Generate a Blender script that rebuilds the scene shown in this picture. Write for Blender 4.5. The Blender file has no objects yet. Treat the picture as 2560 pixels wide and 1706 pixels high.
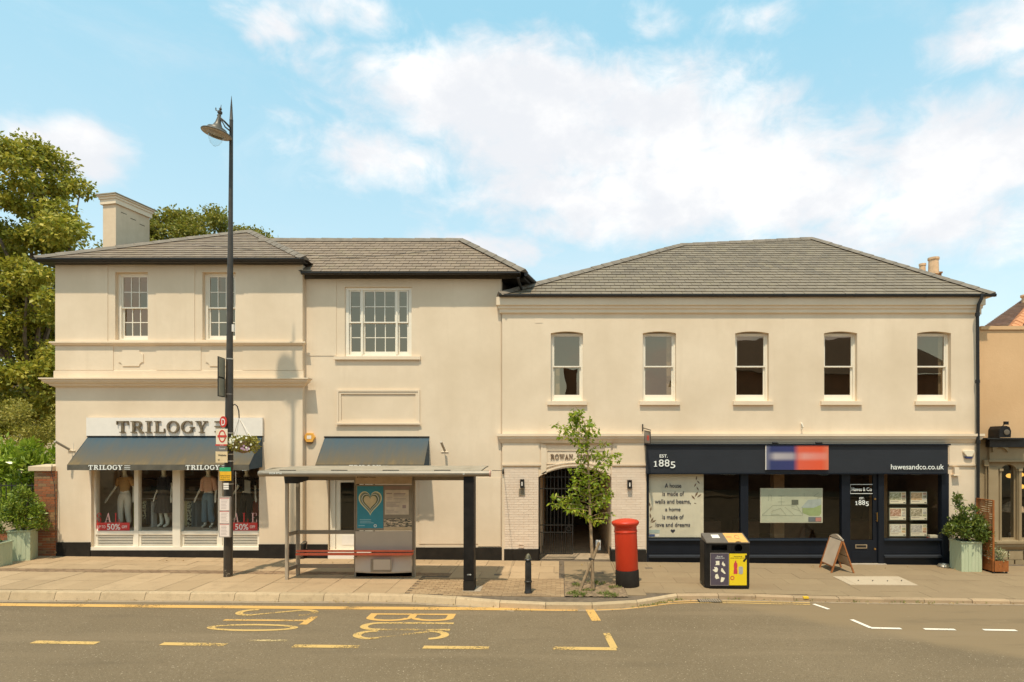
import bpy, math, random
import numpy as np
from mathutils import Vector, Matrix
R = random.Random(7)
rad = math.radians
SC = bpy.context.scene
COL = SC.collection
# ---- lens: focal length in photograph pixels, principal point, eye height
F, CX, CY, H = 1490.0, 1400.0, 1105.0, 3.2
def PX(px, Y): return (px - CX) * Y / F
def PZ(py, Y): return H - (py - CY) * Y / F
def gz(x): return .01 - .0108 * x                   # pavement height (street falls gently to the right)
def rz(x): return -.105 - .0063 * x                 # carriageway height
def GP(px, py, road=False, lift=0):
    """point of the pavement (or the carriageway) under a pixel"""
    kx, kz = (px - CX) / F, (CY - py) / F
    a, b = (-.105, -.0063) if road else (.01, -.0108)
    Y = (a + lift - H) / (kz - b * kx)
    return kx * Y, Y

# ---- camera
cam = bpy.data.objects.new('camera', bpy.data.cameras.new('camera'))
COL.objects.link(cam)
cam.location = (0, 0, H); cam.rotation_euler = (rad(90), 0, 0)
cam.data.sensor_width = 36; cam.data.lens = F / 2560 * 36
cam.data.shift_x = (1280 - CX) / 2560; cam.data.shift_y = (CY - 853) / 2560
cam.data.clip_start = .1; cam.data.clip_end = 3000
SC.camera = cam
# ---- sun
SUN = Vector((.23, 1, -2.25)).normalized()
EL = math.asin(-SUN.z)
sl = bpy.data.lights.new('sun', 'SUN'); sl.energy = 2.35; sl.angle = rad(1.1); sl.color = (1, .90, .72)
so = bpy.data.objects.new('sun', sl); COL.objects.link(so)
so.rotation_euler = SUN.to_track_quat('-Z', 'Y').to_euler(); so.location = (-5, -20, 45)
# ---- exposure
vs = SC.view_settings
vs.view_transform = 'Standard'; vs.look = 'None'; vs.exposure = .76; vs.gamma = 1; vs.use_curve_mapping = False
# ---- world: physical sky with cumulus
W = bpy.data.worlds.new('World'); SC.world = W; W.use_nodes = True
nt = W.node_tree; N = nt.nodes; L = nt.links
for n in list(N): N.remove(n)
out = N.new('ShaderNodeOutputWorld'); bg = N.new('ShaderNodeBackground'); bg.inputs['Strength'].default_value = .12
L.new(bg.outputs[0], out.inputs[0])
sky = N.new('ShaderNodeTexSky'); sky.sky_type = 'NISHITA'; sky.sun_disc = False
sky.sun_elevation = EL; sky.sun_rotation = math.atan2(-SUN.x, -SUN.y)
sky.air_density = 1.0; sky.dust_density = .6; sky.ozone_density = 1.0
tc = N.new('ShaderNodeTexCoord')
def vm(op, a, b=None):
    n = N.new('ShaderNodeVectorMath'); n.operation = op
    for i, v in enumerate((a, b)):
        if v is None: continue
        if isinstance(v, tuple): n.inputs[i].default_value = v
        else: L.new(v, n.inputs[i])
    return n.outputs['Value'] if op in ('LENGTH', 'DOT_PRODUCT') else n.outputs['Vector']
def mth(op, a, b=None, c=None, clamp=False):
    n = N.new('ShaderNodeMath'); n.operation = op; n.use_clamp = clamp
    for i, v in enumerate((a, b, c)):
        if v is None: continue
        if isinstance(v, (int, float)): n.inputs[i].default_value = v
        else: L.new(v, n.inputs[i])
    return n.outputs[0]
def nz(scale, detail, rough, vec, dist=0):
    n = N.new('ShaderNodeTexNoise'); n.inputs['Scale'].default_value = scale; n.inputs['Detail'].default_value = detail
    n.inputs['Roughness'].default_value = rough; n.inputs['Distortion'].default_value = dist; L.new(vec, n.inputs['Vector'])
    return n
def ramp(v, a, b, c0=(0, 0, 0, 1), c1=(1, 1, 1, 1), interp='EASE'):
    n = N.new('ShaderNodeValToRGB'); n.color_ramp.interpolation = interp
    n.color_ramp.elements[0].position = a; n.color_ramp.elements[1].position = b
    n.color_ramp.elements[0].color = c0; n.color_ramp.elements[1].color = c1
    L.new(v, n.inputs[0]); return n.outputs[0]
D = tc.outputs['Generated']
stretch = vm('MULTIPLY', D, (1, 1, 1.5))
warp = nz(6, 4, .6, stretch)
wv = vm('MULTIPLY', vm('SUBTRACT', warp.outputs['Color'], (.5, .5, .5)), (.09, .09, .07))
P = vm('ADD', D, wv)
# cloud masses, each at its own heading and height: pixel centre, half width, half height, strength
CL = [(1290, 250, 480, 135, 1.0), (1500, 330, 520, 150, .9), (1060, 180, 300, 60, .8), (1800, 470, 560, 130, 1.0), (2420, 400, 330, 150, 1.0),
      (2250, 560, 420, 120, .8), (950, 400, 210, 95, .8), (1450, 480, 380, 80, .75), (160, 395, 130, 85, 1.0), (690, 70, 120, 60, .75), (900, 55, 170, 65, .7),
      (1190, 625, 150, 50, .95), (2500, 60, 150, 90, .8), (1640, 60, 90, 60, .55), (1880, 45, 120, 45, .5), (2560, 180, 100, 80, .6),
      (740, 290, 80, 40, .45), (1340, 90, 90, 50, .6), (2010, 225, 70, 70, .4), (2620, 600, 200, 60, .5)]
acc = None
for px, py, hw, hh, st in CL:
    d = Vector(((px - CX) / F, 1, (CY - py) / F)); ln = d.length; d.normalize()
    up = Vector((0, 0, 1)); rt = d.cross(up).normalized(); u2 = rt.cross(d).normalized()
    dd = vm('SUBTRACT', P, tuple(d))
    a = mth('DIVIDE', vm('DOT_PRODUCT', dd, tuple(rt)), hw / F / ln * 1.25)
    b = mth('DIVIDE', vm('DOT_PRODUCT', dd, tuple(u2)), hh / F / ln * 1.25)
    fwd = vm('DOT_PRODUCT', D, tuple(d))
    r2 = mth('SQRT', mth('ADD', mth('MULTIPLY', a, a), mth('MULTIPLY', b, b)))
    m = mth('MULTIPLY', mth('SUBTRACT', 1.25, r2, clamp=True), st)
    m = mth('MULTIPLY', m, mth('GREATER_THAN', fwd, .3))
    acc = m if acc is None else mth('MAXIMUM', acc, m)
# the rest of the sky carries broken cumulus of the same kind
sxyz = N.new('ShaderNodeSeparateXYZ'); L.new(D, sxyz.inputs[0])
behind = ramp(mth('MULTIPLY', mth('ADD', sxyz.outputs['Y'], .35), -3), .0, 1.0)
other = ramp(nz(2.2, 3, .5, stretch).outputs[0], .42, .6)
acc = mth('MAXIMUM', acc, mth('MULTIPLY', mth('MULTIPLY', other, behind), .8))
fine = nz(13, 9, .62, stretch, .4)
med = nz(5, 4, .5, stretch)
dens = mth('ADD', acc, mth('MULTIPLY', mth('SUBTRACT', fine.outputs[0], .5), 1.15))
dens = mth('ADD', dens, mth('MULTIPLY', mth('SUBTRACT', med.outputs[0], .5), .45))
mask = ramp(dens, .2, .85)
wisp = mth('MULTIPLY', ramp(nz(3.5, 8, .65, stretch, .8).outputs[0], .5, .85), .32)
mask2 = mth('MAXIMUM', mask, wisp)
shade = ramp(nz(6, 6, .6, vm('ADD', stretch, (3, 1, .06))).outputs[0], .38, .66)
ccol = N.new('ShaderNodeMix'); ccol.data_type = 'RGBA'
L.new(shade, ccol.inputs[0]); ccol.inputs[6].default_value = (4.3, 4.42, 4.62, 1); ccol.inputs[7].default_value = (5.4, 5.35, 5.3, 1)
tint = N.new('ShaderNodeMix'); tint.data_type = 'RGBA'; tint.blend_type = 'MULTIPLY'; tint.inputs[0].default_value = 1
L.new(sky.outputs[0], tint.inputs[6]); tint.inputs[7].default_value = (1.3, 1.35, 1.05, 1)
veil = N.new('ShaderNodeMix'); veil.data_type = 'RGBA'; veil.inputs[0].default_value = .72
L.new(tint.outputs[2], veil.inputs[6])
sz_ = N.new('ShaderNodeSeparateXYZ'); L.new(tc.outputs['Generated'], sz_.inputs[0]); ab_ = mth('ABSOLUTE', sz_.outputs['Z'])
L.new(ramp(ab_, .02, .55, (4.1, 4.65, 4.85, 1), (2.05, 3.95, 4.85, 1), 'LINEAR'), veil.inputs[7])
TINT = veil
mix = N.new('ShaderNodeMix'); mix.data_type = 'RGBA'
L.new(mask2, mix.inputs[0]); L.new(veil.outputs[2], mix.inputs[6]); L.new(ccol.outputs[2], mix.inputs[7])
L.new(mix.outputs[2], bg.inputs['Color'])

# ---------------------------------------------------------------- helpers
OFF = {}
def put(o, label=None, cat=None, group=None, kind=None):
    if label: o['label'] = label
    if cat: o['category'] = cat
    if group: o['group'] = group
    if kind: o['kind'] = kind
    return o
def thing(name, loc, label, cat, group=None):
    o = bpy.data.objects.new(name, None); COL.objects.link(o); o.location = loc; o.empty_display_size = .2
    OFF[o] = Vector(loc); return put(o, label, cat, group)
class MB:
    def __init__(s): s.v = []; s.f = []
    def add(s, vs, fs):
        k = len(s.v); s.v += [tuple(v) for v in vs]; s.f += [tuple(i + k for i in f) for f in fs]; return s
    def box(s, x0, x1, y0, y1, z0, z1):
        if x0 > x1: x0, x1 = x1, x0
        if y0 > y1: y0, y1 = y1, y0
        if z0 > z1: z0, z1 = z1, z0
        return s.add([(x0, y0, z0), (x1, y0, z0), (x1, y1, z0), (x0, y1, z0), (x0, y0, z1), (x1, y0, z1), (x1, y1, z1), (x0, y1, z1)],
                     [(0, 3, 2, 1), (4, 5, 6, 7), (0, 1, 5, 4), (1, 2, 6, 5), (2, 3, 7, 6), (3, 0, 4, 7)])
    def quad(s, a, b, c, d): return s.add([a, b, c, d], [(0, 1, 2, 3)])
    def poly(s, pts): return s.add(pts, [tuple(range(len(pts)))])
    def prism(s, pts, y0, y1):            # XZ outline, anticlockwise seen from -Y
        n = len(pts); a = [(x, y0, z) for x, z in pts]; b = [(x, y1, z) for x, z in pts]
        return s.add(a + b, [tuple(range(n)), tuple(range(2 * n - 1, n - 1, -1))] + [(i, i + n, (i + 1) % n + n, (i + 1) % n) for i in range(n)])
    def slab(s, pts, z0, z1):             # XY outline anticlockwise from above; z may be callables
        n = len(pts); g0 = z0 if callable(z0) else (lambda x, y: z0); g1 = z1 if callable(z1) else (lambda x, y: z1)
        a = [(x, y, g0(x, y)) for x, y in pts]; b = [(x, y, g1(x, y)) for x, y in pts]
        return s.add(a + b, [tuple(range(n - 1, -1, -1)), tuple(range(n, 2 * n))] + [(i, (i + 1) % n, (i + 1) % n + n, i + n) for i in range(n)])
    def extx(s, prof, x0, x1):            # YZ outline extruded along X
        n = len(prof); a = [(x0, y, z) for y, z in prof]; b = [(x1, y, z) for y, z in prof]
        return s.add(a + b, [tuple(range(n)), tuple(range(2 * n - 1, n - 1, -1))] + [(i, i + n, (i + 1) % n + n, (i + 1) % n) for i in range(n)])
    def tube(s, path, r, n=8, cap=True):
        path = [Vector(p) for p in path]; rr = r if isinstance(r, (list, tuple)) else [r] * len(path); rings = []
        for i, p in enumerate(path):
            t = (path[min(i + 1, len(path) - 1)] - path[max(i - 1, 0)]).normalized()
            a = Vector((0, 0, 1)) if abs(t.z) < .9 else Vector((1, 0, 0))
            u = t.cross(a).normalized(); w = u.cross(t)
            rings.append([p + (u * math.cos(2 * math.pi * k / n) + w * math.sin(2 * math.pi * k / n)) * rr[i] for k in range(n)])
        vs = [v for g in rings for v in g]; fs = []
        for i in range(len(path) - 1):
            for k in range(n):
                fs.append((i * n + k, i * n + (k + 1) % n, (i + 1) * n + (k + 1) % n, (i + 1) * n + k))
        if cap: fs += [tuple(range(n - 1, -1, -1)), tuple(range((len(path) - 1) * n, len(path) * n))]
        return s.add(vs, fs)
    def lathe(s, prof, c, n=24, axis=Vector((0, 0, 1))):   # prof: (r, z)
        cx, cy, cz = c; vs = []; q = Vector((0, 0, 1)).rotation_difference(axis.normalized())
        for r, z in prof:
            for k in range(n):
                p = q @ Vector((r * math.cos(2 * math.pi * k / n), r * math.sin(2 * math.pi * k / n), z)); vs.append((cx + p.x, cy + p.y, cz + p.z))
        fs = [(i * n + k, i * n + (k + 1) % n, (i + 1) * n + (k + 1) % n, (i + 1) * n + k) for i in range(len(prof) - 1) for k in range(n)]
        fs += [tuple(range(n - 1, -1, -1)), tuple(range((len(prof) - 1) * n, len(prof) * n))]
        return s.add(vs, fs)
    def xform(s, M, k=0):
        s.v = s.v[:k] + [tuple(M @ Vector(v)) for v in s.v[k:]]; return s
def mk(name, mb, mat, parent=None, smooth=False, kind=None, label=None, cat=None, group=None, bevel=0, origin=None):
    """one mesh object; coordinates are given in the world"""
    me = bpy.data.meshes.new(name)
    off = OFF[parent] if parent is not None else (Vector(origin) if origin else Vector((0, 0, 0)))
    me.from_pydata([(v[0] - off.x, v[1] - off.y, v[2] - off.z) for v in mb.v], [], mb.f)
    me.materials.append(mat)
    if smooth:
        me.polygons.foreach_set('use_smooth', [True] * len(me.polygons))
        try: me.set_sharp_from_angle(angle=rad(40))
        except Exception: pass
    me.update()
    o = bpy.data.objects.new(name, me); COL.objects.link(o)
    if parent is not None: o.parent = parent
    elif origin: o.location = off
    OFF[o] = off
    if bevel:
        m = o.modifiers.new('bevel', 'BEVEL'); m.width = bevel; m.segments = 2; m.limit_method = 'ANGLE'
    return put(o, label, cat, group, kind)
def box(name, b, mat, parent=None, **k): return mk(name, MB().box(*b), mat, parent, **k)
def dup(root, loc, label=None, rot=None):
    r = root.copy(); COL.objects.link(r); r.location = loc; OFF[r] = Vector(loc)
    if label: r['label'] = label
    if rot is not None: r.rotation_euler.z = rot
    for ch in list(root.children):
        c = ch.copy(); COL.objects.link(c); c.parent = r
        for g in ch.children:
            d = g.copy(); COL.objects.link(d); d.parent = c
    return r

# ---------------------------------------------------------------- materials
def lin(c):
    return tuple((v / 255 / 12.92) if v <= 10 else ((v / 255 + .055) / 1.055) ** 2.4 for v in c) + (1,)
def C3(r, g, b): return (min(.86, r * 1.18), min(.84, g * 1.08), min(.8, b * 1.03), 1)
class Mat:
    def __init__(s, name, rough=.7, metal=0, spec=.5):
        s.m = bpy.data.materials.new(name); s.m.use_nodes = True; s.N = s.m.node_tree.nodes; s.L = s.m.node_tree.links
        s.b = s.N['Principled BSDF']; s.b.inputs['Roughness'].default_value = rough; s.b.inputs['Metallic'].default_value = metal
        s.b.inputs['Specular IOR Level'].default_value = spec
        s.tc = s.N.new('ShaderNodeTexCoord').outputs['Object']
    def noise(s, scale, detail=4, rough=.55, vec=None, dist=0, stretch=None):
        v = vec or s.tc
        if stretch:
            mp = s.N.new('ShaderNodeMapping'); mp.inputs['Scale'].default_value = stretch; s.L.new(v, mp.inputs[0]); v = mp.outputs[0]
        n = s.N.new('ShaderNodeTexNoise'); n.inputs['Scale'].default_value = scale; n.inputs['Detail'].default_value = detail
        n.inputs['Roughness'].default_value = rough; n.inputs['Distortion'].default_value = dist; s.L.new(v, n.inputs['Vector']); return n.outputs[0]
    def ramp(s, v, *st, interp='LINEAR'):
        n = s.N.new('ShaderNodeValToRGB'); n.color_ramp.interpolation = interp; e = n.color_ramp.elements
        while len(e) < len(st): e.new(.5)
        for i, (p, c) in enumerate(st):
            e[i].position = p; e[i].color = c if len(c) == 4 else tuple(c) + (1,)
        s.L.new(v, n.inputs[0]); return n.outputs[0]
    def mix(s, f, a, b, mode='MIX'):
        n = s.N.new('ShaderNodeMix'); n.data_type = 'RGBA'; n.blend_type = mode
        for i, v in ((0, f), (6, a), (7, b)):
            if isinstance(v, (int, float)): n.inputs[i].default_value = v
            elif isinstance(v, tuple): n.inputs[i].default_value = v
            else: s.L.new(v, n.inputs[i])
        return n.outputs[2]
    def math(s, op, a, b=None, clamp=False):
        n = s.N.new('ShaderNodeMath'); n.operation = op; n.use_clamp = clamp
        for i, v in enumerate((a, b)):
            if v is None: continue
            if isinstance(v, (int, float)): n.inputs[i].default_value = v
            else: s.L.new(v, n.inputs[i])
        return n.outputs[0]
    def xyz(s):
        n = s.N.new('ShaderNodeSeparateXYZ'); s.L.new(s.tc, n.inputs[0]); return n.outputs
    def rnd(s): return s.N.new('ShaderNodeObjectInfo').outputs['Random']
    def island(s): return s.N.new('ShaderNodeNewGeometry').outputs['Random Per Island']
    def col(s, v):
        if isinstance(v, tuple): s.b.inputs['Base Color'].default_value = v
        else: s.L.new(v, s.b.inputs['Base Color'])
        return s
    def bump(s, v, strength=.3, dist=.02):
        n = s.N.new('ShaderNodeBump'); n.inputs['Strength'].default_value = strength; n.inputs['Distance'].default_value = dist
        s.L.new(v, n.inputs['Height']); s.L.new(n.outputs[0], s.b.inputs['Normal']); return s
def plain(name, c, rough=.6, metal=0, var=.12, scale=6, bump=0, bs=60, spec=.5):
    m = Mat(name, rough, metal, spec); n = m.noise(scale, 5)
    lo = tuple(x * (1 - var) for x in c[:3]) + (1,); hi = tuple(min(1, x * (1 + var)) for x in c[:3]) + (1,)
    m.col(m.ramp(n, (.3, lo), (.7, hi)))
    if bump: m.bump(m.noise(bs, 3), bump, .005)
    return m.m
def cement(name, c, stain=.16, bump=.25):
    m = Mat(name, .85, 0, .25)
    big = m.noise(.5, 4, .6); streak = m.noise(1.6, 6, .65, stretch=(2.2, 2.2, .22)); fine = m.noise(9, 5)
    lo = (c[0] * (1 - stain), c[1] * (1 - stain * 1.15), c[2] * (1 - stain * 1.4), 1)
    a = m.mix(m.ramp(big, (.35, (0, 0, 0)), (.7, (1, 1, 1))), c, lo)
    a = m.mix(m.ramp(streak, (.52, (0, 0, 0)), (.8, (.55, .55, .55))), a, lo)
    a = m.mix(m.ramp(fine, (.3, (0, 0, 0)), (.8, (.22, .22, .22))), a, lo)
    m.col(a).bump(m.mix(.3, m.noise(14, 5), m.noise(120, 2)), bump, .006)
    return m.m
WALL = cement('cream_render', C3(.715, .625, .475), .16)
WALL2 = cement('cream_render_trim', C3(.72, .63, .48), .12)
BRICKP = None
def painted_brick():
    m = Mat('painted_brick', .75, 0, .3); r = m.rnd()
    m.col(m.mix(r, C3(.66, .56, .44), C3(.72, .62, .49))).bump(m.noise(40, 4), .5, .006); return m.m
BRICKP = painted_brick()
def red_brick():
    m = Mat('red_brick', .9, 0, .2); r = m.rnd()
    c = m.ramp(r, (0, C3(.30, .09, .035)), (.35, C3(.36, .13, .05)), (.6, C3(.22, .10, .05)), (.8, C3(.40, .26, .12)), (1, C3(.15, .09, .05)))
    m.col(m.mix(m.ramp(m.noise(30, 5), (.3, (0, 0, 0)), (.8, (.6, .6, .6))), c, C3(.16, .10, .06))).bump(m.noise(60, 4), .6, .006); return m.m
BRICKR = red_brick()
def slate(name, a, b, c2):
    m = Mat(name, .62, 0, .4); r = m.N.new('ShaderNodeMix'); r.data_type = 'FLOAT'; r.inputs[0].default_value = .5
    m.L.new(m.rnd(), r.inputs[2]); m.L.new(m.island(), r.inputs[3])
    c = m.ramp(r.outputs[0], (.1, a), (.45, b), (.7, a), (.9, c2))
    li = m.noise(2.2, 6, .7)
    c = m.mix(m.ramp(li, (.54, (0, 0, 0)), (.75, (.6, .6, .6))), c, C3(.24, .205, .11))
    m.col(c).bump(m.noise(25, 4), .35, .006); return m.m
SLATE = slate('grey_slate', C3(.175, .142, .096), C3(.21, .172, .117), C3(.145, .118, .083))
SLATE2 = slate('brown_slate', C3(.185, .140, .095), C3(.24, .182, .122), C3(.14, .108, .078))
HIP = plain('hip_tile_clay', C3(.165, .14, .105), .75, var=.25, scale=5, bump=.4)
BLACKP = plain('black_paint', C3(.018, .016, .013), .45, var=.5, scale=8, bump=.15)
PLINTH = plain('black_plinth', C3(.018, .015, .011), .75, spec=.25, var=.3, scale=4, bump=.3, bs=30)
GUT = plain('black_gutter', C3(.009, .008, .007), .45, var=.2)
WHITE = plain('white_joinery', C3(.76, .71, .60), .4, var=.04, scale=3)
WHITE2 = plain('white_board', C3(.73, .71, .64), .45, var=.03)
NAVY = plain('navy_paint', C3(.007, .010, .016), .42, var=.12, scale=3, spec=.3)
NAVY2 = plain('navy_fascia', C3(.015, .018, .024), .6, var=.1, scale=2)
LETW = plain('white_letter', C3(.85, .82, .74), .5, var=.02)
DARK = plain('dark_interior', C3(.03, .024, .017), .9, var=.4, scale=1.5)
def glass(name, ior=1.75, tint=(.80, .82, .80, 1), wav=.0, gcol=(.93, .9, .8, 1)):
    """thin sheet: clear transmission plus mirror reflection by Schlick's rule, the same from both sides"""
    m = bpy.data.materials.new(name); m.use_nodes = True; n = m.node_tree.nodes; l = m.node_tree.links
    for x in list(n): n.remove(x)
    o = n.new('ShaderNodeOutputMaterial'); mx = n.new('ShaderNodeMixShader'); t = n.new('ShaderNodeBsdfTransparent'); g = n.new('ShaderNodeBsdfGlossy')
    lw = n.new('ShaderNodeLayerWeight'); lw.inputs[0].default_value = .5; t.inputs[0].default_value = tint
    f0 = ((ior - 1) / (ior + 1)) ** 2
    pw = n.new('ShaderNodeMath'); pw.operation = 'POWER'; pw.inputs[1].default_value = 5; l.new(lw.outputs['Facing'], pw.inputs[0])
    ma = n.new('ShaderNodeMath'); ma.operation = 'MULTIPLY_ADD'; ma.inputs[1].default_value = 1 - f0; ma.inputs[2].default_value = f0; l.new(pw.outputs[0], ma.inputs[0])
    g.inputs['Roughness'].default_value = 0.0; g.inputs[0].default_value = gcol
    l.new(ma.outputs[0], mx.inputs[0]); l.new(t.outputs[0], mx.inputs[1]); l.new(g.outputs[0], mx.inputs[2]); l.new(mx.outputs[0], o.inputs[0])
    if wav:
        tcn = n.new('ShaderNodeTexCoord'); no = n.new('ShaderNodeTexNoise'); no.inputs['Scale'].default_value = 1.6; no.inputs['Detail'].default_value = 1
        bp = n.new('ShaderNodeBump'); bp.inputs['Strength'].default_value = wav; bp.inputs['Distance'].default_value = .02
        l.new(tcn.outputs['Object'], no.inputs[0]); l.new(no.outputs[0], bp.inputs['Height']); l.new(bp.outputs[0], g.inputs['Normal'])
    return m
GLASSU = glass('old_sash_glass', 2.75, (.72, .68, .60, 1), .13, (.95, .74, .52, 1))
GLASSS = glass('shop_glass', 1.6, (.97, .96, .94, 1), .06)
def emis_free_print(name, fn, rough=.5):
    m = Mat(name, rough); fn(m); return m.m

# ---------------------------------------------------------------- lettering
def text(name, s, x0, x1, z0, z1, Y, depth, mat, parent=None, M=None, bold=0, **k):
    cu = bpy.data.curves.new('t', 'FONT'); cu.body = s; cu.extrude = .5; cu.resolution_u = 3; cu.offset = bold * .45; cu.align_x = 'LEFT'
    o = bpy.data.objects.new('t', cu); COL.objects.link(o)
    dg = bpy.context.evaluated_depsgraph_get(); me = bpy.data.meshes.new_from_object(o.evaluated_get(dg))
    n = len(me.vertices); a = np.empty(n * 3); me.vertices.foreach_get('co', a); a = a.reshape(-1, 3)
    fs = [tuple(p.vertices) for p in me.polygons]
    bpy.data.objects.remove(o); bpy.data.curves.remove(cu); bpy.data.meshes.remove(me)
    lo = a.min(0); hi = a.max(0)
    X = x0 + (a[:, 0] - lo[0]) / (hi[0] - lo[0]) * (x1 - x0); Z = z0 + (a[:, 1] - lo[1]) / max(hi[1] - lo[1], 1e-6) * (z1 - z0)
    Yy = Y - (a[:, 2] + .5) * depth
    mb = MB(); mb.v = list(zip(X, Yy, Z)); mb.f = fs
    if M is not None: mb.xform(M)
    return mk(name, mb, mat, parent, **k)
def arcpts(cx, cz, rx, rz, a0, a1, n):
    return [(cx + rx * math.cos(rad(a0 + (a1 - a0) * i / n)), cz + rz * math.sin(rad(a0 + (a1 - a0) * i / n))) for i in range(n + 1)]
def ringp(cx, cz, rx, rz, tx, tz, a0, a1, n=14):     # ring sector: list of quads
    o = arcpts(cx, cz, rx, rz, a0, a1, n); i = arcpts(cx, cz, rx - tx, rz - tz, a0, a1, n)
    return [[i[k], i[k + 1], o[k + 1], o[k]] for k in range(n)]
def B(x0, x1, z0, z1): return [(x0, z0), (x1, z0), (x1, z1), (x0, z1)]
def glyph(c, t=.2, s=.085):
    """slab-serif capital on a unit height; t stem width, s slab thickness -> polygons, advance"""
    if c == 'T': return [B(.02, .98, 1 - s, 1), B(.02, .1, .68, 1 - s), B(.9, .98, .68, 1 - s), B(.5 - t / 2, .5 + t / 2, s, 1 - s), B(.27, .73, 0, s)], 1.08
    if c == 'I': return [B(.05, .55, 1 - s, 1), B(.3 - t / 2, .3 + t / 2, s, 1 - s), B(.05, .55, 0, s)], .66
    if c == 'L': return [B(.03, .56, 1 - s, 1), B(.17, .17 + t, s, 1 - s), B(.03, .9, 0, s), B(.82, .9, s, .36)], .98
    if c == 'E': return [B(.03, .86, 1 - s, 1), B(.17, .17 + t, s, 1 - s), B(.03, .9, 0, s), B(.82, .9, s, .32), B(.78, .86, .72, 1 - s), B(.17 + t, .6, .5 - s / 2, .5 + s / 2)], .98
    if c == 'R': return [B(.03, .62, 1 - s, 1), B(.17, .17 + t, s, 1 - s), B(.03, .5, 0, s), B(.17 + t, .62, .48, .48 + s)] + ringp(.6, .74, .32, .26, t, s, -90, 90) + [[(.5, .48), (.74, .48), (.98, s), (.76, s)], B(.72, 1.08, 0, s)], 1.12
    if c == 'O': return ringp(.52, .5, .5, .52, t, s, 0, 360, 28), 1.1
    if c in 'CG':
        p = ringp(.52, .5, .5, .52, t, s, 45, 325, 24) + [B(.82, .9, .68, .98)]
        if c == 'G': p += [B(.72, 1.1, .42, .42 + s), B(.80, .80 + t * .8, .06, .42)]
        else: p += [B(.82, .88, .08, .22)]
        return p, 1.12
    if c == 'Y': return [[(.03 + .1, 1 - s), (.5 - t / 2, .42), (.5 + t / 2 - .02, .42), (.13 + t + .06, 1 - s)], [(.82, 1 - s), (.56, .42), (.5, .42), (.74, 1 - s)], B(0, .46, 1 - s, 1), B(.6, 1.0, 1 - s, 1), B(.5 - t / 2, .5 + t / 2, s, .42), B(.28, .72, 0, s)], 1.05
    if c == 'A': return [[(.10, s), (.18, s), (.54, 1), (.46, 1)], [(.64, s), (.64 + t * 1.1, s), (.56, 1), (.44, 1)], B(.0, .34, 0, s), B(.56, 1.0, 0, s), B(.26, .7, .3, .3 + s)], 1.02
    if c == 'N': return [B(.14, .14 + t * .5, s, 1 - s), B(.8, .8 + t * .5, s, 1), [(.14, 1), (.8, 0), (.9, 0), (.36, 1)], B(0, .36, 0, s), B(0, .34, 1 - s, 1), B(.64, 1.02, 1 - s, 1)], 1.1
    if c == 'U': return [B(.12, .12 + t, .3, 1 - s), B(.8, .88, .3, 1 - s), B(0, .44, 1 - s, 1), B(.62, 1.04, 1 - s, 1)] + ringp(.5, .34, .38, .36, t * .7, s, 180, 360, 14), 1.1
    if c == 'W': return [[(.1, 1 - s), (.34, 0), (.42, 0), (.1 + t, 1 - s)], [(.34, 0), (.42, 0), (.74, 1 - s), (.66, 1 - s)], [(.6, 1 - s), (.84, 0), (.92, 0), (.6 + t, 1 - s)], [(.84, 0), (.92, 0), (1.2, 1 - s), (1.12, 1 - s)], B(0, .4, 1 - s, 1), B(.5, .88, 1 - s, 1), B(1.0, 1.34, 1 - s, 1)], 1.4
    if c == 'S': return ringp(.45, .74, .36, .28, t * .8, s, 20, 270, 16) + ringp(.45, .27, .38, .29, t * .8, s, -160, 90, 16) + [B(.74, .8, .7, .98), B(.07, .13, .02, .32)], .95
    return [], .5
def slabtext(name, s, x0, x1, z0, z1, Y, depth, mat, parent=None, t=.2, sl=.085, each=False, M=None, gap=.05, **k):
    xs = 0; G = []
    for c in s:
        if c == '=': G.append(([B(0, .62, .86, .93), B(.0, .62, .46, .53), B(.0, .62, .06, .13)], xs)); xs += .8; continue
        p, w = glyph(c, t, sl); G.append((p, xs)); xs += w + gap
    xs -= gap
    fx = (x1 - x0) / xs; fz = (z1 - z0); mb = MB(); obs = []
    for p, ox in G:
        if not p: continue
        for i, pg in enumerate(p):
            pts = [(x0 + (ox + a) * fx, z0 + b * fz) for a, b in pg]
            if sum(pts[j][0] * pts[(j + 1) % len(pts)][1] - pts[(j + 1) % len(pts)][0] * pts[j][1] for j in range(len(pts))) < 0: pts = pts[::-1]
            mb.prism(pts, Y - depth - (i % 7) * .0004, Y)
        if each:
            if M is not None: mb.xform(M)
            obs.append(mk(name, mb, mat, parent, **k)); mb = MB()
    if each: return obs
    if M is not None: mb.xform(M)
    return mk(name, mb, mat, parent, **k)
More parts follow.
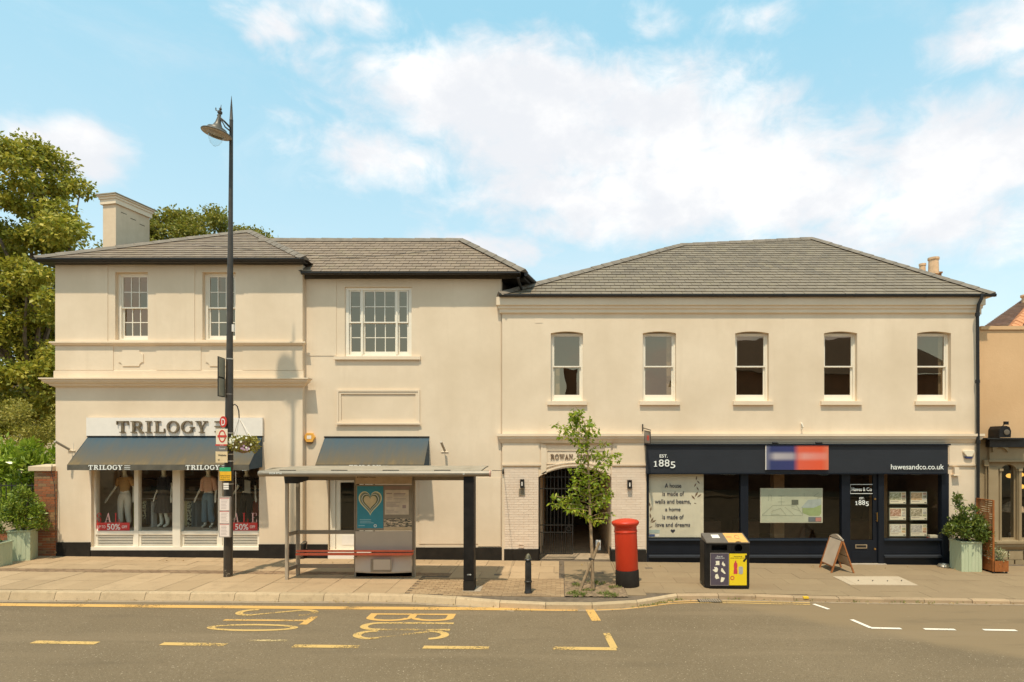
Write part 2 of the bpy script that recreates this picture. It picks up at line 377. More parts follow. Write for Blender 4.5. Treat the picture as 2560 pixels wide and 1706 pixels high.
# ================================================================ GROUND
def asphalt():
    m = Mat('asphalt', .88, 0, .25)
    big = m.noise(.35, 5, .6); sp = m.noise(90, 2, .7); sp2 = m.noise(22, 5, .75)
    c = m.mix(m.ramp(big, (.35, (0, 0, 0)), (.68, (1, 1, 1))), C3(.146, .110, .062), C3(.182, .138, .080))
    c = m.mix(m.ramp(sp, (.5, (0, 0, 0)), (.72, (.8, .8, .8))), c, C3(.28, .23, .16))
    c = m.mix(m.ramp(m.noise(34, 3, .8), (.30, (.75, .75, .75)), (.5, (0, 0, 0))), c, C3(.10, .075, .045))
    c = m.mix(m.ramp(m.noise(38, 1, .5), (.70, (0, 0, 0)), (.74, (.8, .8, .8))), c, C3(.46, .39, .27))
    c = m.mix(m.ramp(sp2, (.58, (0, 0, 0)), (.80, (.6, .6, .6))), c, C3(.09, .07, .045))
    x = m.xyz()
    # resurfaced strip on the right (a wedge with a tar joint) and a tyre band
    wedge = m.math('ADD', m.math('MULTIPLY', x[0], .62), m.math('MULTIPLY', x[1], .8))
    wn = m.math('ADD', wedge, m.math('MULTIPLY', m.noise(1.5, 3), .5))
    c = m.mix(m.ramp(m.math('MULTIPLY', wn, .05), (.592, (0, 0, 0)), (.612, (1, 1, 1))), c, C3(.215, .160, .090), 'MIX')
    st = m.noise(1.1, 6, .7, stretch=(.25, 1.6, 1))
    c = m.mix(m.ramp(st, (.55, (0, 0, 0)), (.75, (.6, .6, .6))), c, C3(.11, .085, .052))
    c = m.mix(m.ramp(m.noise(.9, 4, .6, stretch=(.12, 1.5, 1)), (.52, (0, 0, 0)), (.66, (.35, .35, .35))), c, C3(.235, .18, .11))
    bl = m.noise(16, 2, .5, stretch=(.5, 1.4, 1))
    c = m.mix(m.ramp(bl, (.74, (0, 0, 0)), (.8, (.8, .8, .8))), c, C3(.36, .30, .20))
    m.col(c).bump(m.noise(150, 3), .6, .008); return m.m
ASPH = asphalt()
def paint(name, c, wear=.5):
    m = bpy.data.materials.new(name); m.use_nodes = True; n = m.node_tree.nodes; l = m.node_tree.links; b = n['Principled BSDF']
    b.inputs['Base Color'].default_value = c; b.inputs['Roughness'].default_value = .7
    o = n['Material Output']; tr = n.new('ShaderNodeBsdfTransparent'); mx = n.new('ShaderNodeMixShader'); t = n.new('ShaderNodeTexCoord')
    a = n.new('ShaderNodeTexNoise'); a.inputs['Scale'].default_value = 28; a.inputs['Detail'].default_value = 6; a.inputs['Roughness'].default_value = .75
    a2 = n.new('ShaderNodeTexNoise'); a2.inputs['Scale'].default_value = 1.3; a2.inputs['Detail'].default_value = 3
    ad = n.new('ShaderNodeMath'); ad.operation = 'MULTIPLY_ADD'; ad.inputs[1].default_value = .7
    r = n.new('ShaderNodeValToRGB'); r.color_ramp.elements[0].position = wear + .31; r.color_ramp.elements[1].position = wear + .39
    l.new(t.outputs['Object'], a.inputs[0]); l.new(t.outputs['Object'], a2.inputs[0]); l.new(a2.outputs[0], ad.inputs[0]); l.new(a.outputs[0], ad.inputs[2])
    l.new(ad.outputs[0], r.inputs[0]); l.new(r.outputs[0], mx.inputs[0]); l.new(b.outputs[0], mx.inputs[1]); l.new(tr.outputs[0], mx.inputs[2]); l.new(mx.outputs[0], o.inputs[0])
    return m
YEL = paint('yellow_road_paint', C3(.58, .345, .10), .64)
YELW = paint('worn_yellow_road_paint', C3(.54, .36, .12), .565)
YELX = paint('nearly_gone_yellow_paint', C3(.50, .38, .18), .50)
WHR = paint('white_road_paint', C3(.72, .68, .58), .68)
def stone(name, a, b, dirt, rough=.9, bump=.4, dscale=3):
    m = Mat(name, rough, 0, .25)
    c = m.mix(m.rnd(), a, b); d = m.noise(dscale, 6, .65)
    c = m.mix(m.ramp(d, (.5, (0, 0, 0)), (.78, (.6, .6, .6))), c, dirt)
    c = m.mix(m.ramp(m.noise(60, 3), (.5, (0, 0, 0)), (.75, (.35, .35, .35))), c, dirt)
    c = m.mix(m.ramp(m.noise(13, 1, .4), (.72, (0, 0, 0)), (.76, (.5, .5, .5))), c, dirt)
    c = m.mix(m.ramp(m.noise(.55, 5, .65), (.45, (0, 0, 0)), (.72, (.35, .35, .35))), c, dirt)
    m.col(c).bump(m.noise(70, 4), bump, .004); return m.m
SLABL = stone('concrete_paving', C3(0.361, 0.266, 0.156), C3(0.430, 0.321, 0.193), C3(0.258, 0.189, 0.111))
SLABR = stone('grey_paving', C3(0.253, 0.191, 0.113), C3(0.276, 0.211, 0.124), C3(0.208, 0.155, 0.090), dscale=1.6)
SETT = stone('sett_brick', C3(0.216, 0.145, 0.084), C3(0.306, 0.212, 0.124), C3(0.144, 0.102, 0.064))
BLOCK = stone('block_paver', C3(0.276, 0.194, 0.108), C3(0.368, 0.267, 0.152), C3(0.184, 0.129, 0.076))
KERBM = stone('kerb_concrete', C3(0.416, 0.328, 0.200), C3(0.496, 0.388, 0.241), C3(0.248, 0.187, 0.112), bump=.6, dscale=7)
GRAN = stone('kerb_granite', C3(0.317, 0.240, 0.148), C3(0.414, 0.308, 0.187), C3(0.211, 0.152, 0.090), bump=.7)
JOINT = plain('paving_joint', C3(.13, .10, .065), .95, var=.3, bump=.4)
EARTH = plain('bare_earth', C3(.20, .145, .085), .95, var=.45, scale=9, bump=.8, bs=30)

put(box('ground', (-400, 400, -300, 900, -2.0, -.95), plain('far_ground', C3(.20, .17, .11), .95, var=.3, scale=.1)), kind='structure')
mb = MB()
xs = [-60, -30, -15, 0, 15, 30, 60]
for a, b in zip(xs, xs[1:]): mb.quad((a, -3.4, rz(a)), (b, -3.4, rz(b)), (b, 14.5, rz(b)), (a, 14.5, rz(a)))
mk('road', mb, ASPH, kind='structure')
# kerb line: front top edge of the kerb, traced on the pavement plane
KP = [(-900, 1473), (0, 1479), (400, 1482), (800, 1486), (950, 1487), (1050, 1490), (1161, 1497), (1286, 1508), (1410, 1511), (1500, 1511), (1560, 1508), (1630, 1501),
      (1693, 1488), (1780, 1487), (1900, 1489), (2016, 1493), (2200, 1497), (2560, 1502.5), (3200, 1512)]
KW = [GP(*p) for p in KP]
def kerbY(x):
    for (x0, y0), (x1, y1) in zip(KW, KW[1:]):
        if x0 <= x <= x1: return y0 + (y1 - y0) * (x - x0) / (x1 - x0)
    return KW[0][1] if x < KW[0][0] else KW[-1][1]
KT = .14
pav = MB(); g = lambda x, y: gz(x) - .012
px_ = sorted([-60] + [k[0] for k in KW] + [60, -13.6, 11.6])
for a, b in zip(px_, px_[1:]):
    pav.slab([(a, kerbY(a) + KT), (b, kerbY(b) + KT), (b, 16.6), (a, 16.6)], lambda x, y: gz(x) - .3, g)
pave = mk('pavement', pav, JOINT, kind='structure')
passage_floor = None
# kerb stones
kerb = bpy.data.objects.new('kerb', None); COL.objects.link(kerb); OFF[kerb] = Vector((0, 0, 0)); put(kerb, kind='structure')
x = KW[0][0] + .1
while x < 14:
    ln = .915 if x < 1.6 else R.uniform(.75, 1.15)
    x2 = x + ln - .01
    ya, yb = kerbY(x), kerbY(x2)
    jz = R.uniform(-.004, .004) if x > 1.6 else 0; jy = R.uniform(-.012, .012) if x > 1.6 else 0
    ya += jy; yb += jy
    left = x < -1.9; bat = .07 if left else .012; rr = .02
    za, zb = gz(x) + jz, gz(x2) + jz; ra, rb = rz(x) - .05, rz(x2) - .05
    m = MB()
    m.add([(x, ya + KT, za), (x2, yb + KT, zb), (x2, yb + rr, zb), (x, ya + rr, za), (x2, yb, zb - rr), (x, ya, za - rr), (x2, yb - bat, rb), (x, ya - bat, ra), (x, ya + KT, ra), (x2, yb + KT, rb)],
          [(3, 2, 1, 0), (5, 4, 2, 3), (7, 6, 4, 5), (0, 8, 7, 5, 3), (1, 2, 4, 6, 9), (0, 1, 9, 8)])
    mk('kerb_stone', m, KERBM if x < 1.6 else GRAN, kerb)
    x += ln
# channel strip of worn concrete beside the kerb
m = MB(); pts = [k for k in KW if -16 < k[0] < 14]
for (x0, y0), (x1, y1) in zip(pts, pts[1:]):
    w = .2 if x1 < 0 else .1
    m.quad((x0, y0 - w, rz(x0) + .004), (x1, y1 - w, rz(x1) + .004), (x1, y1 + .02, rz(x1) + .004), (x0, y0 + .02, rz(x0) + .004))
mk('gutter_channel', m, stone('channel_concrete', C3(.30, .24, .16), C3(.34, .27, .18), C3(.16, .12, .08), dscale=9), kind='structure')
# slabs
def slab_at(x0, x1, y0, y1, mat, name='paving_slab', lift=0, th=.017):
    d = R.uniform(-.0025, .0025) + lift
    f0 = lambda x, y: gz(x) - th; f1 = lambda x, y: gz(x) + d
    mk(name, MB().slab([(x0, y0), (x1, y0), (x1, y1), (x0, y1)], f0, f1), mat, pave)
g1 = .010
def rows(x0, x1, y0, y1, w, h, mat, off=0, skip=None, front=False, name='paving_slab', gap=g1):
    y = y0; r = 0
    while y < y1 - .02:
        yy = min(y + h, y1); x = x0 - (w * off if r % 2 else 0)
        while x < x1 - .02:
            a, b = max(x, x0), min(x + w, x1)
            if b - a > .03 and not (skip and skip((a + b) / 2, (y + yy) / 2)):
                slab_at(a + gap / 2, b - gap / 2, y + gap / 2, yy - gap / 2, mat, name)
            x += w
        y += h; r += 1
XB = PX(1022, 12.75)      # where the block paving starts
ky = max(kerbY(-14), kerbY(-3.4)) + KT + .005
rows(-14.6, XB, ky, 14.03, .685, (14.03 - ky) / 2, SLABL)
rows(-14.6, -2.6, 14.37, 15.95, .70, .527, SLABL, off=.5)
rows(-2.6, -.02, 13.85, 15.95, .70, .70, SLABL, off=.5)
mb = MB()
# two brick courses between the slabs
rows(-14.6, -2.6, 14.04, 14.365, .225, .108, SETT, off=.5, name='sett_brick', gap=.012)
# block paving: real joints, one piece (too small to pick apart singly beyond the first few rows)
stuff = MB(); y = 12.3; r = 0; nb = 0
XP0, XP1 = PX(1412, 12.9), PX(1562, 12.9)
while y < 13.84:
    x = XB + (.1 if r % 2 else 0)
    while x < XP0 - .05:
        if kerbY(x) + KT + .01 < y and kerbY(x + .2) + KT + .01 < y:
            xa, xb = x, min(x + .195, XP0 - .02)
            if nb < 290: slab_at(xa, xb, y, y + .093, BLOCK, 'block_paver'); nb += 1
            else: stuff.slab([(xa, y), (xb, y), (xb, y + .093), (xa, y + .093)], lambda x, y: gz(x) - .03, lambda x, y: gz(x) + .0)
        x += .203
    y += .101; r += 1
if stuff.v: mk('block_pavers', stuff, BLOCK, pave, kind='stuff')
# pieces beside the tree pit and right pavement in broad grey slabs
rows(XP0, XP1, 13.62, 15.95, .62, .58, SLABR)
y = 12.45
while y < 15.95:
    hh = .57; x = XP1 + .01 + (.4 if int(y / hh) % 2 else 0)
    x0 = XP1 + .01
    while x0 < 14.2:
        x1 = min(x if x > x0 + .2 else x0 + .86, 14.2); x = x1 + .86
        ya = max(y, max(kerbY(x0), kerbY(x1)) + KT + .004); yb = min(y + hh, 15.95)
        patch = (6.15 < (x0 + x1) / 2 < 8.0 and 14.0 < (ya + yb) / 2 < 14.5)
        if yb - ya > .04: slab_at(x0 + .002, x1 - .002, ya + .002, yb - .002, SLABR)
        x0 = x1
    y += hh
box('pavement_filler', (XP0, XP1, 13.60, 13.62, gz(1) - .03, gz(1) - .002), BLOCK, pave)
# pale slab patch with lifting holes on the right pavement
a, b, c, d = GP(2082, 1442), GP(2246, 1442), GP(2296, 1464.5), GP(2125, 1463)
pc = put(bpy.data.objects.new('access_cover', None), 'pale concrete access cover with four dark lifting slots near the sandwich board', 'access cover'); COL.objects.link(pc)
pc.location = (a[0], d[1], gz(a[0])); OFF[pc] = Vector(pc.location)
mk('cover_frame', MB().slab([d, c, b, a], lambda x, y: gz(x), lambda x, y: gz(x) + .008), stone('cover_edge', C3(.42, .35, .25), C3(.44, .37, .26), C3(.3, .24, .16)), pc)
cx_ = [a[0] + .1, b[0] - .35]
mk('cover_plate', MB().slab([(d[0] + .16, d[1] + .03), (c[0] - .38, c[1] + .03), (b[0] - .3, b[1] - .03), (a[0] + .2, a[1] - .03)], lambda x, y: gz(x), lambda x, y: gz(x) + .012), stone('cover_pale', C3(.44, .37, .26), C3(.45, .38, .27), C3(.34, .28, .19)), pc)
for px, py in ((2146, 1453), (2182, 1453.5), (2219, 1454), (2254, 1453)):
    q = GP(px, py); mk('lifting_slot', MB().slab([(q[0] - .045, q[1] - .05), (q[0] - .02, q[1] - .05), (q[0] + .04, q[1] + .05), (q[0] + .015, q[1] + .05)], lambda x, y: gz(x), lambda x, y: gz(x) + .0165), BLACKP, pc)
# small pavement covers
for px, py in ((1500, 1433), (1622, 1421), (1245, 1437)):
    q = GP(px, py); o = mk('stopcock_cover', MB().slab([(q[0] - .09, q[1] - .07), (q[0] + .09, q[1] - .07), (q[0] + .09, q[1] + .07), (q[0] - .09, q[1] + .07)], lambda x, y: gz(x), lambda x, y: gz(x) + .006), plain('iron_cover', C3(.12, .095, .065), .8, var=.3), None,
        label={1500: 'small iron cover in the pavement behind the street tree', 1622: 'small cover in the pavement right of the red pillar box', 1245: 'small cover in the slabs between shelter column and bollard'}[px], cat='cover', origin=(q[0], q[1], gz(q[0])))
# tree pit
tp = [(XP0, kerbY(XP0) + KT + .02), (PX(1560, 12.6), kerbY(PX(1560, 12.6)) + KT + .05), (PX(1545, 13.3), 13.42), (PX(1412, 13.3), 13.5)]
gx = np.linspace(XP0, XP1, 34); gy = np.linspace(12.28, 13.6, 30); mb = MB()
for yv in gy:
    for xv in gx: mb.v.append((xv, yv, gz(xv) + .004 + R.uniform(0, .018)))
mb.f = [(j * 34 + i, j * 34 + i + 1, (j + 1) * 34 + i + 1, (j + 1) * 34 + i) for j in range(29) for i in range(33) if kerbY(gx[i]) + KT < gy[j]]
mk('tree_pit_soil', mb, EARTH, kind='structure')
# ---------------- road markings
def strip(name, a, b, w, mat, lift=.006, road=True, par=None, label=None):
    """painted bar between two pixel points on the road, w metres wide"""
    p, q = Vector(GP(*a, road=True)), Vector(GP(*b, road=True)); d = (q - p).normalized(); n = Vector((-d.y, d.x)) * w / 2
    pts = [p - n, q - n, q + n, p + n]
    return mk(name, MB().poly([(v.x, v.y, rz(v.x) + lift) for v in pts]), mat, par, kind=None if par else 'structure')
YLP = [(-900, 1507), (0, 1512.5), (382, 1516.5), (800, 1520.5), (1300, 1523.5), (1444, 1525)]
for a, b in zip(YLP, YLP[1:]): strip('yellow_bay_line', a, b, .2 if a[0] > 300 else .19, YEL)
for i, (a, b) in enumerate((((83, 1606), (243, 1609)), ((404, 1610.5), (565, 1613)), ((733, 1616), (898, 1618)), ((1058, 1619), (1222, 1621)), ((1382, 1621.5), (1541, 1623.5)), ((-260, 1600), (-80, 1603)))):
    strip('yellow_bay_dash', a, b, .135, YELW)
strip('yellow_bay_dash', (1516, 1584), (1535, 1621), .12, YELW, .007)
strip('yellow_bay_end', (1473, 1523), (1491, 1553), .17, YEL)
for k in (0, 1):
    pts = [(1492, 1526), (1560, 1523.5), (1620, 1517), (1680, 1509.5), (1740, 1507.5), (1850, 1508.5), (2025, 1512.5)]
    for a, b in zip(pts, pts[1:]): strip('double_yellow_line', (a[0], a[1] - k * 4.5), (b[0], b[1] - k * 4.5), .05, YELW if a[0] > 1700 else YEL)
strip('white_bay_line', (2034, 1511), (2072, 1524), .08, WHR)
strip('white_bay_line', (2129, 1550), (2178, 1571), .085, WHR)
strip('white_bay_line', (2176, 1571), (2253, 1572.7), .085, WHR, .007)
strip('white_bay_line', (2310, 1573.5), (2388, 1575), .085, WHR)
strip('white_bay_line', (2458, 1575.5), (2541, 1577), .085, WHR)
def roadletter(ch, x0, x1, y0, y1, mat, name='road_letter'):
    """letter lying on the road, its top towards +X; x0..x1 and far/near rows y0..y1 in pixels"""
    ym = (y0 + y1) / 2; xa, xb = GP(x0, ym, road=True)[0], GP(x1, ym, road=True)[0]
    far, near = GP((x0 + x1) / 2, y0, road=True)[1], GP((x0 + x1) / 2, y1, road=True)[1]
    W_ = far - near; t = .085 / W_; polys = []       # unit: u across letter (0..1), v along letter height (0..1)
    tv = .14 / (xb - xa)
    if ch == 'B': polys = [B(0, t, 0, 1), ] + [B(t, .6, 0, tv), B(t, .6, 1 - tv, 1), B(t, .6, .47, .47 + tv)] + ringp(.6, .26, .4, .26, t, tv, -90, 90) + ringp(.6, .76, .36, .24, t, tv, -90, 90)
    if ch == 'U': polys = [B(0, t, .2, 1), B(1 - t, 1, .2, 1)] + ringp(.5, .2, .5, .2, t, tv, 180, 360)
    if ch == 'S': polys = ringp(.5, .78, .5, .22, t, tv, 10, 180) + ringp(.5, .22, .5, .22, t, tv, 180, 370) + [[(0, .78), (t, .78), (1, .22), (1 - t, .22)]]
    if ch == 'T': polys = [B(.0, 1, 1 - tv, 1), B(.5 - t / 2, .5 + t / 2, 0, 1 - tv)]
    if ch == 'O': polys = ringp(.5, .5, .5, .5, t, tv, 0, 360, 28)
    if ch == 'P': polys = [B(0, t, .0, 1)]
    mb = MB()
    for pg in polys:
        mb.poly([(xa + v * (xb - xa), far - u * W_, rz(xa) + (rz(xb) - rz(xa)) * v + .006) for u, v in pg][::1])
    return mk(name, mb, mat, kind='structure')
roadletter('B', 917, 1135, 1535, 1554, YEL); roadletter('U', 900, 1130, 1557, 1577, YELW); roadletter('S', 882, 1123, 1577, 1600, YELW)
roadletter('S', 589, 796, 1524, 1541, YELW); roadletter('T', 558, 782, 1542, 1562, YEL); roadletter('O', 516, 746, 1561, 1579, YELW); roadletter('P', 585, 700, 1600, 1640, YELX)
# road gully
q0, q1 = GP(1741, 1499, road=True), GP(1806, 1507, road=True)
gl = thing('road_gully', ((q0[0] + q1[0]) / 2, q1[1], rz(q0[0])), 'black iron drain grating in the road beside the kerb', 'drain')
box('gully_frame', (q0[0], q1[0], q1[1] - .02, q0[1] + .1, rz(q0[0]) + .002, rz(q0[0]) + .012), BLACKP, gl)
for i in range(9):
    xx = q0[0] + .03 + i * (q1[0] - q0[0] - .06) / 8.5
    box('grating_bar', (xx, xx + .03, q1[1], q0[1] + .08, rz(q0[0]) + .012, rz(q0[0]) + .02), plain('worn_iron', C3(.3, .25, .18), .6) if i == 0 else bpy.data.materials['worn_iron'], gl)

# ================================================================ BUILDINGS
YL, YM, YR = 15.9, 16.05, 16.0
def holed(x0, x1, z0, z1, Y, t, holes, xsplit=()):
    """wall slab x0..x1, z0..z1, front face at Y, thickness t, rectangular openings (xa,xb,za,zb)"""
    xs = sorted({x0, x1, *[h[0] for h in holes], *[h[1] for h in holes]}); zs = sorted({z0, z1, *[h[2] for h in holes], *[h[3] for h in holes]})
    xs = [v for v in xs if x0 <= v <= x1]; zs = [v for v in zs if z0 <= v <= z1]; mb = MB()
    solid = lambda i, j: 0 <= i < len(xs) - 1 and 0 <= j < len(zs) - 1 and not any(h[0] < (xs[i] + xs[i + 1]) / 2 < h[1] and h[2] < (zs[j] + zs[j + 1]) / 2 < h[3] for h in holes)
    for i in range(len(xs) - 1):
        for j in range(len(zs) - 1):
            if not solid(i, j): continue
            a, b, c, d = xs[i], xs[i + 1], zs[j], zs[j + 1]
            mb.quad((a, Y, c), (b, Y, c), (b, Y, d), (a, Y, d)); mb.quad((b, Y + t, c), (a, Y + t, c), (a, Y + t, d), (b, Y + t, d))
            if not solid(i - 1, j): mb.quad((a, Y + t, c), (a, Y, c), (a, Y, d), (a, Y + t, d))
            if not solid(i + 1, j): mb.quad((b, Y, c), (b, Y + t, c), (b, Y + t, d), (b, Y, d))
            if not solid(i, j - 1): mb.quad((a, Y + t, c), (b, Y + t, c), (b, Y, c), (a, Y, c))
            if not solid(i, j + 1): mb.quad((a, Y, d), (b, Y, d), (b, Y + t, d), (a, Y + t, d))
    return mb
def mould(x0, x1, Y, prof, l=1, r=1, back=.02):
    """moulding run with mitred returns; prof: (projection, z) from top to bottom"""
    mb = MB(); rings = []
    for p, z in prof:
        rings.append([(x0 - p * l, Y + back, z), (x0 - p * l, Y - p, z), (x1 + p * r, Y - p, z), (x1 + p * r, Y + back, z)])
    vs = [v for g in rings for v in g]; fs = []
    for i in range(len(prof) - 1):
        for k in range(3): a = i * 4 + k; b = (i + 1) * 4 + k; fs.append((a, b, b + 1, a + 1))
    n = (len(prof) - 1) * 4; fs += [(0, 1, 2, 3), (n + 3, n + 2, n + 1, n)]
    return mb.add(vs, fs)
def frame4(x0, x1, z0, z1, y0, y1, wl, wr, wt, wb):
    m = MB(); m.box(x0, x0 + wl, y0, y1, z0, z1); m.box(x1 - wr, x1, y0, y1, z0, z1)
    m.box(x0 + wl, x1 - wr, y0, y1, z1 - wt, z1); m.box(x0 + wl, x1 - wr, y0, y1, z0, z0 + wb); return m
class Win:                                            # everything in pixels at facade plane Y; builds window > sash, pane, sill
    pass
def sash_window(par, X0, X1, Z0, Z1, Y, cols, rws, rec=.13, groups=None, zm=None, mw=.022, sill=None, fw=.075, bot=.09):
    yf = Y + rec
    w = mk('window', frame4(X0, X1, Z0, Z1, yf, yf + .12, fw, fw, fw * .8, .05), WHITE, par)
    if groups is None: groups = [(X0 + fw, X1 - fw, cols)]
    for a, b in zip(groups, groups[1:]): box('mullion', (a[1], b[0], yf - .012, yf + .11, Z0 + .05, Z1 - fw * .8), WHITE, w)
    zt, zb = Z1 - fw * .8, Z0 + .05; zm = zm or (zt + zb) / 2
    for ga, gb, gc in groups:
        for top, (za, zz, yy) in enumerate(((zb, zm - .002, yf + .065), (zm - .03, zt, yf + .022))):
            s = .04; bt = (bot if top == 0 else .035); tp_ = .035
            mb = frame4(ga, gb, za, zz, yy, yy + .04, s, s, tp_, bt)
            ix0, ix1, iz0, iz1 = ga + s, gb - s, za + bt, zz - tp_
            xs = [ix0 + (ix1 - ix0) * k / gc for k in range(gc + 1)]; zs = [iz0 + (iz1 - iz0) * k / rws for k in range(rws + 1)]
            for k in xs[1:-1]: mb.box(k - mw / 2, k + mw / 2, yy + .004, yy + .036, iz0, iz1)
            for k in zs[1:-1]:
                for c in range(gc): mb.box(xs[c] + mw / 2, xs[c + 1] - mw / 2, yy + .005, yy + .035, k - mw / 2, k + mw / 2)
            mk('sash', mb, WHITE, w)
            for c in range(gc):
                for r_ in range(rws):
                    t = R.uniform(-.003, .003); q = R.uniform(-.003, .003)
                    mk('pane', MB().quad((xs[c], yy + .018 + t, zs[r_]), (xs[c + 1], yy + .018 - t, zs[r_]), (xs[c + 1], yy + .018 - t + q, zs[r_ + 1]), (xs[c], yy + .018 + t + q, zs[r_ + 1])), GLASSU, w)
    if sill:
        sx0, sx1, sz0, sz1 = sill; m = MB().extx([(Y - .07, sz0), (Y + rec + .03, sz0), (Y + rec + .03, sz1 + .02), (Y - .07, sz1)], sx0, sx1)
        mk('sill', m, WALL2, w)
    return w
def clip(poly, cp):
    """clip polygon (list of 2-tuples) to convex polygon cp (anticlockwise)"""
    for i in range(len(cp)):
        a, b = cp[i], cp[(i + 1) % len(cp)]; out_ = []
        side = lambda p: (b[0] - a[0]) * (p[1] - a[1]) - (b[1] - a[1]) * (p[0] - a[0])
        for j in range(len(poly)):
            p, q = poly[j], poly[(j + 1) % len(poly)]; sp, sq = side(p), side(q)
            if sp >= 0: out_.append(p)
            if sp * sq < 0: t = sp / (sp - sq); out_.append((p[0] + t * (q[0] - p[0]), p[1] + t * (q[1] - p[1])))
        poly = out_
        if len(poly) < 3: return []
    return poly
def slates(par, pts, expo, w, mat, th=.015, limit=300):
    """pts: convex plane polygon, first edge = eave left->right, anticlockwise from outside"""
    o = Vector(pts[0]); u = (Vector(pts[1]) - o).normalized(); n = u.cross(Vector(pts[-1]) - o).normalized(); v = n.cross(u)
    P2 = [((Vector(p) - o).dot(u), (Vector(p) - o).dot(v)) for p in pts]
    vmax = max(p[1] for p in P2); umin = min(p[0] for p in P2); umax = max(p[0] for p in P2)
    k = int(vmax / expo) + 1; cnt = 0; st = MB()
    for r_ in range(k):
        v0 = r_ * expo; wob = R.uniform(-.01, .01); x = umin - (w / 2 if r_ % 2 else 0) + wob
        while x < umax:
            ww = w * R.uniform(.985, 1.015); g_ = .0042; dz = R.uniform(0, .004); dv = R.uniform(-.006, .004)
            c = clip([(x + g_, v0 + dv), (x + ww - g_, v0 + dv), (x + ww - g_, v0 + expo + .004), (x + g_, v0 + expo + .004)], P2)
            x += ww
            if len(c) < 3: continue
            area = abs(sum(c[i][0] * c[(i + 1) % len(c)][1] - c[(i + 1) % len(c)][0] * c[i][1] for i in range(len(c)))) / 2
            if area < .0015: continue
            hgt = lambda vv: .006 + th * (1 - (vv - v0) / expo) + dz
            lo = [o + u * a + v * b + n * (hgt(b) - (.006 if b < v0 + .05 else .0055)) for a, b in c]; hi = [o + u * a + v * b + n * hgt(b) for a, b in c]; m_ = len(c)
            mb = MB().add(lo + hi, [tuple(range(m_, 2 * m_))] + [(i, (i + 1) % m_, (i + 1) % m_ + m_, i + m_) for i in range(m_)])
            if cnt < limit: mk('slate', mb, mat, par); cnt += 1
            else: st.add(mb.v, mb.f)
    if st.v: mk('slates', st, mat, par, kind='stuff')
def ridge(par, a, b, n1, n2, mat=HIP, seg=.45, w=.13, name='hip_tile', h=.09):
    """row of angled capping tiles from a to b; n1, n2: directions down each side"""
    w *= 1.15; a, b = Vector(a), Vector(b); L_ = (b - a).length; k = max(1, round(L_ / seg)); d = (b - a) / k; u = (b - a).normalized()
    n1 = Vector(n1); n1 = (n1 - u * n1.dot(u)).normalized(); n2 = Vector(n2); n2 = (n2 - u * n2.dot(u)).normalized(); up = -(n1 + n2).normalized() if (n1 + n2).length > .01 else Vector((0, 0, 1))
    for i in range(k):
        p, q = a + d * i - u * .02, a + d * (i + 1) + u * .02; j = R.uniform(-.004, .004)
        s0, s1 = 1.08, .94
        ring = lambda c, s: [c + n1 * w * s + up * (.03 * s), c + n1 * w * .45 * s + up * (h * .75 * s + j), c + up * (h * s + j), c + n2 * w * .45 * s + up * (h * .75 * s + j), c + n2 * w * s + up * (.03 * s)]
        A, Z = ring(p, s0), ring(q, s1); m = MB().add([*A, *Z], [(t, t + 1, t + 6, t + 5) for t in range(4)] + [(4, 3, 2, 1, 0), (5, 6, 7, 8, 9), (0, 5, 9, 4)])
        mk(name, m, mat, par)
def gutter(par, x0, x1, Y, z, r=.075, fascia=0, seg=2.0):
    prof = [(Y - r * 2, z), (Y - r * 2 + .006, z - .02)] + [(Y - r + r * math.cos(rad(a)), z - .02 - r * .85 * math.sin(rad(-a))) for a in range(200, 345, 20)] + [(Y, z - .02), (Y, z), (Y - .01, z), (Y - .02, z - .05), (Y - r * 2 + .02, z - .05), (Y - r * 2 + .012, z)]
    gt = mk('gutter', MB().extx(prof[::-1], x0, x1), GUT, par)
    n = int((x1 - x0) / seg)
    for i in range(1, n + 1):
        xx = x0 + (x1 - x0) * i / (n + 1)
        mk('gutter_bracket', MB().extx([(y - (.006 if y < Y - .02 else 0), zz - (.006 if zz < z - .03 else -.002)) for y, zz in prof[::-1]], xx, xx + .05), GUT, par)
def downpipe(par, path, r=.04, collars=()):
    mk('downpipe', MB().tube(path, r, 10), GUT, par, smooth=True)
    for x, y, z in collars: mk('pipe_collar', MB().lathe([(r + .002, -.05), (r + .014, -.045), (r + .014, .045), (r + .002, .05)], (x, y, z), 12), GUT, par)
UNDER = plain('roof_underlay', C3(.05, .042, .03), .9)
# ---------------------------------------------------------------- LEFT BAY BUILDING
XL0, XL1 = PX(139, YL), PX(757, YL); ZE = PZ(650, 15.62); ZB = -.25
ZTL = PZ(662, YL)
bay = thing('shop_building', ((XL0 + XL1) / 2, YL, gz(XL0)), 'two storey cream rendered shop building with projecting cornices, tall chimney and pyramid slate roof', 'building')
sh = (PX(228, YL), PX(648, YL), PZ(1376, YL), PZ(1150, YL))
w1 = (PX(288, YL), PX(369.5, YL), PZ(850, YL), PZ(681, YL)); w2 = (PX(506, YL), PX(589, YL), PZ(850, YL), PZ(681, YL))
mk('wall', holed(XL0, XL1, ZB, ZTL, YL, .3, [sh, w1, w2]), WALL, bay)
mk('side_wall', MB().box(XL0, XL0 + .3, YL + .301, 22.6, ZB, ZTL), WALL, bay); mk('side_wall', MB().box(XL1 - .3, XL1, YL + .301, 16.4, ZB, ZTL), WALL, bay); mk('rear_wall', MB().box(XL0 + .301, XL1, 22.3, 22.6, ZB, ZTL), WALL, bay)
pz = PZ(1356, YL)
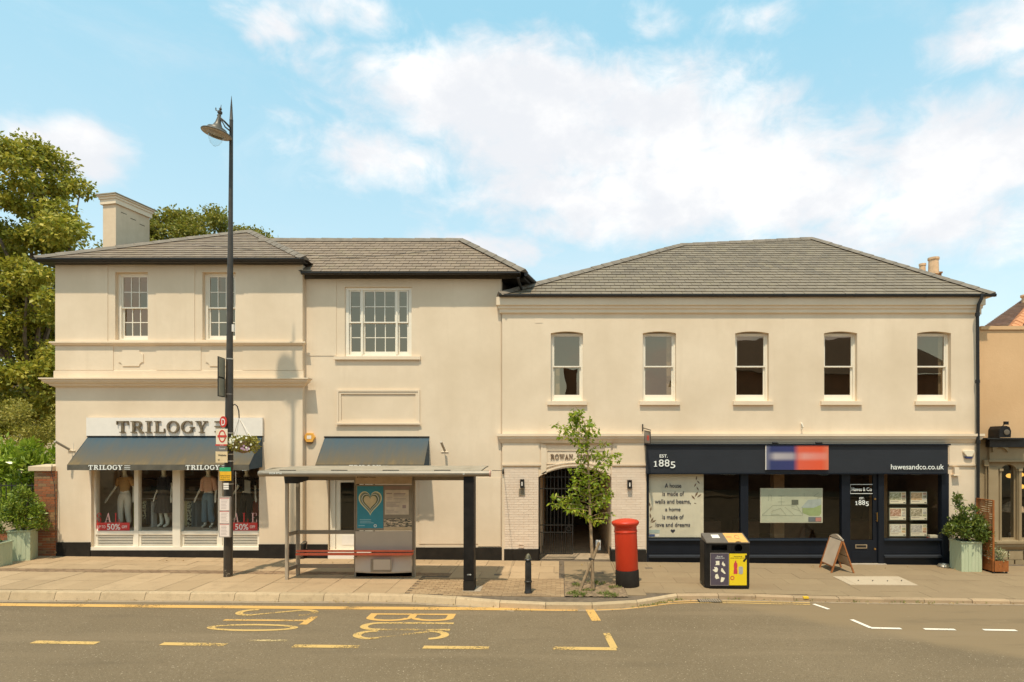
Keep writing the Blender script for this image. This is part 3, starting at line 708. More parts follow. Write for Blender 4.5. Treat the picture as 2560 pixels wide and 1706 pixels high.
for a, b in ((142, 227), (648, 757)):
    zt = PZ(1356 if a < 300 else 1361, YL); mk('plinth', MB().box(PX(a, YL) - (.0 if a < 300 else 0), PX(b, YL) + (.03 if a > 300 else 0), YL - .035, YL - .001, ZB, zt), PLINTH, bay)
mk('plinth', MB().box(sh[0], sh[1], YL - .02, YL - .001, ZB, PZ(1376, YL) - .001), PLINTH, bay)
mk('plinth', MB().box(XL1 + .001, XL1 + .03, YL + .0, YM, ZB, PZ(1361, YL)), PLINTH, bay)
z = lambda py: PZ(py, YL)
mk('cornice', mould(XL0, XL1, YL, [(.25, z(947) - .0), (.25, z(950)), (.205, z(951.5)), (.20, z(955)), (.16, z(959)), (.10, z(962)), (.09, z(965)), (.02, z(968)), (0, z(969))]), WALL2, bay)
mk('string_course', mould(XL0, XL1, YL, [(.10, z(855.5)), (.10, z(859)), (.07, z(860.5)), (.055, z(863)), (0, z(865))]), WALL2, bay)
mk('frieze', mould(XL0, XL1, YL, [(.0, z(927)), (.03, z(928)), (.03, z(948))], back=-.001), WALL, bay)
# raised bays and shallow pilaster strips
for (a, b, t, bt) in ((389, 506 - 0, 664, 854),):
    pass
for a, b, t, bt in ((139, 270, 664, 855), (391, 487, 664, 855), (611, 757, 664, 855), (139, 284, 866, 926), (391, 503, 866, 926), (607, 757, 866, 926)):
    mk('wall_panel', MB().box(PX(a, YL) + (.001 if a == 139 else 0), PX(b, YL) - (.001 if b == 757 else 0), YL - .014, YL - .0005, z(bt), z(t)), WALL, bay)
mk('wall_panel', MB().box(PX(710, YL), PX(757, YL) - .001, YL - .014, YL - .0005, z(1360), z(985)), WALL, bay)
def plaque(cx, cy, w, h, nt):
    X0, X1, Z0, Z1 = PX(cx - w / 2, YL), PX(cx + w / 2, YL), PZ(cy + h / 2, YL), PZ(cy - h / 2, YL); n = nt * YL / F; pts = []
    for (x, zz, a0) in ((X0, Z0, 90), (X1, Z0, 180), (X1, Z1, 270), (X0, Z1, 0)):
        pts += [(x + n * math.cos(rad(a0 - 90 * k / 5)), zz + n * math.sin(rad(a0 - 90 * k / 5))) for k in range(6)]
    mk('plaque', MB().prism(pts, YL - .02, YL - .0005), WALL2, bay)
plaque(328, 896, 62, 40, 10); plaque(546, 896, 62, 40, 10)
for q in (w1, w2): sash_window(bay, *q[:2], *q[2:], YL, 3, 2, rec=.12)
# shop front: post > panes; louvres
SY = YL + .12
sf = mk('shop_window', frame4(sh[0], sh[1], sh[2], sh[3], SY - .03, SY + .09, .045, .05, .1, .09), WHITE, bay)
mk('sill', MB().box(sh[0] - .02, sh[1] + .01, SY - .13, SY - .031, PZ(1376, YL), PZ(1368, YL)), WHITE, sf)
glassx = [(239, 330.5), (341, 430), (449, 541.5), (551, 644)]
for (a, b), (c, d) in zip(glassx, glassx[1:]):
    big = (b == 430)
    box('mullion', (PX(b, YL), PX(c, YL), SY - (.1 if big else .05), SY + .08, sh[2] + .09, sh[3] - .1), WHITE, sf)
for i, (a, b) in enumerate(glassx):
    xa, xb = PX(a, YL) if i else sh[0] + .045, PX(b, YL) if i < 3 else sh[1] - .05
    box('transom', (xa, xb, SY - .045, SY + .07, PZ(1338, YL), PZ(1329, YL)), WHITE, sf)
    mk('pane', MB().quad((xa, SY + .02, PZ(1329, YL)), (xb, SY + .02, PZ(1329, YL)), (xb, SY + .02, sh[3] - .1), (xa, SY + .02, sh[3] - .1)), GLASSS, sf)
    box('vent_backing', (xa, xb, SY + .04, SY + .06, sh[2] + .09, PZ(1338, YL)), DARK, sf)
    fr = mk('vent_frame', frame4(xa, xb, sh[2] + .09, PZ(1338, YL), SY - .02, SY + .03, .05, .05, .03, .02), WHITE, sf)
    z0, z1 = sh[2] + .115, PZ(1338, YL) - .035
    for k in range(6):
        zz = z0 + (z1 - z0) * (k + .5) / 6; 
        mk('louvre', MB().extx([(SY - .025, zz - .010), (SY + .015, zz + .002), (SY + .015, zz + .010), (SY - .025, zz + .002)], xa + .052, xb - .052), WHITE, sf)
# roof
Ye = 15.62; XA, XB_ = PX(90, Ye), PX(761, Ye); EZ = PZ(648, Ye); ap = (PX(625, 19.2), 19.2, PZ(581, 19.2)); Yb = 22.8
roof = mk('roof', MB().poly([(XA, Ye, EZ), (XB_, Ye, EZ), ap]).poly([(XB_, Ye, EZ), (XB_, Yb, EZ), ap]).poly([(XB_, Yb, EZ), (XA, Yb, EZ), ap]).poly([(XA, Yb, EZ), (XA, Ye, EZ), ap]).poly([(XA, Ye, EZ - .01), (XA, Yb, EZ - .01), (XB_, Yb, EZ - .01), (XB_, Ye, EZ - .01)]), UNDER, bay)
slates(roof, [(XA, Ye, EZ), (XB_, Ye, EZ), ap], .265, .27, SLATE2, limit=300)
slates(roof, [(XB_, Ye, EZ), (XB_, Yb, EZ), ap], .265, .6, SLATE2, limit=0)
ridge(roof, (XA, Ye, EZ), ap, (.4, -1, -.5), (-1, .4, -.5), w=.12); ridge(roof, (XB_, Ye, EZ), ap, (-.4, -1, -.5), (1, .4, -.5), w=.12)
mk('soffit', MB().box(XA + .03, XB_ - .03, Ye + .02, YL - .016, ZTL - .001, ZTL + .025).box(XA + .03, XL0 - .001, YL - .015, Yb, ZTL, ZTL + .025).box(XA + .02, XB_ - .02, Ye + .0, Ye + .019, ZTL - .005, EZ - .01), BLACKP, bay)
gutter(bay, XA - .03, XB_ + .02, Ye + .02, EZ + .012, r=.058)
mk('soffit', MB().box(XA - .03, XA + .02, Ye, Yb, ZTL + .0, EZ + .005), GUT, bay)
# chimney (stands a little askew)
th = rad(11.5); e1 = Vector((math.cos(th), -math.sin(th), 0)); e2 = Vector((math.sin(th), math.cos(th), 0)); c0 = Vector((-13.04, 17.5, 0))
def cbox(w, d, grow, za, zb):
    o = c0 - e1 * w; p = [o - e1 * grow - e2 * grow, c0 + e1 * grow - e2 * grow, c0 + e1 * grow + e2 * (d + grow), o - e1 * grow + e2 * (d + grow)]
    return [(v.x, v.y) for v in p], za, zb
CHM = cement('chimney_render', C3(.64, .53, .38), .3)
zc = lambda py, Y=17.5: PZ(py, Y)
pts, a_, b_ = cbox(.46, 1.13, 0, 7.9, zc(509)); ch = mk('chimney', MB().slab(pts, a_, b_), CHM, bay)
for gr, za, zb in ((.05, zc(510), zc(498)), (.075, zc(498), zc(492)), (.11, zc(492), zc(488.5)), (.135, zc(488.5), zc(486))):
    pts, a_, b_ = cbox(.46, 1.13, gr, za, zb); mk('chimney_cap', MB().slab(pts, a_ - .0003 * gr, b_), WALL2 if gr < .13 else plain('cap_lead', C3(.3, .26, .18), .7), ch)
for k in (.25, .56, .87):
    p = c0 + e2 * k + e1 * .004; d = e2 * .09
    mk('air_brick', MB().quad(p - d + Vector((0, 0, zc(522 + k * 18))), p + d + Vector((0, 0, zc(522 + k * 18))), p + d + Vector((0, 0, zc(520.5 + k * 18))), p - d + Vector((0, 0, zc(520.5 + k * 18)))), DARK, ch)
# ---------------------------------------------------------------- MIDDLE BUILDING
XM0, XM1 = XL1 + .001, PX(1254, YM); ZTM = PZ(687, YM)
mid = thing('shop_building', ((XM0 + XM1) / 2, YM, gz(-4)), 'cream rendered middle building with one wide tripartite sash window and blank moulded panel', 'building')
mw_ = (PX(862, YM), PX(1029, YM), PZ(891, YM), PZ(718, YM)); md = (PX(820, YM), PX(1062, YM), PZ(1376, YM), PZ(1160, YM))
mk('wall', holed(XM0, XM1, ZB, PZ(698, YM), YM, .3, [mw_, md]), WALL, mid)
mk('fascia_board', MB().box(XM0 - .0, PX(1302, 15.95), YM - .05, YM + .3, PZ(698, YM), PZ(684, YM)), plain('grey_fascia', C3(.07, .062, .045), .6), mid)
mk('plinth', MB().box(XM0 + .03, md[0], YM - .035, YM - .001, ZB, PZ(1361, YM)), PLINTH, mid)
mk('plinth', MB().box(md[1], XM1, YM - .035, YM - .001, ZB, PZ(1369, YM)), PLINTH, mid)
mk('plinth', MB().box(PX(931, YM), md[1] - .001, YM - .034, YM + .13, ZB, PZ(1369, YM) + .001), PLINTH, mid)
z = lambda py: PZ(py, YM)
for a, b, t, bt in ((767, 841, 699, 890), (1048, 1252, 699, 1360), (1195, 1252, 1195, 1366)):
    mk('wall_panel', MB().box(PX(a, YM), PX(b, YM), YM - (.012 if a != 1195 else .022), YM - .0005, z(bt), z(t)), WALL, mid)
gl_, gc_, gr_ = (873, 900), (907, 986), (993, 1019)
zm_ = z(804)
sash_window(mid, *mw_[:2], *mw_[2:], YM, 0, 2, rec=.05, groups=[(PX(871, YM), PX(902, YM), 1), (PX(906, YM), PX(989, YM), 3), (PX(993, YM), PX(1019, YM), 1)], zm=zm_, sill=(PX(837, YM), PX(1052, YM), z(900), z(892)), fw=.09)
zz = lambda a, b, c, d, p, s: mk('panel_moulding', frame4(PX(a, YM), PX(b, YM), z(d), z(c), YM - p, YM - .0005, s, s, s, s), WALL2, mid)
zz(843, 1050, 975, 1061, .045, .05); zz(848, 1045, 980, 1057, .028, .06)
mk('panel_moulding', MB().box(PX(840, YM), PX(1053, YM), YM - .075, YM - .046, z(1062), z(1058)), WALL2, mid)
# door and side light of the middle shop, blank painted infill to its right
DY = YM + .14
box('infill_wall', (PX(937, YM), md[1] - .006, YM + .004, DY + .1, md[2], md[3]), WALL, mid)
dr = mk('door', frame4(PX(836, YM), PX(905, YM), z(1375), z(1196), DY - .02, DY + .04, .11, .11, .12, .42), WHITE, mid)
mk('door_frame', frame4(PX(822, YM), PX(930, YM), z(1378), z(1172), DY - .05, DY + .06, .14, .22, .1, .03), WHITE, mid)
mk('pane', MB().quad((PX(844, YM), DY + .01, z(1330)), (PX(896, YM), DY + .01, z(1330)), (PX(896, YM), DY + .01, z(1208)), (PX(844, YM), DY + .01, z(1208))), GLASSS, dr)
mk('door_panel', MB().box(PX(851, YM), PX(893, YM), DY - .028, DY - .0205, z(1365), z(1340)), WHITE2, dr)
mk('door_step', MB().box(PX(824, YM), PX(930, YM), YM - .12, YM + .1, gz(-5.5), z(1378)), WHITE2, mid)
# interior behind the middle door
def room(par, x0, x1, y0, y1, z0, z1, mats):
    m = MB(); m.quad((x0, y1, z0), (x1, y1, z0), (x1, y1, z1), (x0, y1, z1)); m.quad((x0, y0, z0), (x0, y1, z0), (x0, y1, z1), (x0, y0, z1)); m.quad((x1, y1, z0), (x1, y0, z0), (x1, y0, z1), (x1, y1, z1))
    m.quad((x0, y0, z1), (x0, y1, z1), (x1, y1, z1), (x1, y0, z1)); mk('room_wall', m, mats[0], par)
    mk('room_floor', MB().quad((x0, y0, z0), (x1, y0, z0), (x1, y1, z0), (x0, y1, z0)), mats[1], par)
GREYW = plain('room_grey_wall', C3(.34, .29, .21), .9, var=.2, scale=.8); ROOMF = plain('room_floor_wood', C3(.12, .075, .04), .6)
SHOPW = plain('shop_back_wall', C3(.46, .37, .25), .9, var=.3, scale=.9)
room(bay, XL0 + .31, XL1 - .31, YL + .31, 17.6, z(880), ZTL - .02, (GREYW, ROOMF))
room(mid, XM0 + .05, XM1 - .05, YM + .31, 19.5, z(905), PZ(700, YM), (GREYW, ROOMF))
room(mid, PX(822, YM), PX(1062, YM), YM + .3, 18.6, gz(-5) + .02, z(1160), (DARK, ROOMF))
# roof of the middle building
Ye = 15.77; XA, XB_ = PX(755, Ye), PX(1310, Ye); EZ = PZ(681, Ye); r1 = (PX(1155, 17.75), 17.75, PZ(603, 17.75)); r0 = (PX(650, 17.75), 17.75, PZ(603, 17.75))
bk = (XB_ + .75, 18.9, EZ)
roof = mk('roof', MB().poly([(XA, Ye, EZ), (XB_, Ye, EZ), r1, (r0[0] - .6, 17.75, r0[2])]).poly([(XB_, Ye, EZ), bk, r1]).poly([bk, (XB_ - 9, 21.5, EZ), (r0[0] - .6, 17.75, r0[2]), r1]), UNDER, mid)
slates(roof, [(XA + .03, Ye, EZ), (XB_, Ye, EZ), r1, r0], .2, .26, SLATE2, limit=300)
slates(roof, [(XB_, Ye, EZ), bk, r1], .2, .26, SLATE2, limit=0)
ridge(roof, r0, r1, (0, -1, -.7), (0, 1, -.7), name='ridge_tile', w=.1); ridge(roof, (XB_, Ye, EZ), r1, (-.4, -1, -.5), (1, .1, -.5), w=.12)
gutter(mid, XA, PX(1302, 15.7), Ye + .03, EZ + .0, r=.065)
mk('soffit', MB().box(XA, XB_ - .02, Ye + .03, YM - .051, PZ(688, YM), PZ(684, YM)), BLACKP, mid)
mk('side_wall', MB().poly([(XM1, YM + .301, ZB), (XM1 + .9, 19, ZB), (XM1 + .9, 19, ZTM), (XM1, YM + .301, ZTM)]), plain('dark_render', C3(.12, .10, .075), .8), mid)
mk('fascia_board', MB().poly([(XB_ + .0, Ye + .03, EZ - .16), (bk[0], bk[1], EZ - .16), (bk[0], bk[1], EZ), (XB_ + .0, Ye + .03, EZ)]).poly([(XM1, YM, EZ - .16), (XB_, Ye + .03, EZ - .16), bk[:2] + (EZ - .16,), (XM1 + .9, 19, EZ - .16)]), BLACKP, mid)
mk('gutter', MB().tube([(XB_ + .05, Ye, EZ - .05), (bk[0] + .05, bk[1], EZ - .05)], .055, 8), GUT, mid)
downpipe(mid, [(PX(1296, 15.8), 15.72, PZ(694, 15.7)), (PX(1297, 15.8), 15.8, PZ(705, 15.8)), (PX(1304, 16.1), 16.1, PZ(724, 16.1))], .035)
# aerial cable drooping over both slate roofs
rw = mk('roof_cable', MB().tube([(PX(a, y), y, PZ(b, y)) for a, b, y in ((480, 612, 16.9), (600, 622, 16.6), (745, 636, 16.45), (860, 645, 16.5), (960, 640, 16.7), (1060, 629, 16.95), (1152, 617, 17.2))], .006, 5), BLACKP, None, label='thin dark cable drooping across the two brown slate roofs', cat='cable', origin=(PX(800, 16.5), 16.5, PZ(650, 16.5)))
# ---------------------------------------------------------------- RIGHT BUILDING
XR0, XR1 = PX(1255, YR), PX(2442, YR); z = lambda py: PZ(py, YR); X = lambda px: PX(px, YR); ZTR = z(746)
rb = thing('office_building', ((XR0 + XR1) / 2, YR, gz(5)), 'long cream building with five sash windows, grey hipped roof, arched gateway and navy shopfront', 'building')
wins = [(1377, 1457.5, 1368, 1467), (1607, 1690, 1599, 1699), (1838, 1922, 1832, 1932), (2060, 2143, 2051, 2153), (2293, 2377.5, 2286, 2388)]
holes = [(X(a), X(b), z(1003), z(829)) for a, b, c, d in wins]
arch = (X(1346), X(1528.6), ZB, z(1169)); sfh = (X(1616), X(2370), ZB, z(1113))
mk('wall', holed(XR0, XR1, ZB, ZTR, YR, .32, holes + [arch, sfh]), WALL, rb)
mk('side_wall', MB().box(XR1 - .3, XR1, YR + .321, 21, ZB, ZTR), WALL, rb)
def archfill(x0, x1, zt, zs, y0, y1, n=16, flat=None):
    """spandrel between a level top zt and a segmental curve springing at zs"""
    m = MB(); hw = (x1 - x0) / 2; cx = (x0 + x1) / 2; rise = zt - zs - .001; Rr = (hw * hw + rise * rise) / (2 * rise); zc_ = zt - .001 - Rr
    f = lambda x: zc_ + math.sqrt(max(Rr * Rr - (x - cx) ** 2, 0)) if flat is None else (zs + rise * min(1, (hw - abs(x - cx)) / (hw * flat)))
    for i in range(n):
        a, b = x0 + (x1 - x0) * i / n, x0 + (x1 - x0) * (i + 1) / n
        m.prism([(a, f(a)), (b, f(b)), (b, zt), (a, zt)], y0, y1)
    return m
for a, b, c, d in wins:
    mk('arch_head', archfill(X(a), X(b), z(829) - .0, z(833.5), YR + .0005, YR + .13, 10), WALL, rb)
    zz_ = z(1003)
    w = sash_window(rb, X(a), X(b), z(1003), z(835) + .03, YR, 1, 1, rec=.13, sill=(X(c), X(d), z(1013), z(1003.5)), fw=.05, bot=.13, zm=z(914))
mk('arch_head', archfill(arch[0], arch[1], arch[3], z(1193), YR + .0005, YR + .3, 24), WALL, rb)
mk('cornice', mould(XR0, XR1, YR, [(.14, z(746)), (.14, z(765.5)), (.10, z(767)), (.095, z(773)), (.065, z(775)), (.06, z(783)), (.01, z(785)), (0, z(786))]), WALL2, rb)
prof = [(.13, z(1085)), (.13, z(1091)), (.10, z(1093)), (.095, z(1097)), (.05, z(1102)), (.03, z(1106)), (0, z(1109))]
mk('cornice', mould(XR0, XR1, YR, prof), WALL2, rb)
mk('cornice', mould(X(1356), X(1527), YR - .035, [(.13, z(1085) + .003)] + prof[1:], back=-.05), WALL2, rb)
for a, b in ((1258, 1350), (1532, 1614), (2372, 2441)):
    mk('frieze', MB().box(X(a), X(b), YR - .02, YR - .0005, z(1160), z(1109)), WALL, rb)
    mk('string_course', mould(X(a) - .0, X(b), YR - .0, [(.05, z(1160.5)), (.05, z(1164)), (.03, z(1166)), (0, z(1168))], l=.5, r=.5), WALL2, rb)
# gateway surround with name panel
mk('arch_surround', archfill(X(1352), X(1527), z(1110), z(1194), YR - .035, YR - .0005, 24) if False else MB().box(X(1352), X(1366), YR - .03, YR - .0005, z(1185), z(1110)).box(X(1512), X(1527), YR - .03, YR - .0005, z(1185), z(1110)), WALL, rb)
def arcstrip(x0, x1, zs, zt, w_, y0, y1, n=20):
    m = MB(); hw = (x1 - x0) / 2; cx = (x0 + x1) / 2; rise = zt - zs; Rr = (hw * hw + rise * rise) / (2 * rise); zc_ = zt - Rr
    f = lambda x, r: zc_ + math.sqrt(r * r - (x - cx) ** 2)
    for i in range(n):
        a, b = x0 + (x1 - x0) * i / n, x0 + (x1 - x0) * (i + 1) / n
        m.prism([(a, f(a, Rr)), (b, f(b, Rr)), (b, f(b, Rr + w_)), (a, f(a, Rr + w_))], y0, y1)
    return m
mk('arch_moulding', arcstrip(X(1350), X(1525), z(1190), z(1165), .035, YR - .03, YR - .0006), WALL2, rb)
mk('arch_moulding', arcstrip(X(1365), X(1512), z(1170), z(1158), .03, YR - .025, YR - .0006), WALL2, rb)
mk('name_panel', frame4(X(1366), X(1512), z(1160), z(1125), YR - .022, YR - .0006, .02, .02, .02, .001), WALL2, rb)
for s_, a, b in (('ROWAN', 1376, 1433), ('COURT', 1444, 1504)):
    slabtext('letter', s_, X(a), X(b), z(1148), z(1136), YR - .001, .025, plain('bronze_letter', C3(.16, .10, .05), .5) if a == 1376 else bpy.data.materials['bronze_letter'], rb, each=False)
# painted brick piers
for a, b in ((1261, 1346), (1528.6, 1614)):
    xa, xb = X(a), X(b); z0, z1 = z(1373), z(1169); n = 33; hh = (z1 - z0) / n
    for r_ in range(n):
        wb = (xb - xa) / 3.5; xx = xa - (wb / 2 if r_ % 2 else 0)
        while xx < xb - .01:
            p, q = max(xx, xa), min(xx + wb, xb)
            if q - p > .02:
                j = R.uniform(0, .006); box('brick', (p + .003, q - .003, YR - .011 - j * .6, YR - .0008, z0 + r_ * hh + .0035, z0 + (r_ + 1) * hh - .0035), BRICKP, rb)
            xx += wb
    mk('plinth', MB().box(xa - .005, xb + .01, YR - .05, YR - .001, ZB, z(1373 if a < 1500 else 1375)), PLINTH, rb)
    s_ = 1 if a < 1500 else -1; xe = arch[0] if a < 1500 else arch[1]
    mk('plinth', MB().box(xe + .001 * s_, xe + .02 * s_, YR - .05, YR + .4, ZB, z(1373)), PLINTH, rb)
mk('plinth', MB().box(X(2370), XR1, YR - .04, YR - .001, ZB, z(1378)), PLINTH, rb)
mk('air_brick', frame4(X(1296), X(1310), z(1369), z(1361), YR - .03, YR - .017, .01, .01, .01, .01), BRICKP, rb)
mk('air_brick', MB().box(X(1297), X(1311), YR - .035, YR - .023, z(1239), z(1221)), plain('grey_vent', C3(.35, .30, .2), .7), rb)
for k in range(5): mk('air_brick', MB().box(X(1298), X(1310), YR - .037, YR - .0355, z(1224 + k * 3.2), z(1225.2 + k * 3.2)), DARK, rb)
mk('air_brick', MB().box(X(1338), X(1356), YR - .008, YR - .0005, z(808), z(797)), WALL2, rb)
# passage
PF = plain('passage_floor', C3(.34, .28, .19), .9, var=.2, bump=.3)
pg = MB(); pg.quad((arch[0], 16.2, gz(0)), (arch[1], 16.2, gz(1)), (arch[1], 23, gz(1)), (arch[0], 23, gz(0))); mk('passage_floor', pg, PF, rb)
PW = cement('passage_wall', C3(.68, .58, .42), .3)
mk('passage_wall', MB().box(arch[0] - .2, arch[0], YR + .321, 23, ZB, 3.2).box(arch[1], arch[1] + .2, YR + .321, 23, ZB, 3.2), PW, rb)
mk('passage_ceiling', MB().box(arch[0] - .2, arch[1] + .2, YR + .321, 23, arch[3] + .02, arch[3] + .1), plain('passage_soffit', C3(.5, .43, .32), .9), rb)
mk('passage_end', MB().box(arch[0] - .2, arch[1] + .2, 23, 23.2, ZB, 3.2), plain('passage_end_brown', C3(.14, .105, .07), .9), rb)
for k in range(4):
    y0 = 17.0 + k * 1.3; mk('passage_pilaster', MB().box(arch[0], arch[0] + .06, y0, y0 + .35, gz(0), 2.6), PW, rb)
mk('passage_door', MB().box(arch[0] + .1, arch[0] + .9, 22.9, 22.99, gz(0), 2.3), plain('grey_door', C3(.1, .095, .075), .6), rb)
# shopfront in navy joinery
Z0, Z1 = PZ(1347, YR), PZ(1183, YR); FY = YR + .02
sfw = mk('shopfront', MB().box(sfh[0], sfh[1], FY - .02, FY + .2, z(1185), sfh[3]), NAVY, rb)
posts = [(1616, 1621.7), (1851, 1870), (2103.5, 2123), (2195, 2209), (2352, 2370)]
for i, (a, b) in enumerate(posts):
    ex = .06 if i == 4 else .045
    box('post', (X(a), X(b), FY - ex, FY + .1, gz(X(b)) - .1, z(1185)), NAVY, sfw)
for a, b in ((1621.7, 1851), (1870, 2103.5), (2209, 2352)):
    mk('stall_riser', MB().box(X(a), X(b), FY - .01, FY + .1, gz(X(b)) - .1, z(1351)), NAVY, sfw)
    mk('stall_riser', frame4(X(a) + .01, X(b) - .01, z(1385), z(1353), FY - .022, FY - .0105, .05, .05, .03, .03), NAVY, sfw)
    mk('sill', MB().extx([(FY - .075, z(1351)), (FY + .08, z(1351)), (FY + .08, z(1346.5)), (FY - .06, z(1348))], X(a) + .001, X(b) - .001), NAVY, sfw)
    mk('ledge', MB().extx([(FY - .09, z(1394)), (FY - .011, z(1394)), (FY - .011, z(1387)), (FY - .09, z(1390))], X(a) + .001, X(b) - .001), NAVY2, sfw)
    mk('pane', MB().quad((X(a), FY + .03, Z0), (X(b), FY + .03, Z0), (X(b), FY + .03, Z1), (X(a), FY + .03, Z1)), GLASSS, sfw)
dx0, dx1 = X(2123), X(2195)
door = mk('door', frame4(dx0 + .005, dx1 - .005, z(1407), z(1186), FY - .0, FY + .05, .035, .12, .03, .60), NAVY, rb)
mk('door_panel', MB().box(dx0 + .08, dx1 - .16, FY - .008, FY - .0005, z(1397), z(1380)), NAVY, door)
mk('pane', MB().quad((dx0, FY + .03, z(1350)), (dx1, FY + .03, z(1350)), (dx1, FY + .03, z(1188)), (dx0, FY + .03, z(1188))), GLASSS, door)
GOLD = plain('brass', C3(.62, .40, .13), .3, 1, var=.1)
mk('handle', MB().tube([(X(2191), FY - .06, z(1304)), (X(2191), FY - .06, z(1281))], .012, 8).tube([(X(2191), FY - .06, z(1302)), (X(2191), FY, z(1302))], .009, 6).tube([(X(2191), FY - .06, z(1283)), (X(2191), FY, z(1283))], .009, 6), GOLD, door, smooth=True)
for py in (1248, 1373): mk('lock', MB().lathe([(.001, .02), (.025, .018), (.028, 0)], (X(2188), FY, z(py)), 12, Vector((0, -1, 0))), GOLD, door, smooth=True)
mk('letter_box', frame4(X(2139), X(2168), z(1371.5), z(1362), FY - .016, FY - .0005, .02, .02, .018, .018), plain('aged_brass', C3(.5, .42, .28), .4, .6), door)
mk('letter_flap', MB().box(X(2141), X(2166), FY - .008, FY - .0006, z(1370), z(1363.5)), BLACKP, door)
mk('door_step', MB().box(X(2120), X(2212), YR - .1, YR + .1, gz(8) - .1, z(1409)), plain('step_stone', C3(.4, .35, .27), .7), rb)
# room behind the shopfront
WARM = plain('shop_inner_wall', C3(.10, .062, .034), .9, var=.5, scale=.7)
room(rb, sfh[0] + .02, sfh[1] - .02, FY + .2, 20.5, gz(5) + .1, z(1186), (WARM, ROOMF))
room(rb, XR0 + .32, XR1 - .31, YR + .33, 18.4, z(1030), ZTR - .05, (GREYW, ROOMF))
mk('room_partition', MB().box(X(1975), X(2003), 17.2, 17.5, gz(5), z(1186)).box(X(2255), X(2290), 17.4, 17.7, gz(5), z(1186)), plain('timber_pier', C3(.42, .27, .13), .8), rb)
for k, xx in enumerate((1690, 1800, 1910, 2040, 2230)):
    mk('desk', MB().box(X(xx), X(xx + 60), 18.3, 18.9, gz(5) + .1, gz(5) + .8), plain('desk_wood', C3(.16, .09, .045), .6) if k == 0 else bpy.data.materials['desk_wood'], rb)
# curtains of the first upper window
mk('curtain', MB().box(X(1383), X(1399), YR + .34, YR + .36, z(1003), z(918)), plain('curtain_cloth', C3(.42, .36, .25), .9), rb)
mk('curtain', MB().box(X(1672), X(1683), YR + .34, YR + .36, z(1003), z(835)), bpy.data.materials['curtain_cloth'], rb)
mk('curtain', MB().box(X(2366), X(2376), YR + .34, YR + .36, z(1003), z(835)), bpy.data.materials['curtain_cloth'], rb)
# roof
Ye = 15.84; XA, XB_ = PX(1250, Ye), PX(2482, Ye); EZ = PZ(738, Ye)
rl = (PX(1703, 20.5), 20.5, PZ(615, 20.5)); rr_ = (PX(2030, 21.4), 21.4, PZ(599, 21.4))
sm = (rl[2] - EZ) / (rl[1] - Ye); kz = (CY - 599) / F; Yr = (EZ - sm * Ye - H) / (kz - sm); rr_ = (PX(2030, Yr), Yr, EZ + sm * (Yr - Ye))
roof = mk('roof', MB().poly([(XA, Ye, EZ), (XB_, Ye, EZ), rr_, rl]).poly([(XB_, Ye, EZ), (XB_, 26, EZ), rr_]).poly([(XA, 26, EZ), (XA, Ye, EZ), rl]).poly([(XB_, 26, EZ), (XA, 26, EZ), rl, rr_]).poly([(XA, Ye, EZ - .01), (XA, 26, EZ - .01), (XB_, 26, EZ - .01), (XB_, Ye, EZ - .01)]), UNDER, rb)
slates(roof, [(XA, Ye, EZ), (XB_, Ye, EZ), rr_, rl], .27, .27, SLATE, th=.017)
ridge(roof, (XA, Ye, EZ), rl, (.4, -1, -.5), (-1, .3, -.5)); ridge(roof, rl, rr_, (0, -1, -.6), (0, 1, -.6), name='ridge_tile', w=.1); ridge(roof, (XB_, Ye, EZ), rr_, (-.4, -1, -.5), (1, .3, -.5))
gutter(rb, XA - .02, XB_ + .04, Ye + .02, EZ + .012, r=.058)
mk('soffit', MB().box(XA, XB_, Ye + .03, YR + .3, ZTR + .001, EZ - .012), WALL2, rb)
mk('soffit', MB().box(XR1 + .141, XB_ - .01, YR + .31, 21, ZTR, ZTR + .04), GUT, rb)
mk('fascia_board', MB().box(XR1 + .0, XR1 + .14, YR + .021, 20, z(786), z(747)), WALL2, rb)
dp = X(2446)
dz_ = z(740)
downpipe(rb, [(PX(2452, 15.8), 15.76, dz_), (PX(2451, 15.8), 15.76, z(752)), (PX(2443, 15.85), 15.8, z(766)), (PX(2441, 15.88), 15.84, z(790)), (PX(2445, 15.9), 15.9, z(1000)), (PX(2445, 15.9), 15.9, z(1395))], .042,
         [(PX(2441, 15.88), 15.84, z(790)), (PX(2444, 15.9), 15.9, z(955)), (PX(2445, 15.9), 15.9, z(1105)), (PX(2445, 15.9), 15.9, z(1250))])
# chimney pots beyond the roof
Y_ = 24.0; cs = thing('chimney_stack', (PX(2325, Y_), Y_, PZ(760, Y_)), 'two buff clay chimney pots on a brick stack behind the grey slate roof', 'chimney')
box('stack', (PX(2298, Y_), PX(2354, Y_), Y_, Y_ + .6, 6, PZ(684, Y_)), BRICKR, cs); box('stack_cap', (PX(2322, Y_), PX(2355, Y_), Y_ - .05, Y_ + .3, PZ(684, Y_), PZ(680, Y_)), BRICKR, cs)
POT = plain('buff_clay', C3(.60, .42, .25), .8, var=.2, bump=.2)
for px, top, w_ in ((2306, 660, 15), (2326, 649, 24)):
    r_ = w_ / 2 * Y_ / F; zt = PZ(top, Y_); zb_ = PZ(690, Y_); mk('chimney_pot', MB().lathe([(r_, zb_), (r_ * .92, zt - .1), (r_ * 1.08, zt - .08), (r_ * 1.08, zt), (r_ * .85, zt), (r_ * .8, zt - .3)], (PX(px, Y_), Y_ - (.0 if px < 2310 else .2), 0), 20), POT, cs, smooth=True)
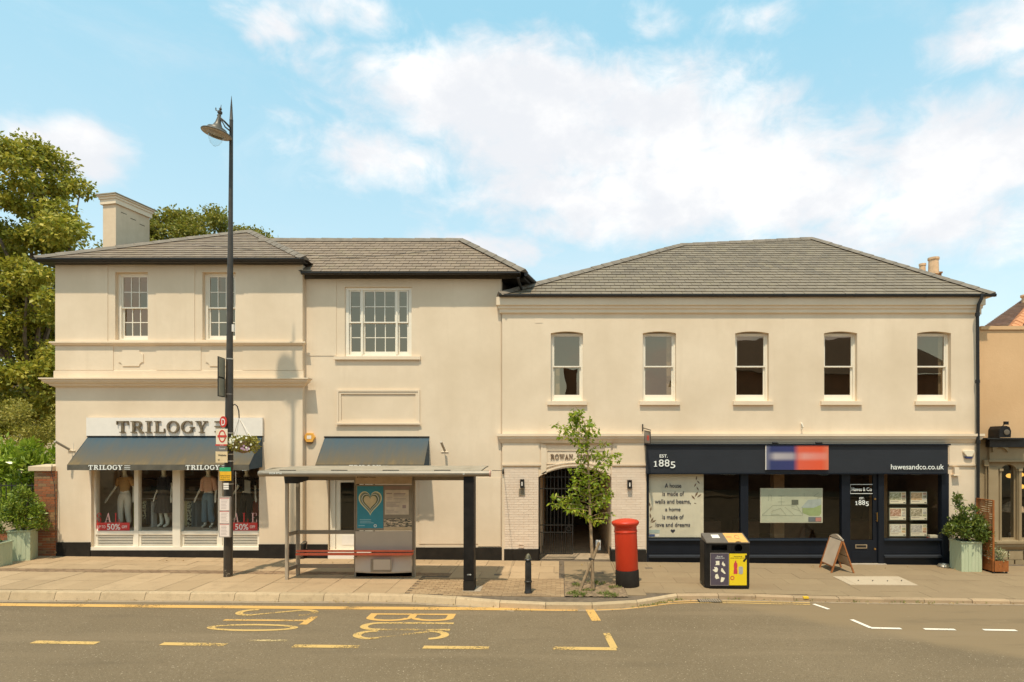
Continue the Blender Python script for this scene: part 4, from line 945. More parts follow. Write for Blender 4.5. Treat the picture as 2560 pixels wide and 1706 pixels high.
# ---------------------------------------------------------------- ORANGE NEIGHBOUR
YN = 16.25; XN0 = PX(2447, YN); zn = lambda py: PZ(py, YN); xn = lambda px: PX(px, YN)
nb_ = thing('restaurant_building', (xn(2600), YN, gz(12)), 'apricot rendered building with stone gothic arched shopfront at the right edge', 'building')
OR = cement('apricot_render', C3(.64, .44, .245), .15, .8); OLV = cement('olive_stone_paint', C3(.33, .27, .165), .3)
mk('wall', MB().box(XN0, 19, YN, 23, zn(1098), zn(826)), OR, nb_); mk('parapet_cap', MB().box(XN0 + .04, 19, YN - .04, YN + .4, zn(825), zn(816)), OR, nb_)
gh = [(xn(2502 + k * 54), xn(2545 + k * 54), zn(1351), zn(1161)) for k in range(3)]
mk('shopfront_wall', holed(XN0, 19, ZB, zn(1099), YN + .02, .25, gh), OLV, nb_)
Yp = YN - .03
mk('pilaster', MB().box(xn(2468), xn(2494), Yp, YN + .019, ZB, zn(1168)), OLV, nb_)
mk('cornice', MB().box(xn(2465), 19, YN - .14, YN + .019, zn(1118), zn(1097)), BLACKP, nb_)
mk('fascia_board', MB().box(xn(2470), 19, YN - .06, YN + .0195, zn(1152), zn(1119)), OLV, nb_)
mk('string_course', MB().box(xn(2466), 19, YN - .1, YN + .0185, zn(1155), zn(1150)), OLV, nb_)
# scrolled bracket
m = MB()
for i in range(10):
    a0, a1 = 180 + i * 9, 189 + i * 9
    pass
mk('scroll_bracket', archfill(xn(2474), xn(2512), zn(1119), zn(1150), YN - .13, YN - .061, 12), OLV, nb_)
for k, g_ in enumerate(gh):
    mk('arch_head', archfill(g_[0], g_[1], g_[3], zn(1182), YN + .0205, YN + .12, 14), OLV, nb_)
    wv_ = mk('window', frame4(g_[0], g_[1], g_[2], g_[3], YN + .1, YN + .14, .03, .03, .03, .05), OLV, nb_)
    mk('pane', MB().quad((g_[0], YN + .13, g_[2]), (g_[1], YN + .13, g_[2]), (g_[1], YN + .13, g_[3]), (g_[0], YN + .13, g_[3])), GLASSS, wv_)
for px in (2501, 2549, 2603): mk('column', MB().tube([(xn(px), YN - .0, zn(1352)), (xn(px), YN - .0, zn(1178))], .03, 8).box(xn(px) - .05, xn(px) + .05, YN - .05, YN + .05, zn(1178), zn(1172)), OLV, nb_)
mk('sill', mould(xn(2490), 19, YN, [(.12, zn(1352)), (.12, zn(1358)), (.09, zn(1360)), (.08, zn(1366)), (.03, zn(1372)), (0, zn(1374))]), OLV, nb_)
for r_ in range(2):
    for k in range(4):
        x0 = xn(2482 + k * 38 + r_ * 16); box('stone', (x0 + .006, x0 + .38, YN - .03, YN + .0, zn(1399 + r_ * 22) , zn(1378 + r_ * 22)), OLV, nb_)
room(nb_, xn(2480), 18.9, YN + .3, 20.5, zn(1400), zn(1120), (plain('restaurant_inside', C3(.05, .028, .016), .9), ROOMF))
mk('conduit', MB().tube([(xn(2463), YN - .03, zn(1165)), (xn(2463), YN - .03, zn(1250))], .015, 6).tube([(xn(2468), YN - .06, zn(1165)), (xn(2468), YN - .06, zn(1250))], .012, 6).box(xn(2456), xn(2467), YN - .08, YN + .0, zn(1165), zn(1150)), OLV, nb_)
# its tiled roof
TILE = slate('brown_tile', C3(.13, .07, .04), C3(.19, .10, .055), C3(.09, .05, .03)); HT = plain('orange_hip_tile', C3(.52, .24, .10), .8, var=.2, bump=.3)
Yt = 18.0; A = (PX(2453, Yt), Yt, PZ(822, Yt)); tpx = (PX(2640, 22), 22, PZ(690, 22)); Bq = (PX(2530, 17), 17, PZ(822, 17))
C_ = (PX(2800, 17), 17, PZ(822, 17))
rt = mk('roof', MB().poly([A, Bq, tpx]).poly([Bq, C_, tpx]), TILE, nb_)
slates(rt, [Bq, C_, tpx], .16, .2, TILE, limit=60); slates(rt, [A, Bq, tpx], .13, .2, TILE, limit=120)
rt2 = [(PX(a, b), b, PZ(c, b)) for a, b, c in ((2512, 16.9, 822), (2570, 18.5, 768))]
ridge(rt, Bq, tpx, (-1, -.5, -.5), (.5, -1, -.5), mat=HT, seg=.3, w=.16, h=.1)
cs2 = thing('chimney_stack', (PX(2562, 19.5), 19.5, PZ(765, 19.5)), 'pale chimney pot at the right edge above the brown tiled roof', 'chimney')
mk('chimney_pot', MB().lathe([(.14, 7.4), (.13, PZ(745, 19.5)), (.17, PZ(742, 19.5)), (.17, PZ(738, 19.5)), (.12, PZ(737, 19.5))], (PX(2566, 19.5), 19.5, 0), 14), POT, cs2, smooth=True)
# ================================================================ VEGETATION
def leafmat(name, a, b, c, rough=.5, tr=.35, spec=.4):
    m = Mat(name, rough, 0, spec); r = m.island(); n = m.noise(.9, 3)
    col = m.ramp(r, (.0, a), (.5, b), (1, c)); col = m.mix(m.ramp(n, (.4, (0, 0, 0)), (.65, (.6, .6, .6))), col, b)
    m.col(col); t = m.N.new('ShaderNodeBsdfTranslucent'); m.L.new(col, t.inputs[0]); mx = m.N.new('ShaderNodeMixShader'); mx.inputs[0].default_value = tr
    m.L.new(m.b.outputs[0], mx.inputs[1]); m.L.new(t.outputs[0], mx.inputs[2]); m.L.new(mx.outputs[0], m.N['Material Output'].inputs[0]); return m.m
RNG = np.random.default_rng(5)
def leaves(name, clumps, n, size, mat, parent, wr=.5, droop=.2, shell=.55, kind=None, updir=0., seed=0):
    """clumps: list of (centre, (rx,ry,rz), weight); n leaves in total, each a small folded blade"""
    rng = np.random.default_rng(seed + 11); off = OFF[parent]
    w = np.array([c[2] for c in clumps], float); w /= w.sum(); idx = rng.choice(len(clumps), n, p=w)
    C_ = np.array([c[0] for c in clumps])[idx]; Rr = np.array([c[1] for c in clumps])[idx]
    d = rng.normal(size=(n, 3)); d /= np.linalg.norm(d, axis=1)[:, None]; rr = (shell + (1 - shell) * rng.random(n)) ** .8 * (1 + .18 * rng.normal(size=n))
    P = C_ + d * Rr * rr[:, None]
    t = d * .7 + rng.normal(size=(n, 3)) * .7; t[:, 2] += updir - droop; t /= np.linalg.norm(t, axis=1)[:, None]
    nn = rng.normal(size=(n, 3)) * .6 + d * .3; nn[:, 2] += .7; s = np.cross(t, nn); s /= np.linalg.norm(s, axis=1)[:, None] + 1e-9
    up = np.cross(s, t); L_ = size * (.65 + .7 * rng.random(n))[:, None]; Wd = L_ * wr / 2
    V = np.stack([P, P + t * L_ * .45 - s * Wd + up * Wd * .3, P + t * L_, P + t * L_ * .45 + s * Wd + up * Wd * .3], 1).reshape(-1, 3) - np.array(off)
    me = bpy.data.meshes.new(name); me.vertices.add(4 * n); me.vertices.foreach_set('co', V.astype(np.float32).ravel())
    me.loops.add(4 * n); me.loops.foreach_set('vertex_index', np.arange(4 * n, dtype=np.int32)); me.polygons.add(n)
    me.polygons.foreach_set('loop_start', np.arange(0, 4 * n, 4, dtype=np.int32)); me.polygons.foreach_set('loop_total', np.full(n, 4, np.int32)) if bpy.app.version < (4, 0, 0) else None
    me.update(calc_edges=True); me.validate(); me.materials.append(mat)
    o = bpy.data.objects.new(name, me); COL.objects.link(o); o.parent = parent; OFF[o] = off
    if kind: o['kind'] = kind
    return o
BARK = plain('bark', C3(.16, .12, .08), .9, var=.35, scale=5, bump=.6, bs=25)
LIME = leafmat('lime_leaf', C3(.14, .18, .02), C3(.29, .30, .03), C3(.58, .50, .08))
LIME2 = leafmat('back_tree_leaf', C3(.13, .16, .02), C3(.22, .23, .03), C3(.40, .34, .06))
LAUR = leafmat('laurel_leaf', C3(.13, .21, .018), C3(.25, .37, .03), C3(.48, .56, .09), .3, .3)
BAYL = leafmat('bay_leaf', C3(.05, .085, .015), C3(.10, .15, .022), C3(.24, .28, .05), .35, .2)
STRT = leafmat('street_tree_leaf', C3(.11, .20, .012), C3(.23, .33, .02), C3(.48, .50, .06), .45, .45)
SHRB = leafmat('shrub_leaf', C3(.16, .18, .03), C3(.30, .28, .045), C3(.5, .44, .10), .6, .35)
def inside(p, E): return any(sum(((p[i] - e[0][i]) / e[1][i]) ** 2 for i in range(3)) < 1 for e in E)
def tree(label, base, E, nclump, cr, nleaf, size, mat, trunk_r, seed, fork):
    rr = random.Random(seed); t = thing('tree', base, label, 'tree')
    lo = [min(e[0][i] - e[1][i] for e in E) for i in range(3)]; hi = [max(e[0][i] + e[1][i] for e in E) for i in range(3)]; cl = []
    while len(cl) < nclump:
        p = [rr.uniform(lo[i], hi[i]) for i in range(3)]
        if inside(p, E): r_ = rr.uniform(*cr); cl.append((p, (r_, r_, r_ * .62), r_ ** 2))
    leaves('crown', cl, nleaf, size, mat, t, wr=.62, droop=.35, seed=seed, shell=.35)
    b = Vector(base); f = Vector(fork); mb = MB().tube([b, b.lerp(f, .5) + Vector((.1, .05, 0)), f], [trunk_r * 1.2, trunk_r, trunk_r * .8], 12)
    mk('trunk', mb, BARK, t, smooth=True)
    for c in rr.sample(cl, min(26, len(cl))):
        p = Vector(c[0]); mid_ = f.lerp(p, .5) + Vector((rr.uniform(-.5, .5), rr.uniform(-.4, .4), rr.uniform(-.2, .6)))
        mk('limb', MB().tube([f, mid_, p], [trunk_r * .38, trunk_r * .2, .02], 6), BARK, t, smooth=True)
    return t
tree('large yellow-green lime tree filling the left edge beside the tall chimney', (-22.3, 25, -.9),
     [((-24.0, 25, 13.2), (3.8, 3.2, 3.7)), ((-21.6, 24.5, 11.6), (1.7, 1.6, 1.9)), ((-20.6, 24.2, 9.6), (2.5, 2.2, 2.7)), ((-22.5, 25, 7.2), (3.9, 3, 3.8)), ((-19.0, 23.6, 10.9), (1.25, 1.3, 1.1)), ((-19.0, 23.7, 9.0), (1.5, 1.4, 1.8)), ((-21.5, 24, 5.4), (3.0, 2.4, 2.2))], 150, (.4, .95), 90000, .17, LIME, .32, 3, (-22.2, 25, 5.5))
tree('rounded green tree showing over the slate roof behind the chimney', (-20.5, 35, -.9),
     [((-22.2, 35, 13.6), (2.9, 2.0, 3.3)), ((-20.0, 35, 13.5), (2.7, 2.0, 3.2)), ((-18.2, 35.5, 12.9), (2.1, 1.8, 2.8)), ((-24.2, 35, 13.0), (2.2, 1.8, 2.8))], 230, (.5, .9), 75000, .17, LIME2, .3, 9, (-20.4, 35, 8))
def shrub(name, label, cat, base, E, nclump, cr, nleaf, size, mat, seed, updir=.5, wr=.4, group=None, stems=4):
    rr = random.Random(seed); t = thing(name, base, label, cat, group); cl = []
    lo = [min(e[0][i] - e[1][i] for e in E) for i in range(3)]; hi = [max(e[0][i] + e[1][i] for e in E) for i in range(3)]
    while len(cl) < nclump:
        p = [rr.uniform(lo[i], hi[i]) for i in range(3)]
        if inside(p, E): r_ = rr.uniform(*cr); cl.append((p, (r_, r_, r_), r_ ** 2))
    leaves('foliage', cl, nleaf, size, mat, t, wr=wr, droop=0, updir=updir, seed=seed, shell=.2)
    for k in range(stems):
        p = Vector(rr.choice(cl)[0]); b = Vector(base); mk('stem', MB().tube([b, b.lerp(p, .6) + Vector((0, 0, .1)), p], [.02, .014, .006], 5), BARK, t)
    return t
shrub('laurel_hedge', 'bright green laurel hedge behind the black railing left of the brick pier', 'hedge', (-15.8, 17.3, 0),
      [((-16.2, 17.4, 1.6), (1.7, .7, 1.3)), ((-14.9, 17.1, 2.1), (1.0, .6, 1.1)), ((-14.4, 17.2, 2.5), (.75, .5, .8)), ((-15.6, 17.2, 2.4), (1.0, .5, .75))], 90, (.18, .34), 9500, .17, LAUR, 21, .8, .36)
shrub('conifer_shrub', 'loose olive green shrub under the big tree, behind the laurel hedge', 'shrub', (-18.2, 20, 0),
      [((-18.4, 20, 3.0), (2.2, .9, 2.2)), ((-16.6, 20.2, 3.3), (1.3, .8, 1.7))], 70, (.25, .5), 16000, .10, SHRB, 22, -.1, .4)
# pale house seen through the leaves
hs = thing('house', (-26, 38, -.9), 'cream house with brown roof glimpsed through leaves at far left', 'house')
box('wall', (-36, -27.5, 38, 44, -.9, 6.3), cement('far_house_render', C3(.6, .5, .36)), hs)
mk('roof', MB().poly([(-36.4, 37.6, 6.3), (-27.1, 37.6, 6.3), (-27.1, 41, 8.8), (-36.4, 41, 8.8)]), TILE, hs)
for x in (-34.5, -31.5, -29.5):
    w_ = mk('window', frame4(x, x + 1, 3.6, 5, 37.94, 37.99, .08, .08, .08, .08), WHITE, hs); box('pane', (x + .08, x + .92, 37.96, 37.98, 3.68, 4.92), GLASSU, w_)
# ================================================================ BRICK PIER, LOW WALL, RAILING
def brickwork(par, x0, x1, y0, y1, z0, z1, course=.068, ln=.215):
    n = max(1, round((z1 - z0) / course)); c = (z1 - z0) / n
    for r_ in range(n):
        x = x0 - (ln / 2 if r_ % 2 else 0); 
        while x < x1 - .01:
            a, b = max(x, x0), min(x + ln, x1)
            if b - a > .02:
                j = R.uniform(0, .006); box('brick', (a + .004, b - .004, y0 + j, y1 - .01, z0 + r_ * c + .005, z0 + (r_ + 1) * c - .005), BRICKR, par)
            x += ln
P_Y = 15.86; pa, pb = PX(85, P_Y), PX(141.5, P_Y)
pier = thing('brick_pier', ((pa + pb) / 2, P_Y, gz(pa)), 'red brick gate pier with pale stone cap against the left corner of the shop', 'pier')
MORT = plain('mortar', C3(.33, .27, .18), .95, var=.2)
box('core', (pa + .006, pb - .006, P_Y + .012, P_Y + .45, gz(pa), PZ(1178, P_Y)), MORT, pier)
brickwork(pier, pa, pb, P_Y, P_Y + .03, gz(pa) + .0, PZ(1178, P_Y))
mk('cap', MB().extx([(P_Y - .07, PZ(1178, P_Y)), (P_Y + .5, PZ(1178, P_Y)), (P_Y + .5, PZ(1165, P_Y) + .03), (P_Y - .07, PZ(1166, P_Y))], pa - .10, XL0 - .002), stone('cap_stone', C3(.55, .46, .32), C3(.6, .5, .36), C3(.3, .25, .17)), pier, bevel=.01)
mk('cable', MB().tube([(PX(131, 15.8), 15.79, PZ(1162, 15.8)), (PX(130, 15.8), 15.78, PZ(1180, 15.8)), (PX(137, 15.8), 15.8, PZ(1215, 15.8)), (PX(141, 15.8), 15.8, PZ(1380, 15.8))], .008, 5), BLACKP, pier)
WY = 16.0; wa, wb_ = PX(-150, WY), PX(84, P_Y) - .002
lw = thing('garden_wall', ((wa + wb_) / 2, WY, gz(wa)), 'low weathered brick wall with stone coping behind the green planters', 'wall')
box('core', (wa, wb_, WY + .012, WY + .3, -.1, PZ(1326, WY)), MORT, lw); brickwork(lw, wa, wb_, WY, WY + .03, gz(wa) - .05, PZ(1326, WY))
mk('coping', MB().extx([(WY - .05, PZ(1326, WY)), (WY + .35, PZ(1326, WY)), (WY + .35, PZ(1308, WY)), (WY - .05, PZ(1310, WY))], wa, wb_), stone('coping_stone', C3(.42, .35, .22), C3(.46, .38, .25), C3(.25, .2, .13)), lw)
rl_ = thing('railing', ((wa + wb_) / 2, WY + .15, PZ(1308, WY)), 'black iron railing on the low brick wall in front of the hedge', 'railing')
for zz in (PZ(1215, WY), PZ(1300, WY)): box('rail', (wa, wb_, WY + .14, WY + .16, zz - .015, zz + .015), BLACKP, rl_)
k = wa + .1
while k < wb_: mk('railing_bar', MB().tube([(k, WY + .15, PZ(1308, WY)), (k, WY + .15, PZ(1208, WY))], .011, 5), BLACKP, rl_); k += .14
# ================================================================ PLANTERS
GRN = None
def greenpaint():
    m = Mat('pale_green_boards', .6, 0, .3); n = m.noise(3, 6, .7, stretch=(1, 1, .3))
    m.col(m.mix(m.ramp(n, (.5, (0, 0, 0)), (.8, (.7, .7, .7))), C3(.42, .50, .335), C3(.54, .58, .42))).bump(m.noise(30, 3, stretch=(1, 1, .1)), .3, .004); return m.m
GRN = greenpaint()
def planter(label, x, y, s, h, ang, boards=5, group='pale green wooden planters'):
    t = thing('planter', (x, y, gz(x)), label, 'planter', group); M = Matrix.Translation((x, y, gz(x))) @ Matrix.Rotation(rad(ang), 4, 'Z'); hs_ = s / 2
    mk('liner', MB().box(-hs_ + .02, hs_ - .02, -hs_ + .02, hs_ - .02, .01, h - .05).xform(M), EARTH, t)
    for side in range(4):
        Ms = M @ Matrix.Rotation(rad(90 * side), 4, 'Z')
        for k in range(boards):
            a = -hs_ + s * k / boards; b = a + s / boards
            mk('board', MB().box(a + .002, b - .002, -hs_ - R.uniform(0, .003), -hs_ + .018, .0, h - .03).xform(Ms), GRN, t)
    m = frame4(-hs_ - .02, hs_ + .02, -hs_ - .02, hs_ + .02, 0, .03, .05, .05, .05, .05)
    m.v = [(v[0], v[2], h - .03 + v[1]) for v in m.v]; mk('rim', m.xform(M), GRN, t); return t
def bay_tree(label, x, y, z0, E, n, seed, size=.085, mat=BAYL):
    t = shrub('bay_shrub', label, 'shrub', (x, y, z0), E, 60, (.07, .15), n, size, mat, seed, .6, .38); return t
q = GP(60, 1402); hL = .78
px0 = PX(60, 15.45); planter('pale green square planter at left, in front of the brick pier', px0, 15.42, .46, PZ(1327, 15.2) - gz(px0), 22)
bay_tree('round dark green bay bush in the planter beside the brick pier', px0, 15.42, PZ(1330, 15.4), [((px0, 15.42, PZ(1285, 15.4)), (.52, .42, .5)), ((px0 + .02, 15.4, PZ(1235, 15.4)), (.3, .3, .28)), ((px0 + .3, 15.4, PZ(1305, 15.4)), (.3, .3, .3))], 4200, 31, mat=leafmat('young_bay_leaf', C3(.08, .14, .015), C3(.18, .26, .025), C3(.36, .42, .06), .35, .25))
x_ = PX(-15, 14.6); planter('pale green planter cut by the left edge of the picture', x_, 14.62, .46, PZ(1358, 14.5) - gz(x_), 8)
bay_tree('low clipped bush in the planter at the left edge', x_ - .1, 14.62, PZ(1358, 14.6), [((x_ - .2, 14.62, PZ(1330, 14.6)), (.3, .3, .3))], 900, 32)
xr = PX(2416, 15.35); zt = PZ(1352, 15.3)
planter('pale green planter with white drips, right of the navy shopfront', xr, 15.38, .5, zt - gz(xr), -3, 6)
EB = [((xr, 15.35, zt + .28), (.52, .45, .33)), ((xr - .02, 15.35, zt + .62), (.34, .32, .35)), ((xr - .05, 15.35, zt + .98), (.17, .17, .3)), ((xr - .08, 15.35, zt + 1.2), (.07, .07, .15))]
bay_tree('cone-shaped bay tree in the planter right of the navy shopfront', xr, 15.36, zt - .05, EB, 5200, 33)
# ================================================================ STREET TREE
tb = GP(1481, 1474); tz = gz(tb[0]); TY = tb[1]
st = thing('street_tree', (tb[0], TY, tz), 'young slender street tree with bright green leaves in front of the arched gateway', 'tree')
def tp3(px, py, dy=0): Y = TY + dy; return Vector((PX(px, Y), Y, PZ(py, Y)))
trunk_pts = [tp3(1482, 1477), tp3(1481, 1400), tp3(1478, 1340), tp3(1475, 1284), tp3(1473, 1200), tp3(1467, 1120), tp3(1462, 1060), tp3(1448, 1030), tp3(1437, 1014)]
mk('trunk', MB().tube(trunk_pts, [.04, .036, .034, .03, .024, .018, .012, .008, .004], 9), plain('young_bark', C3(.33, .24, .14), .85, var=.35, scale=14, bump=.4), st, smooth=True)
rr = random.Random(12); cl = []
rows_ = [(1272, 50, 55), (1256, 95, 62), (1240, 112, 62), (1224, 80, 60), (1206, 58, 50), (1188, 62, 46), (1168, 50, 44), (1148, 42, 60), (1128, 32, 82), (1106, 30, 50), (1084, 62, 42), (1062, 72, 40), (1045, 16, 40), (1025, 14, 10)]
for py, wl, wr_ in rows_:
    for sgn, w in ((-1, wl), (1, wr_)):
        for k in range(2):
            d = w * rr.uniform(.5, .95); dy = rr.uniform(-.55, .55) * w / 70; y0 = py + rr.uniform(-6, 8) + 16
            cxp = 1474 + (1437 - 1474) * max(0, (1130 - py) / 116)
            a = tp3(cxp, y0 + 6); b = tp3(cxp + sgn * d, y0 - 12 + rr.uniform(-6, 14), dy); md_ = a.lerp(b, .5) + Vector((0, 0, .03))
            mk('branch', MB().tube([a, md_, b], [.008, .006, .003], 4), bpy.data.materials['young_bark'], st)
            for f_ in np.linspace(.25, 1.02, max(3, int(d / 11))):
                c = a.lerp(b, f_) + Vector((rr.uniform(-.04, .04), rr.uniform(-.08, .08), rr.uniform(-.05, .03))); cl.append((tuple(c), (.065, .085, .035), 1))
leaves('crown', cl, 2200, .09, STRT, st, wr=.5, droop=.35, seed=4, shell=.3)
sk = thing('tree_stake', (PX(1449, TY - .1), TY - .1, tz), 'two rough wooden stakes leaning crosswise and tied to the young street tree', 'stake')
WD = plain('rough_stake_wood', C3(.26, .19, .11), .9, var=.35, scale=8, bump=.5)
mk('stake', MB().tube([tp3(1450, 1477, -.15), tp3(1470, 1425, -.1), tp3(1482, 1398, -.08), tp3(1498, 1356, -.05)], [.035, .032, .034, .03], 7), WD, sk)
mk('stake', MB().tube([tp3(1484, 1474, -.12), tp3(1480, 1400, -.1)], [.03, .028], 7), WD, sk)
mk('tie', MB().lathe([(.06, -.02), (.065, 0), (.06, .02)], tuple(tp3(1479, 1398, -.06)), 12), BLACKP, sk)
nt_ = box('paper_notice', (PX(1489, TY + .1), PX(1501, TY + .1), TY + .02, TY + .03, PZ(1376, TY), PZ(1351, TY)), WHITE2, None, label='small white notice fixed behind the tree stake', cat='notice', origin=(PX(1495, TY), TY + .02, PZ(1376, TY)))
# weeds and soil litter
WEED = leafmat('weed_leaf', C3(.10, .15, .03), C3(.18, .24, .05), C3(.3, .3, .1))
we = bpy.data.objects.new('pit_base', None)
wp = thing('grass', (tb[0], 13, tz), None, None); wp['kind'] = 'stuff'
cl = []
for px, py, n in ((1436, 1486, 5), (1452, 1490, 6), (1512, 1488, 5), (1530, 1492, 4), (1470, 1478, 2), (1500, 1462, 3), (1540, 1470, 3), (1440, 1466, 3), (1480, 1458, 2)):
    for k in range(n * 2):
        g_ = GP(px + rr.uniform(-14, 14), py + rr.uniform(-3, 3)); cl.append(((g_[0], g_[1], gz(g_[0]) + .02), (.05, .04, .02), 1))
for k in range(70):
    px = rr.uniform(1580, 1720) if k % 2 else rr.uniform(1570, 2500); g_ = GP(px, 1500); yk = kerbY(g_[0]) - .03; cl.append(((g_[0], yk, rz(g_[0]) + .01), (.06, .015, .012), .25))
bpy.data.objects.remove(we)
leaves('weeds', cl, 1500, .045, WEED, wp, wr=.3, updir=1.2, droop=0, seed=8, kind='stuff')
# fallen leaves and grit along the kerb and shop bases
LIT = leafmat('dry_leaf', C3(.30, .2, .07), C3(.38, .27, .10), C3(.45, .36, .16), .8, .1)
lt = thing('leaf_litter', (0, 13, 0), None, None); lt['kind'] = 'stuff'; cl = []
for k in range(260):
    if k % 3: px = rr.uniform(0, 2550); g_ = GP(px, 1500); cl.append(((g_[0], kerbY(g_[0]) - rr.uniform(.03, .16), rz(g_[0]) + .012), (.03, .03, .004), 1))
    else: px = rr.uniform(150, 2400); xx = PX(px, 15.8); cl.append(((xx, rr.uniform(15.3, 15.85), gz(xx) + .006), (.03, .03, .003), 1))
leaves('leaf_scatter', cl, 420, .035, LIT, lt, wr=.6, droop=0, seed=9, kind='stuff')
# ================================================================ STREET LAMP AND ITS SIGNS
LY = 13.76; lb = (PX(570, LY), LY, gz(PX(570, LY)))
LM = plain('lamp_dark_paint', C3(.045, .037, .026), .5, var=.3, scale=6, bump=.1); LMB = plain('chipped_black_paint', C3(.02, .018, .015), .5, var=.6, scale=14)
def chipped():
    m = Mat('column_paint', .45); x = m.xyz()
    low = m.ramp(x[2], (.0, (1, 1, 1)), (.35, (0, 0, 0))); n = m.noise(26, 5, .7)
    f = m.math('MULTIPLY', m.ramp(n, (.58, (0, 0, 0)), (.62, (1, 1, 1))), low)
    m.col(m.mix(f, m.mix(m.noise(5, 4), C3(.022, .018, .013), C3(.052, .042, .03)), C3(.42, .37, .28))); return m.m
lamp = thing('street_lamp', lb, 'tall black street lamp column with a hanging dish lantern, left of the bus shelter', 'street lamp')
LX = lambda px: PX(px, LY); LZ = lambda py: PZ(py, LY)
def colpt(py): return (LX(570.2 + (1442 - py) * .0071), LY, LZ(py))
k_ = LY / F
mk('column', MB().tube([colpt(1442), colpt(1140), colpt(900), colpt(895)], [10.6 * k_, 10.0 * k_, 8.3 * k_, 7.6 * k_], 20), chipped(), lamp, smooth=True)
mk('column', MB().tube([colpt(895), colpt(660), colpt(560), colpt(303)], [7.6 * k_, 6.6 * k_, 5.4 * k_, 4.2 * k_], 16), LM, lamp, smooth=True)
mk('finial', MB().tube([colpt(303), colpt(301), colpt(300), colpt(268), colpt(240)], [4.4 * k_, 4.6 * k_, 4.0 * k_, 2.4 * k_, .3 * k_], 12), LM, lamp, smooth=True)
HD = Vector((LX(541.5), LY - .25, 0)); ax = Vector((.16, .10, 1)).normalized()
def hp(px, py): return (PX(px, LY - .25), LY - .25, PZ(py, LY - .25))
mk('bracket', MB().tube([colpt(322), hp(560, 303), hp(544, 288)], [.022, .02, .02], 8).tube([colpt(330), hp(563, 318), hp(556, 305), hp(548, 293)], [.016] * 4, 6), LM, lamp, smooth=True)
hc = Vector(hp(541, 334)); R0 = 34 * k_
SH = plain('lantern_grey', C3(.10, .09, .07), .45, .3, var=.2)
M_ = Matrix.Translation(hc) @ Vector((0, 0, 1)).rotation_difference(Vector((.17, .0, 1)).normalized()).to_matrix().to_4x4()
mk('lamp_shade', MB().lathe([(R0 * .98, -.012), (R0, .0), (R0 * .97, .015), (R0 * .66, .07), (R0 * .62, .105), (R0 * .45, .13), (R0 * .34, .15), (R0 * .2, .24), (R0 * .12, .36), (R0 * .1, .45)], (0, 0, 0), 32).xform(M_), SH, lamp, smooth=True)
mk('lamp_rim', MB().lathe([(R0 * .98, -.014), (R0 * .62, -.02), (R0 * .56, -.05), (R0 * .5, -.05), (R0 * .5, -.015), (R0 * .2, -.013)], (0, 0, 0), 32).xform(M_), plain('lantern_inside', C3(.34, .31, .26), .5), lamp, smooth=True)
mk('lamp_finial', MB().lathe([(.02, .43), (.05, .46), (.05, .5), (.02, .53), (.03, .56), (.008, .6), (.004, .66)], (0, 0, 0), 12).xform(M_), LM, lamp, smooth=True)
mk('lamp_hook', MB().tube([M_ @ Vector((-.04, 0, .5)), M_ @ Vector((-.1, 0, .52)), M_ @ Vector((-.11, 0, .57))], .012, 6), LM, lamp, smooth=True)
mk('lamp_bowl', MB().lathe([(R0 * .5, -.03), (R0 * .49, -.08), (R0 * .42, -.16), (R0 * .28, -.24), (R0 * .1, -.285), (.002, -.29)], (0, 0, 0), 24).xform(M_), glass('clear_bowl', 1.35, (.93, .95, .95, 1)), lamp, smooth=True)
STEEL = plain('steel_band', C3(.50, .47, .40), .4, .6)
for py in (898, 986, 1083, 1110, 1136, 1153, 1210): 
    mk('steel_band', MB().lathe([(10.9 * k_ if py > 1000 else 8.9 * k_, -.012), (10.9 * k_ if py > 1000 else 8.9 * k_, .012)], colpt(py), 18), STEEL, lamp)
# regulatory sign plate seen at a slant
LX = lambda px, Y=LY - .15: PX(px, Y)
LZ = lambda py, Y=LY - .15: PZ(py, Y)
s1 = thing('traffic_sign', (LX(554), LY - .1, LZ(991)), 'slanting grey sign plate seen edge-on, high on the black lamp column', 'sign')
ga = [(LX(546, LY - .3), LY - .3, LZ(991, LY - .3)), (LX(562.5, LY - .02), LY - .02, LZ(994, LY - .02)), (LX(562.5, LY - .02), LY - .02, LZ(897, LY - .02)), (LX(546, LY - .3), LY - .3, LZ(891, LY - .3))]
GS = plain('sign_back_grey', C3(.27, .25, .18), .6)
def plate(name, q4, th_, mat, par, ins=0):
    q4 = [Vector(v) for v in q4]; n = (q4[1] - q4[0]).cross(q4[3] - q4[0]).normalized(); c = sum(q4, Vector()) / 4
    q4 = [v + (c - v) * ins for v in q4]; return mk(name, MB().add(q4 + [v - n * th_ for v in q4], [(0, 1, 2, 3), (7, 6, 5, 4), (0, 4, 5, 1), (1, 5, 6, 2), (2, 6, 7, 3), (3, 7, 4, 0)]), mat, par)
plate('sign_frame', ga, .02, BLACKP, s1)
g2 = [Vector(v) + Vector((.010, -.002, 0)) for v in ga]; mid0, mid1 = g2[0].lerp(g2[3], .48), g2[1].lerp(g2[2], .48)
plate('sign_plate', [g2[0], g2[1], mid1, mid0], .006, GS, s1, .08); plate('sign_plate', [mid0, mid1, g2[2], g2[3]], .006, GS, s1, .08)
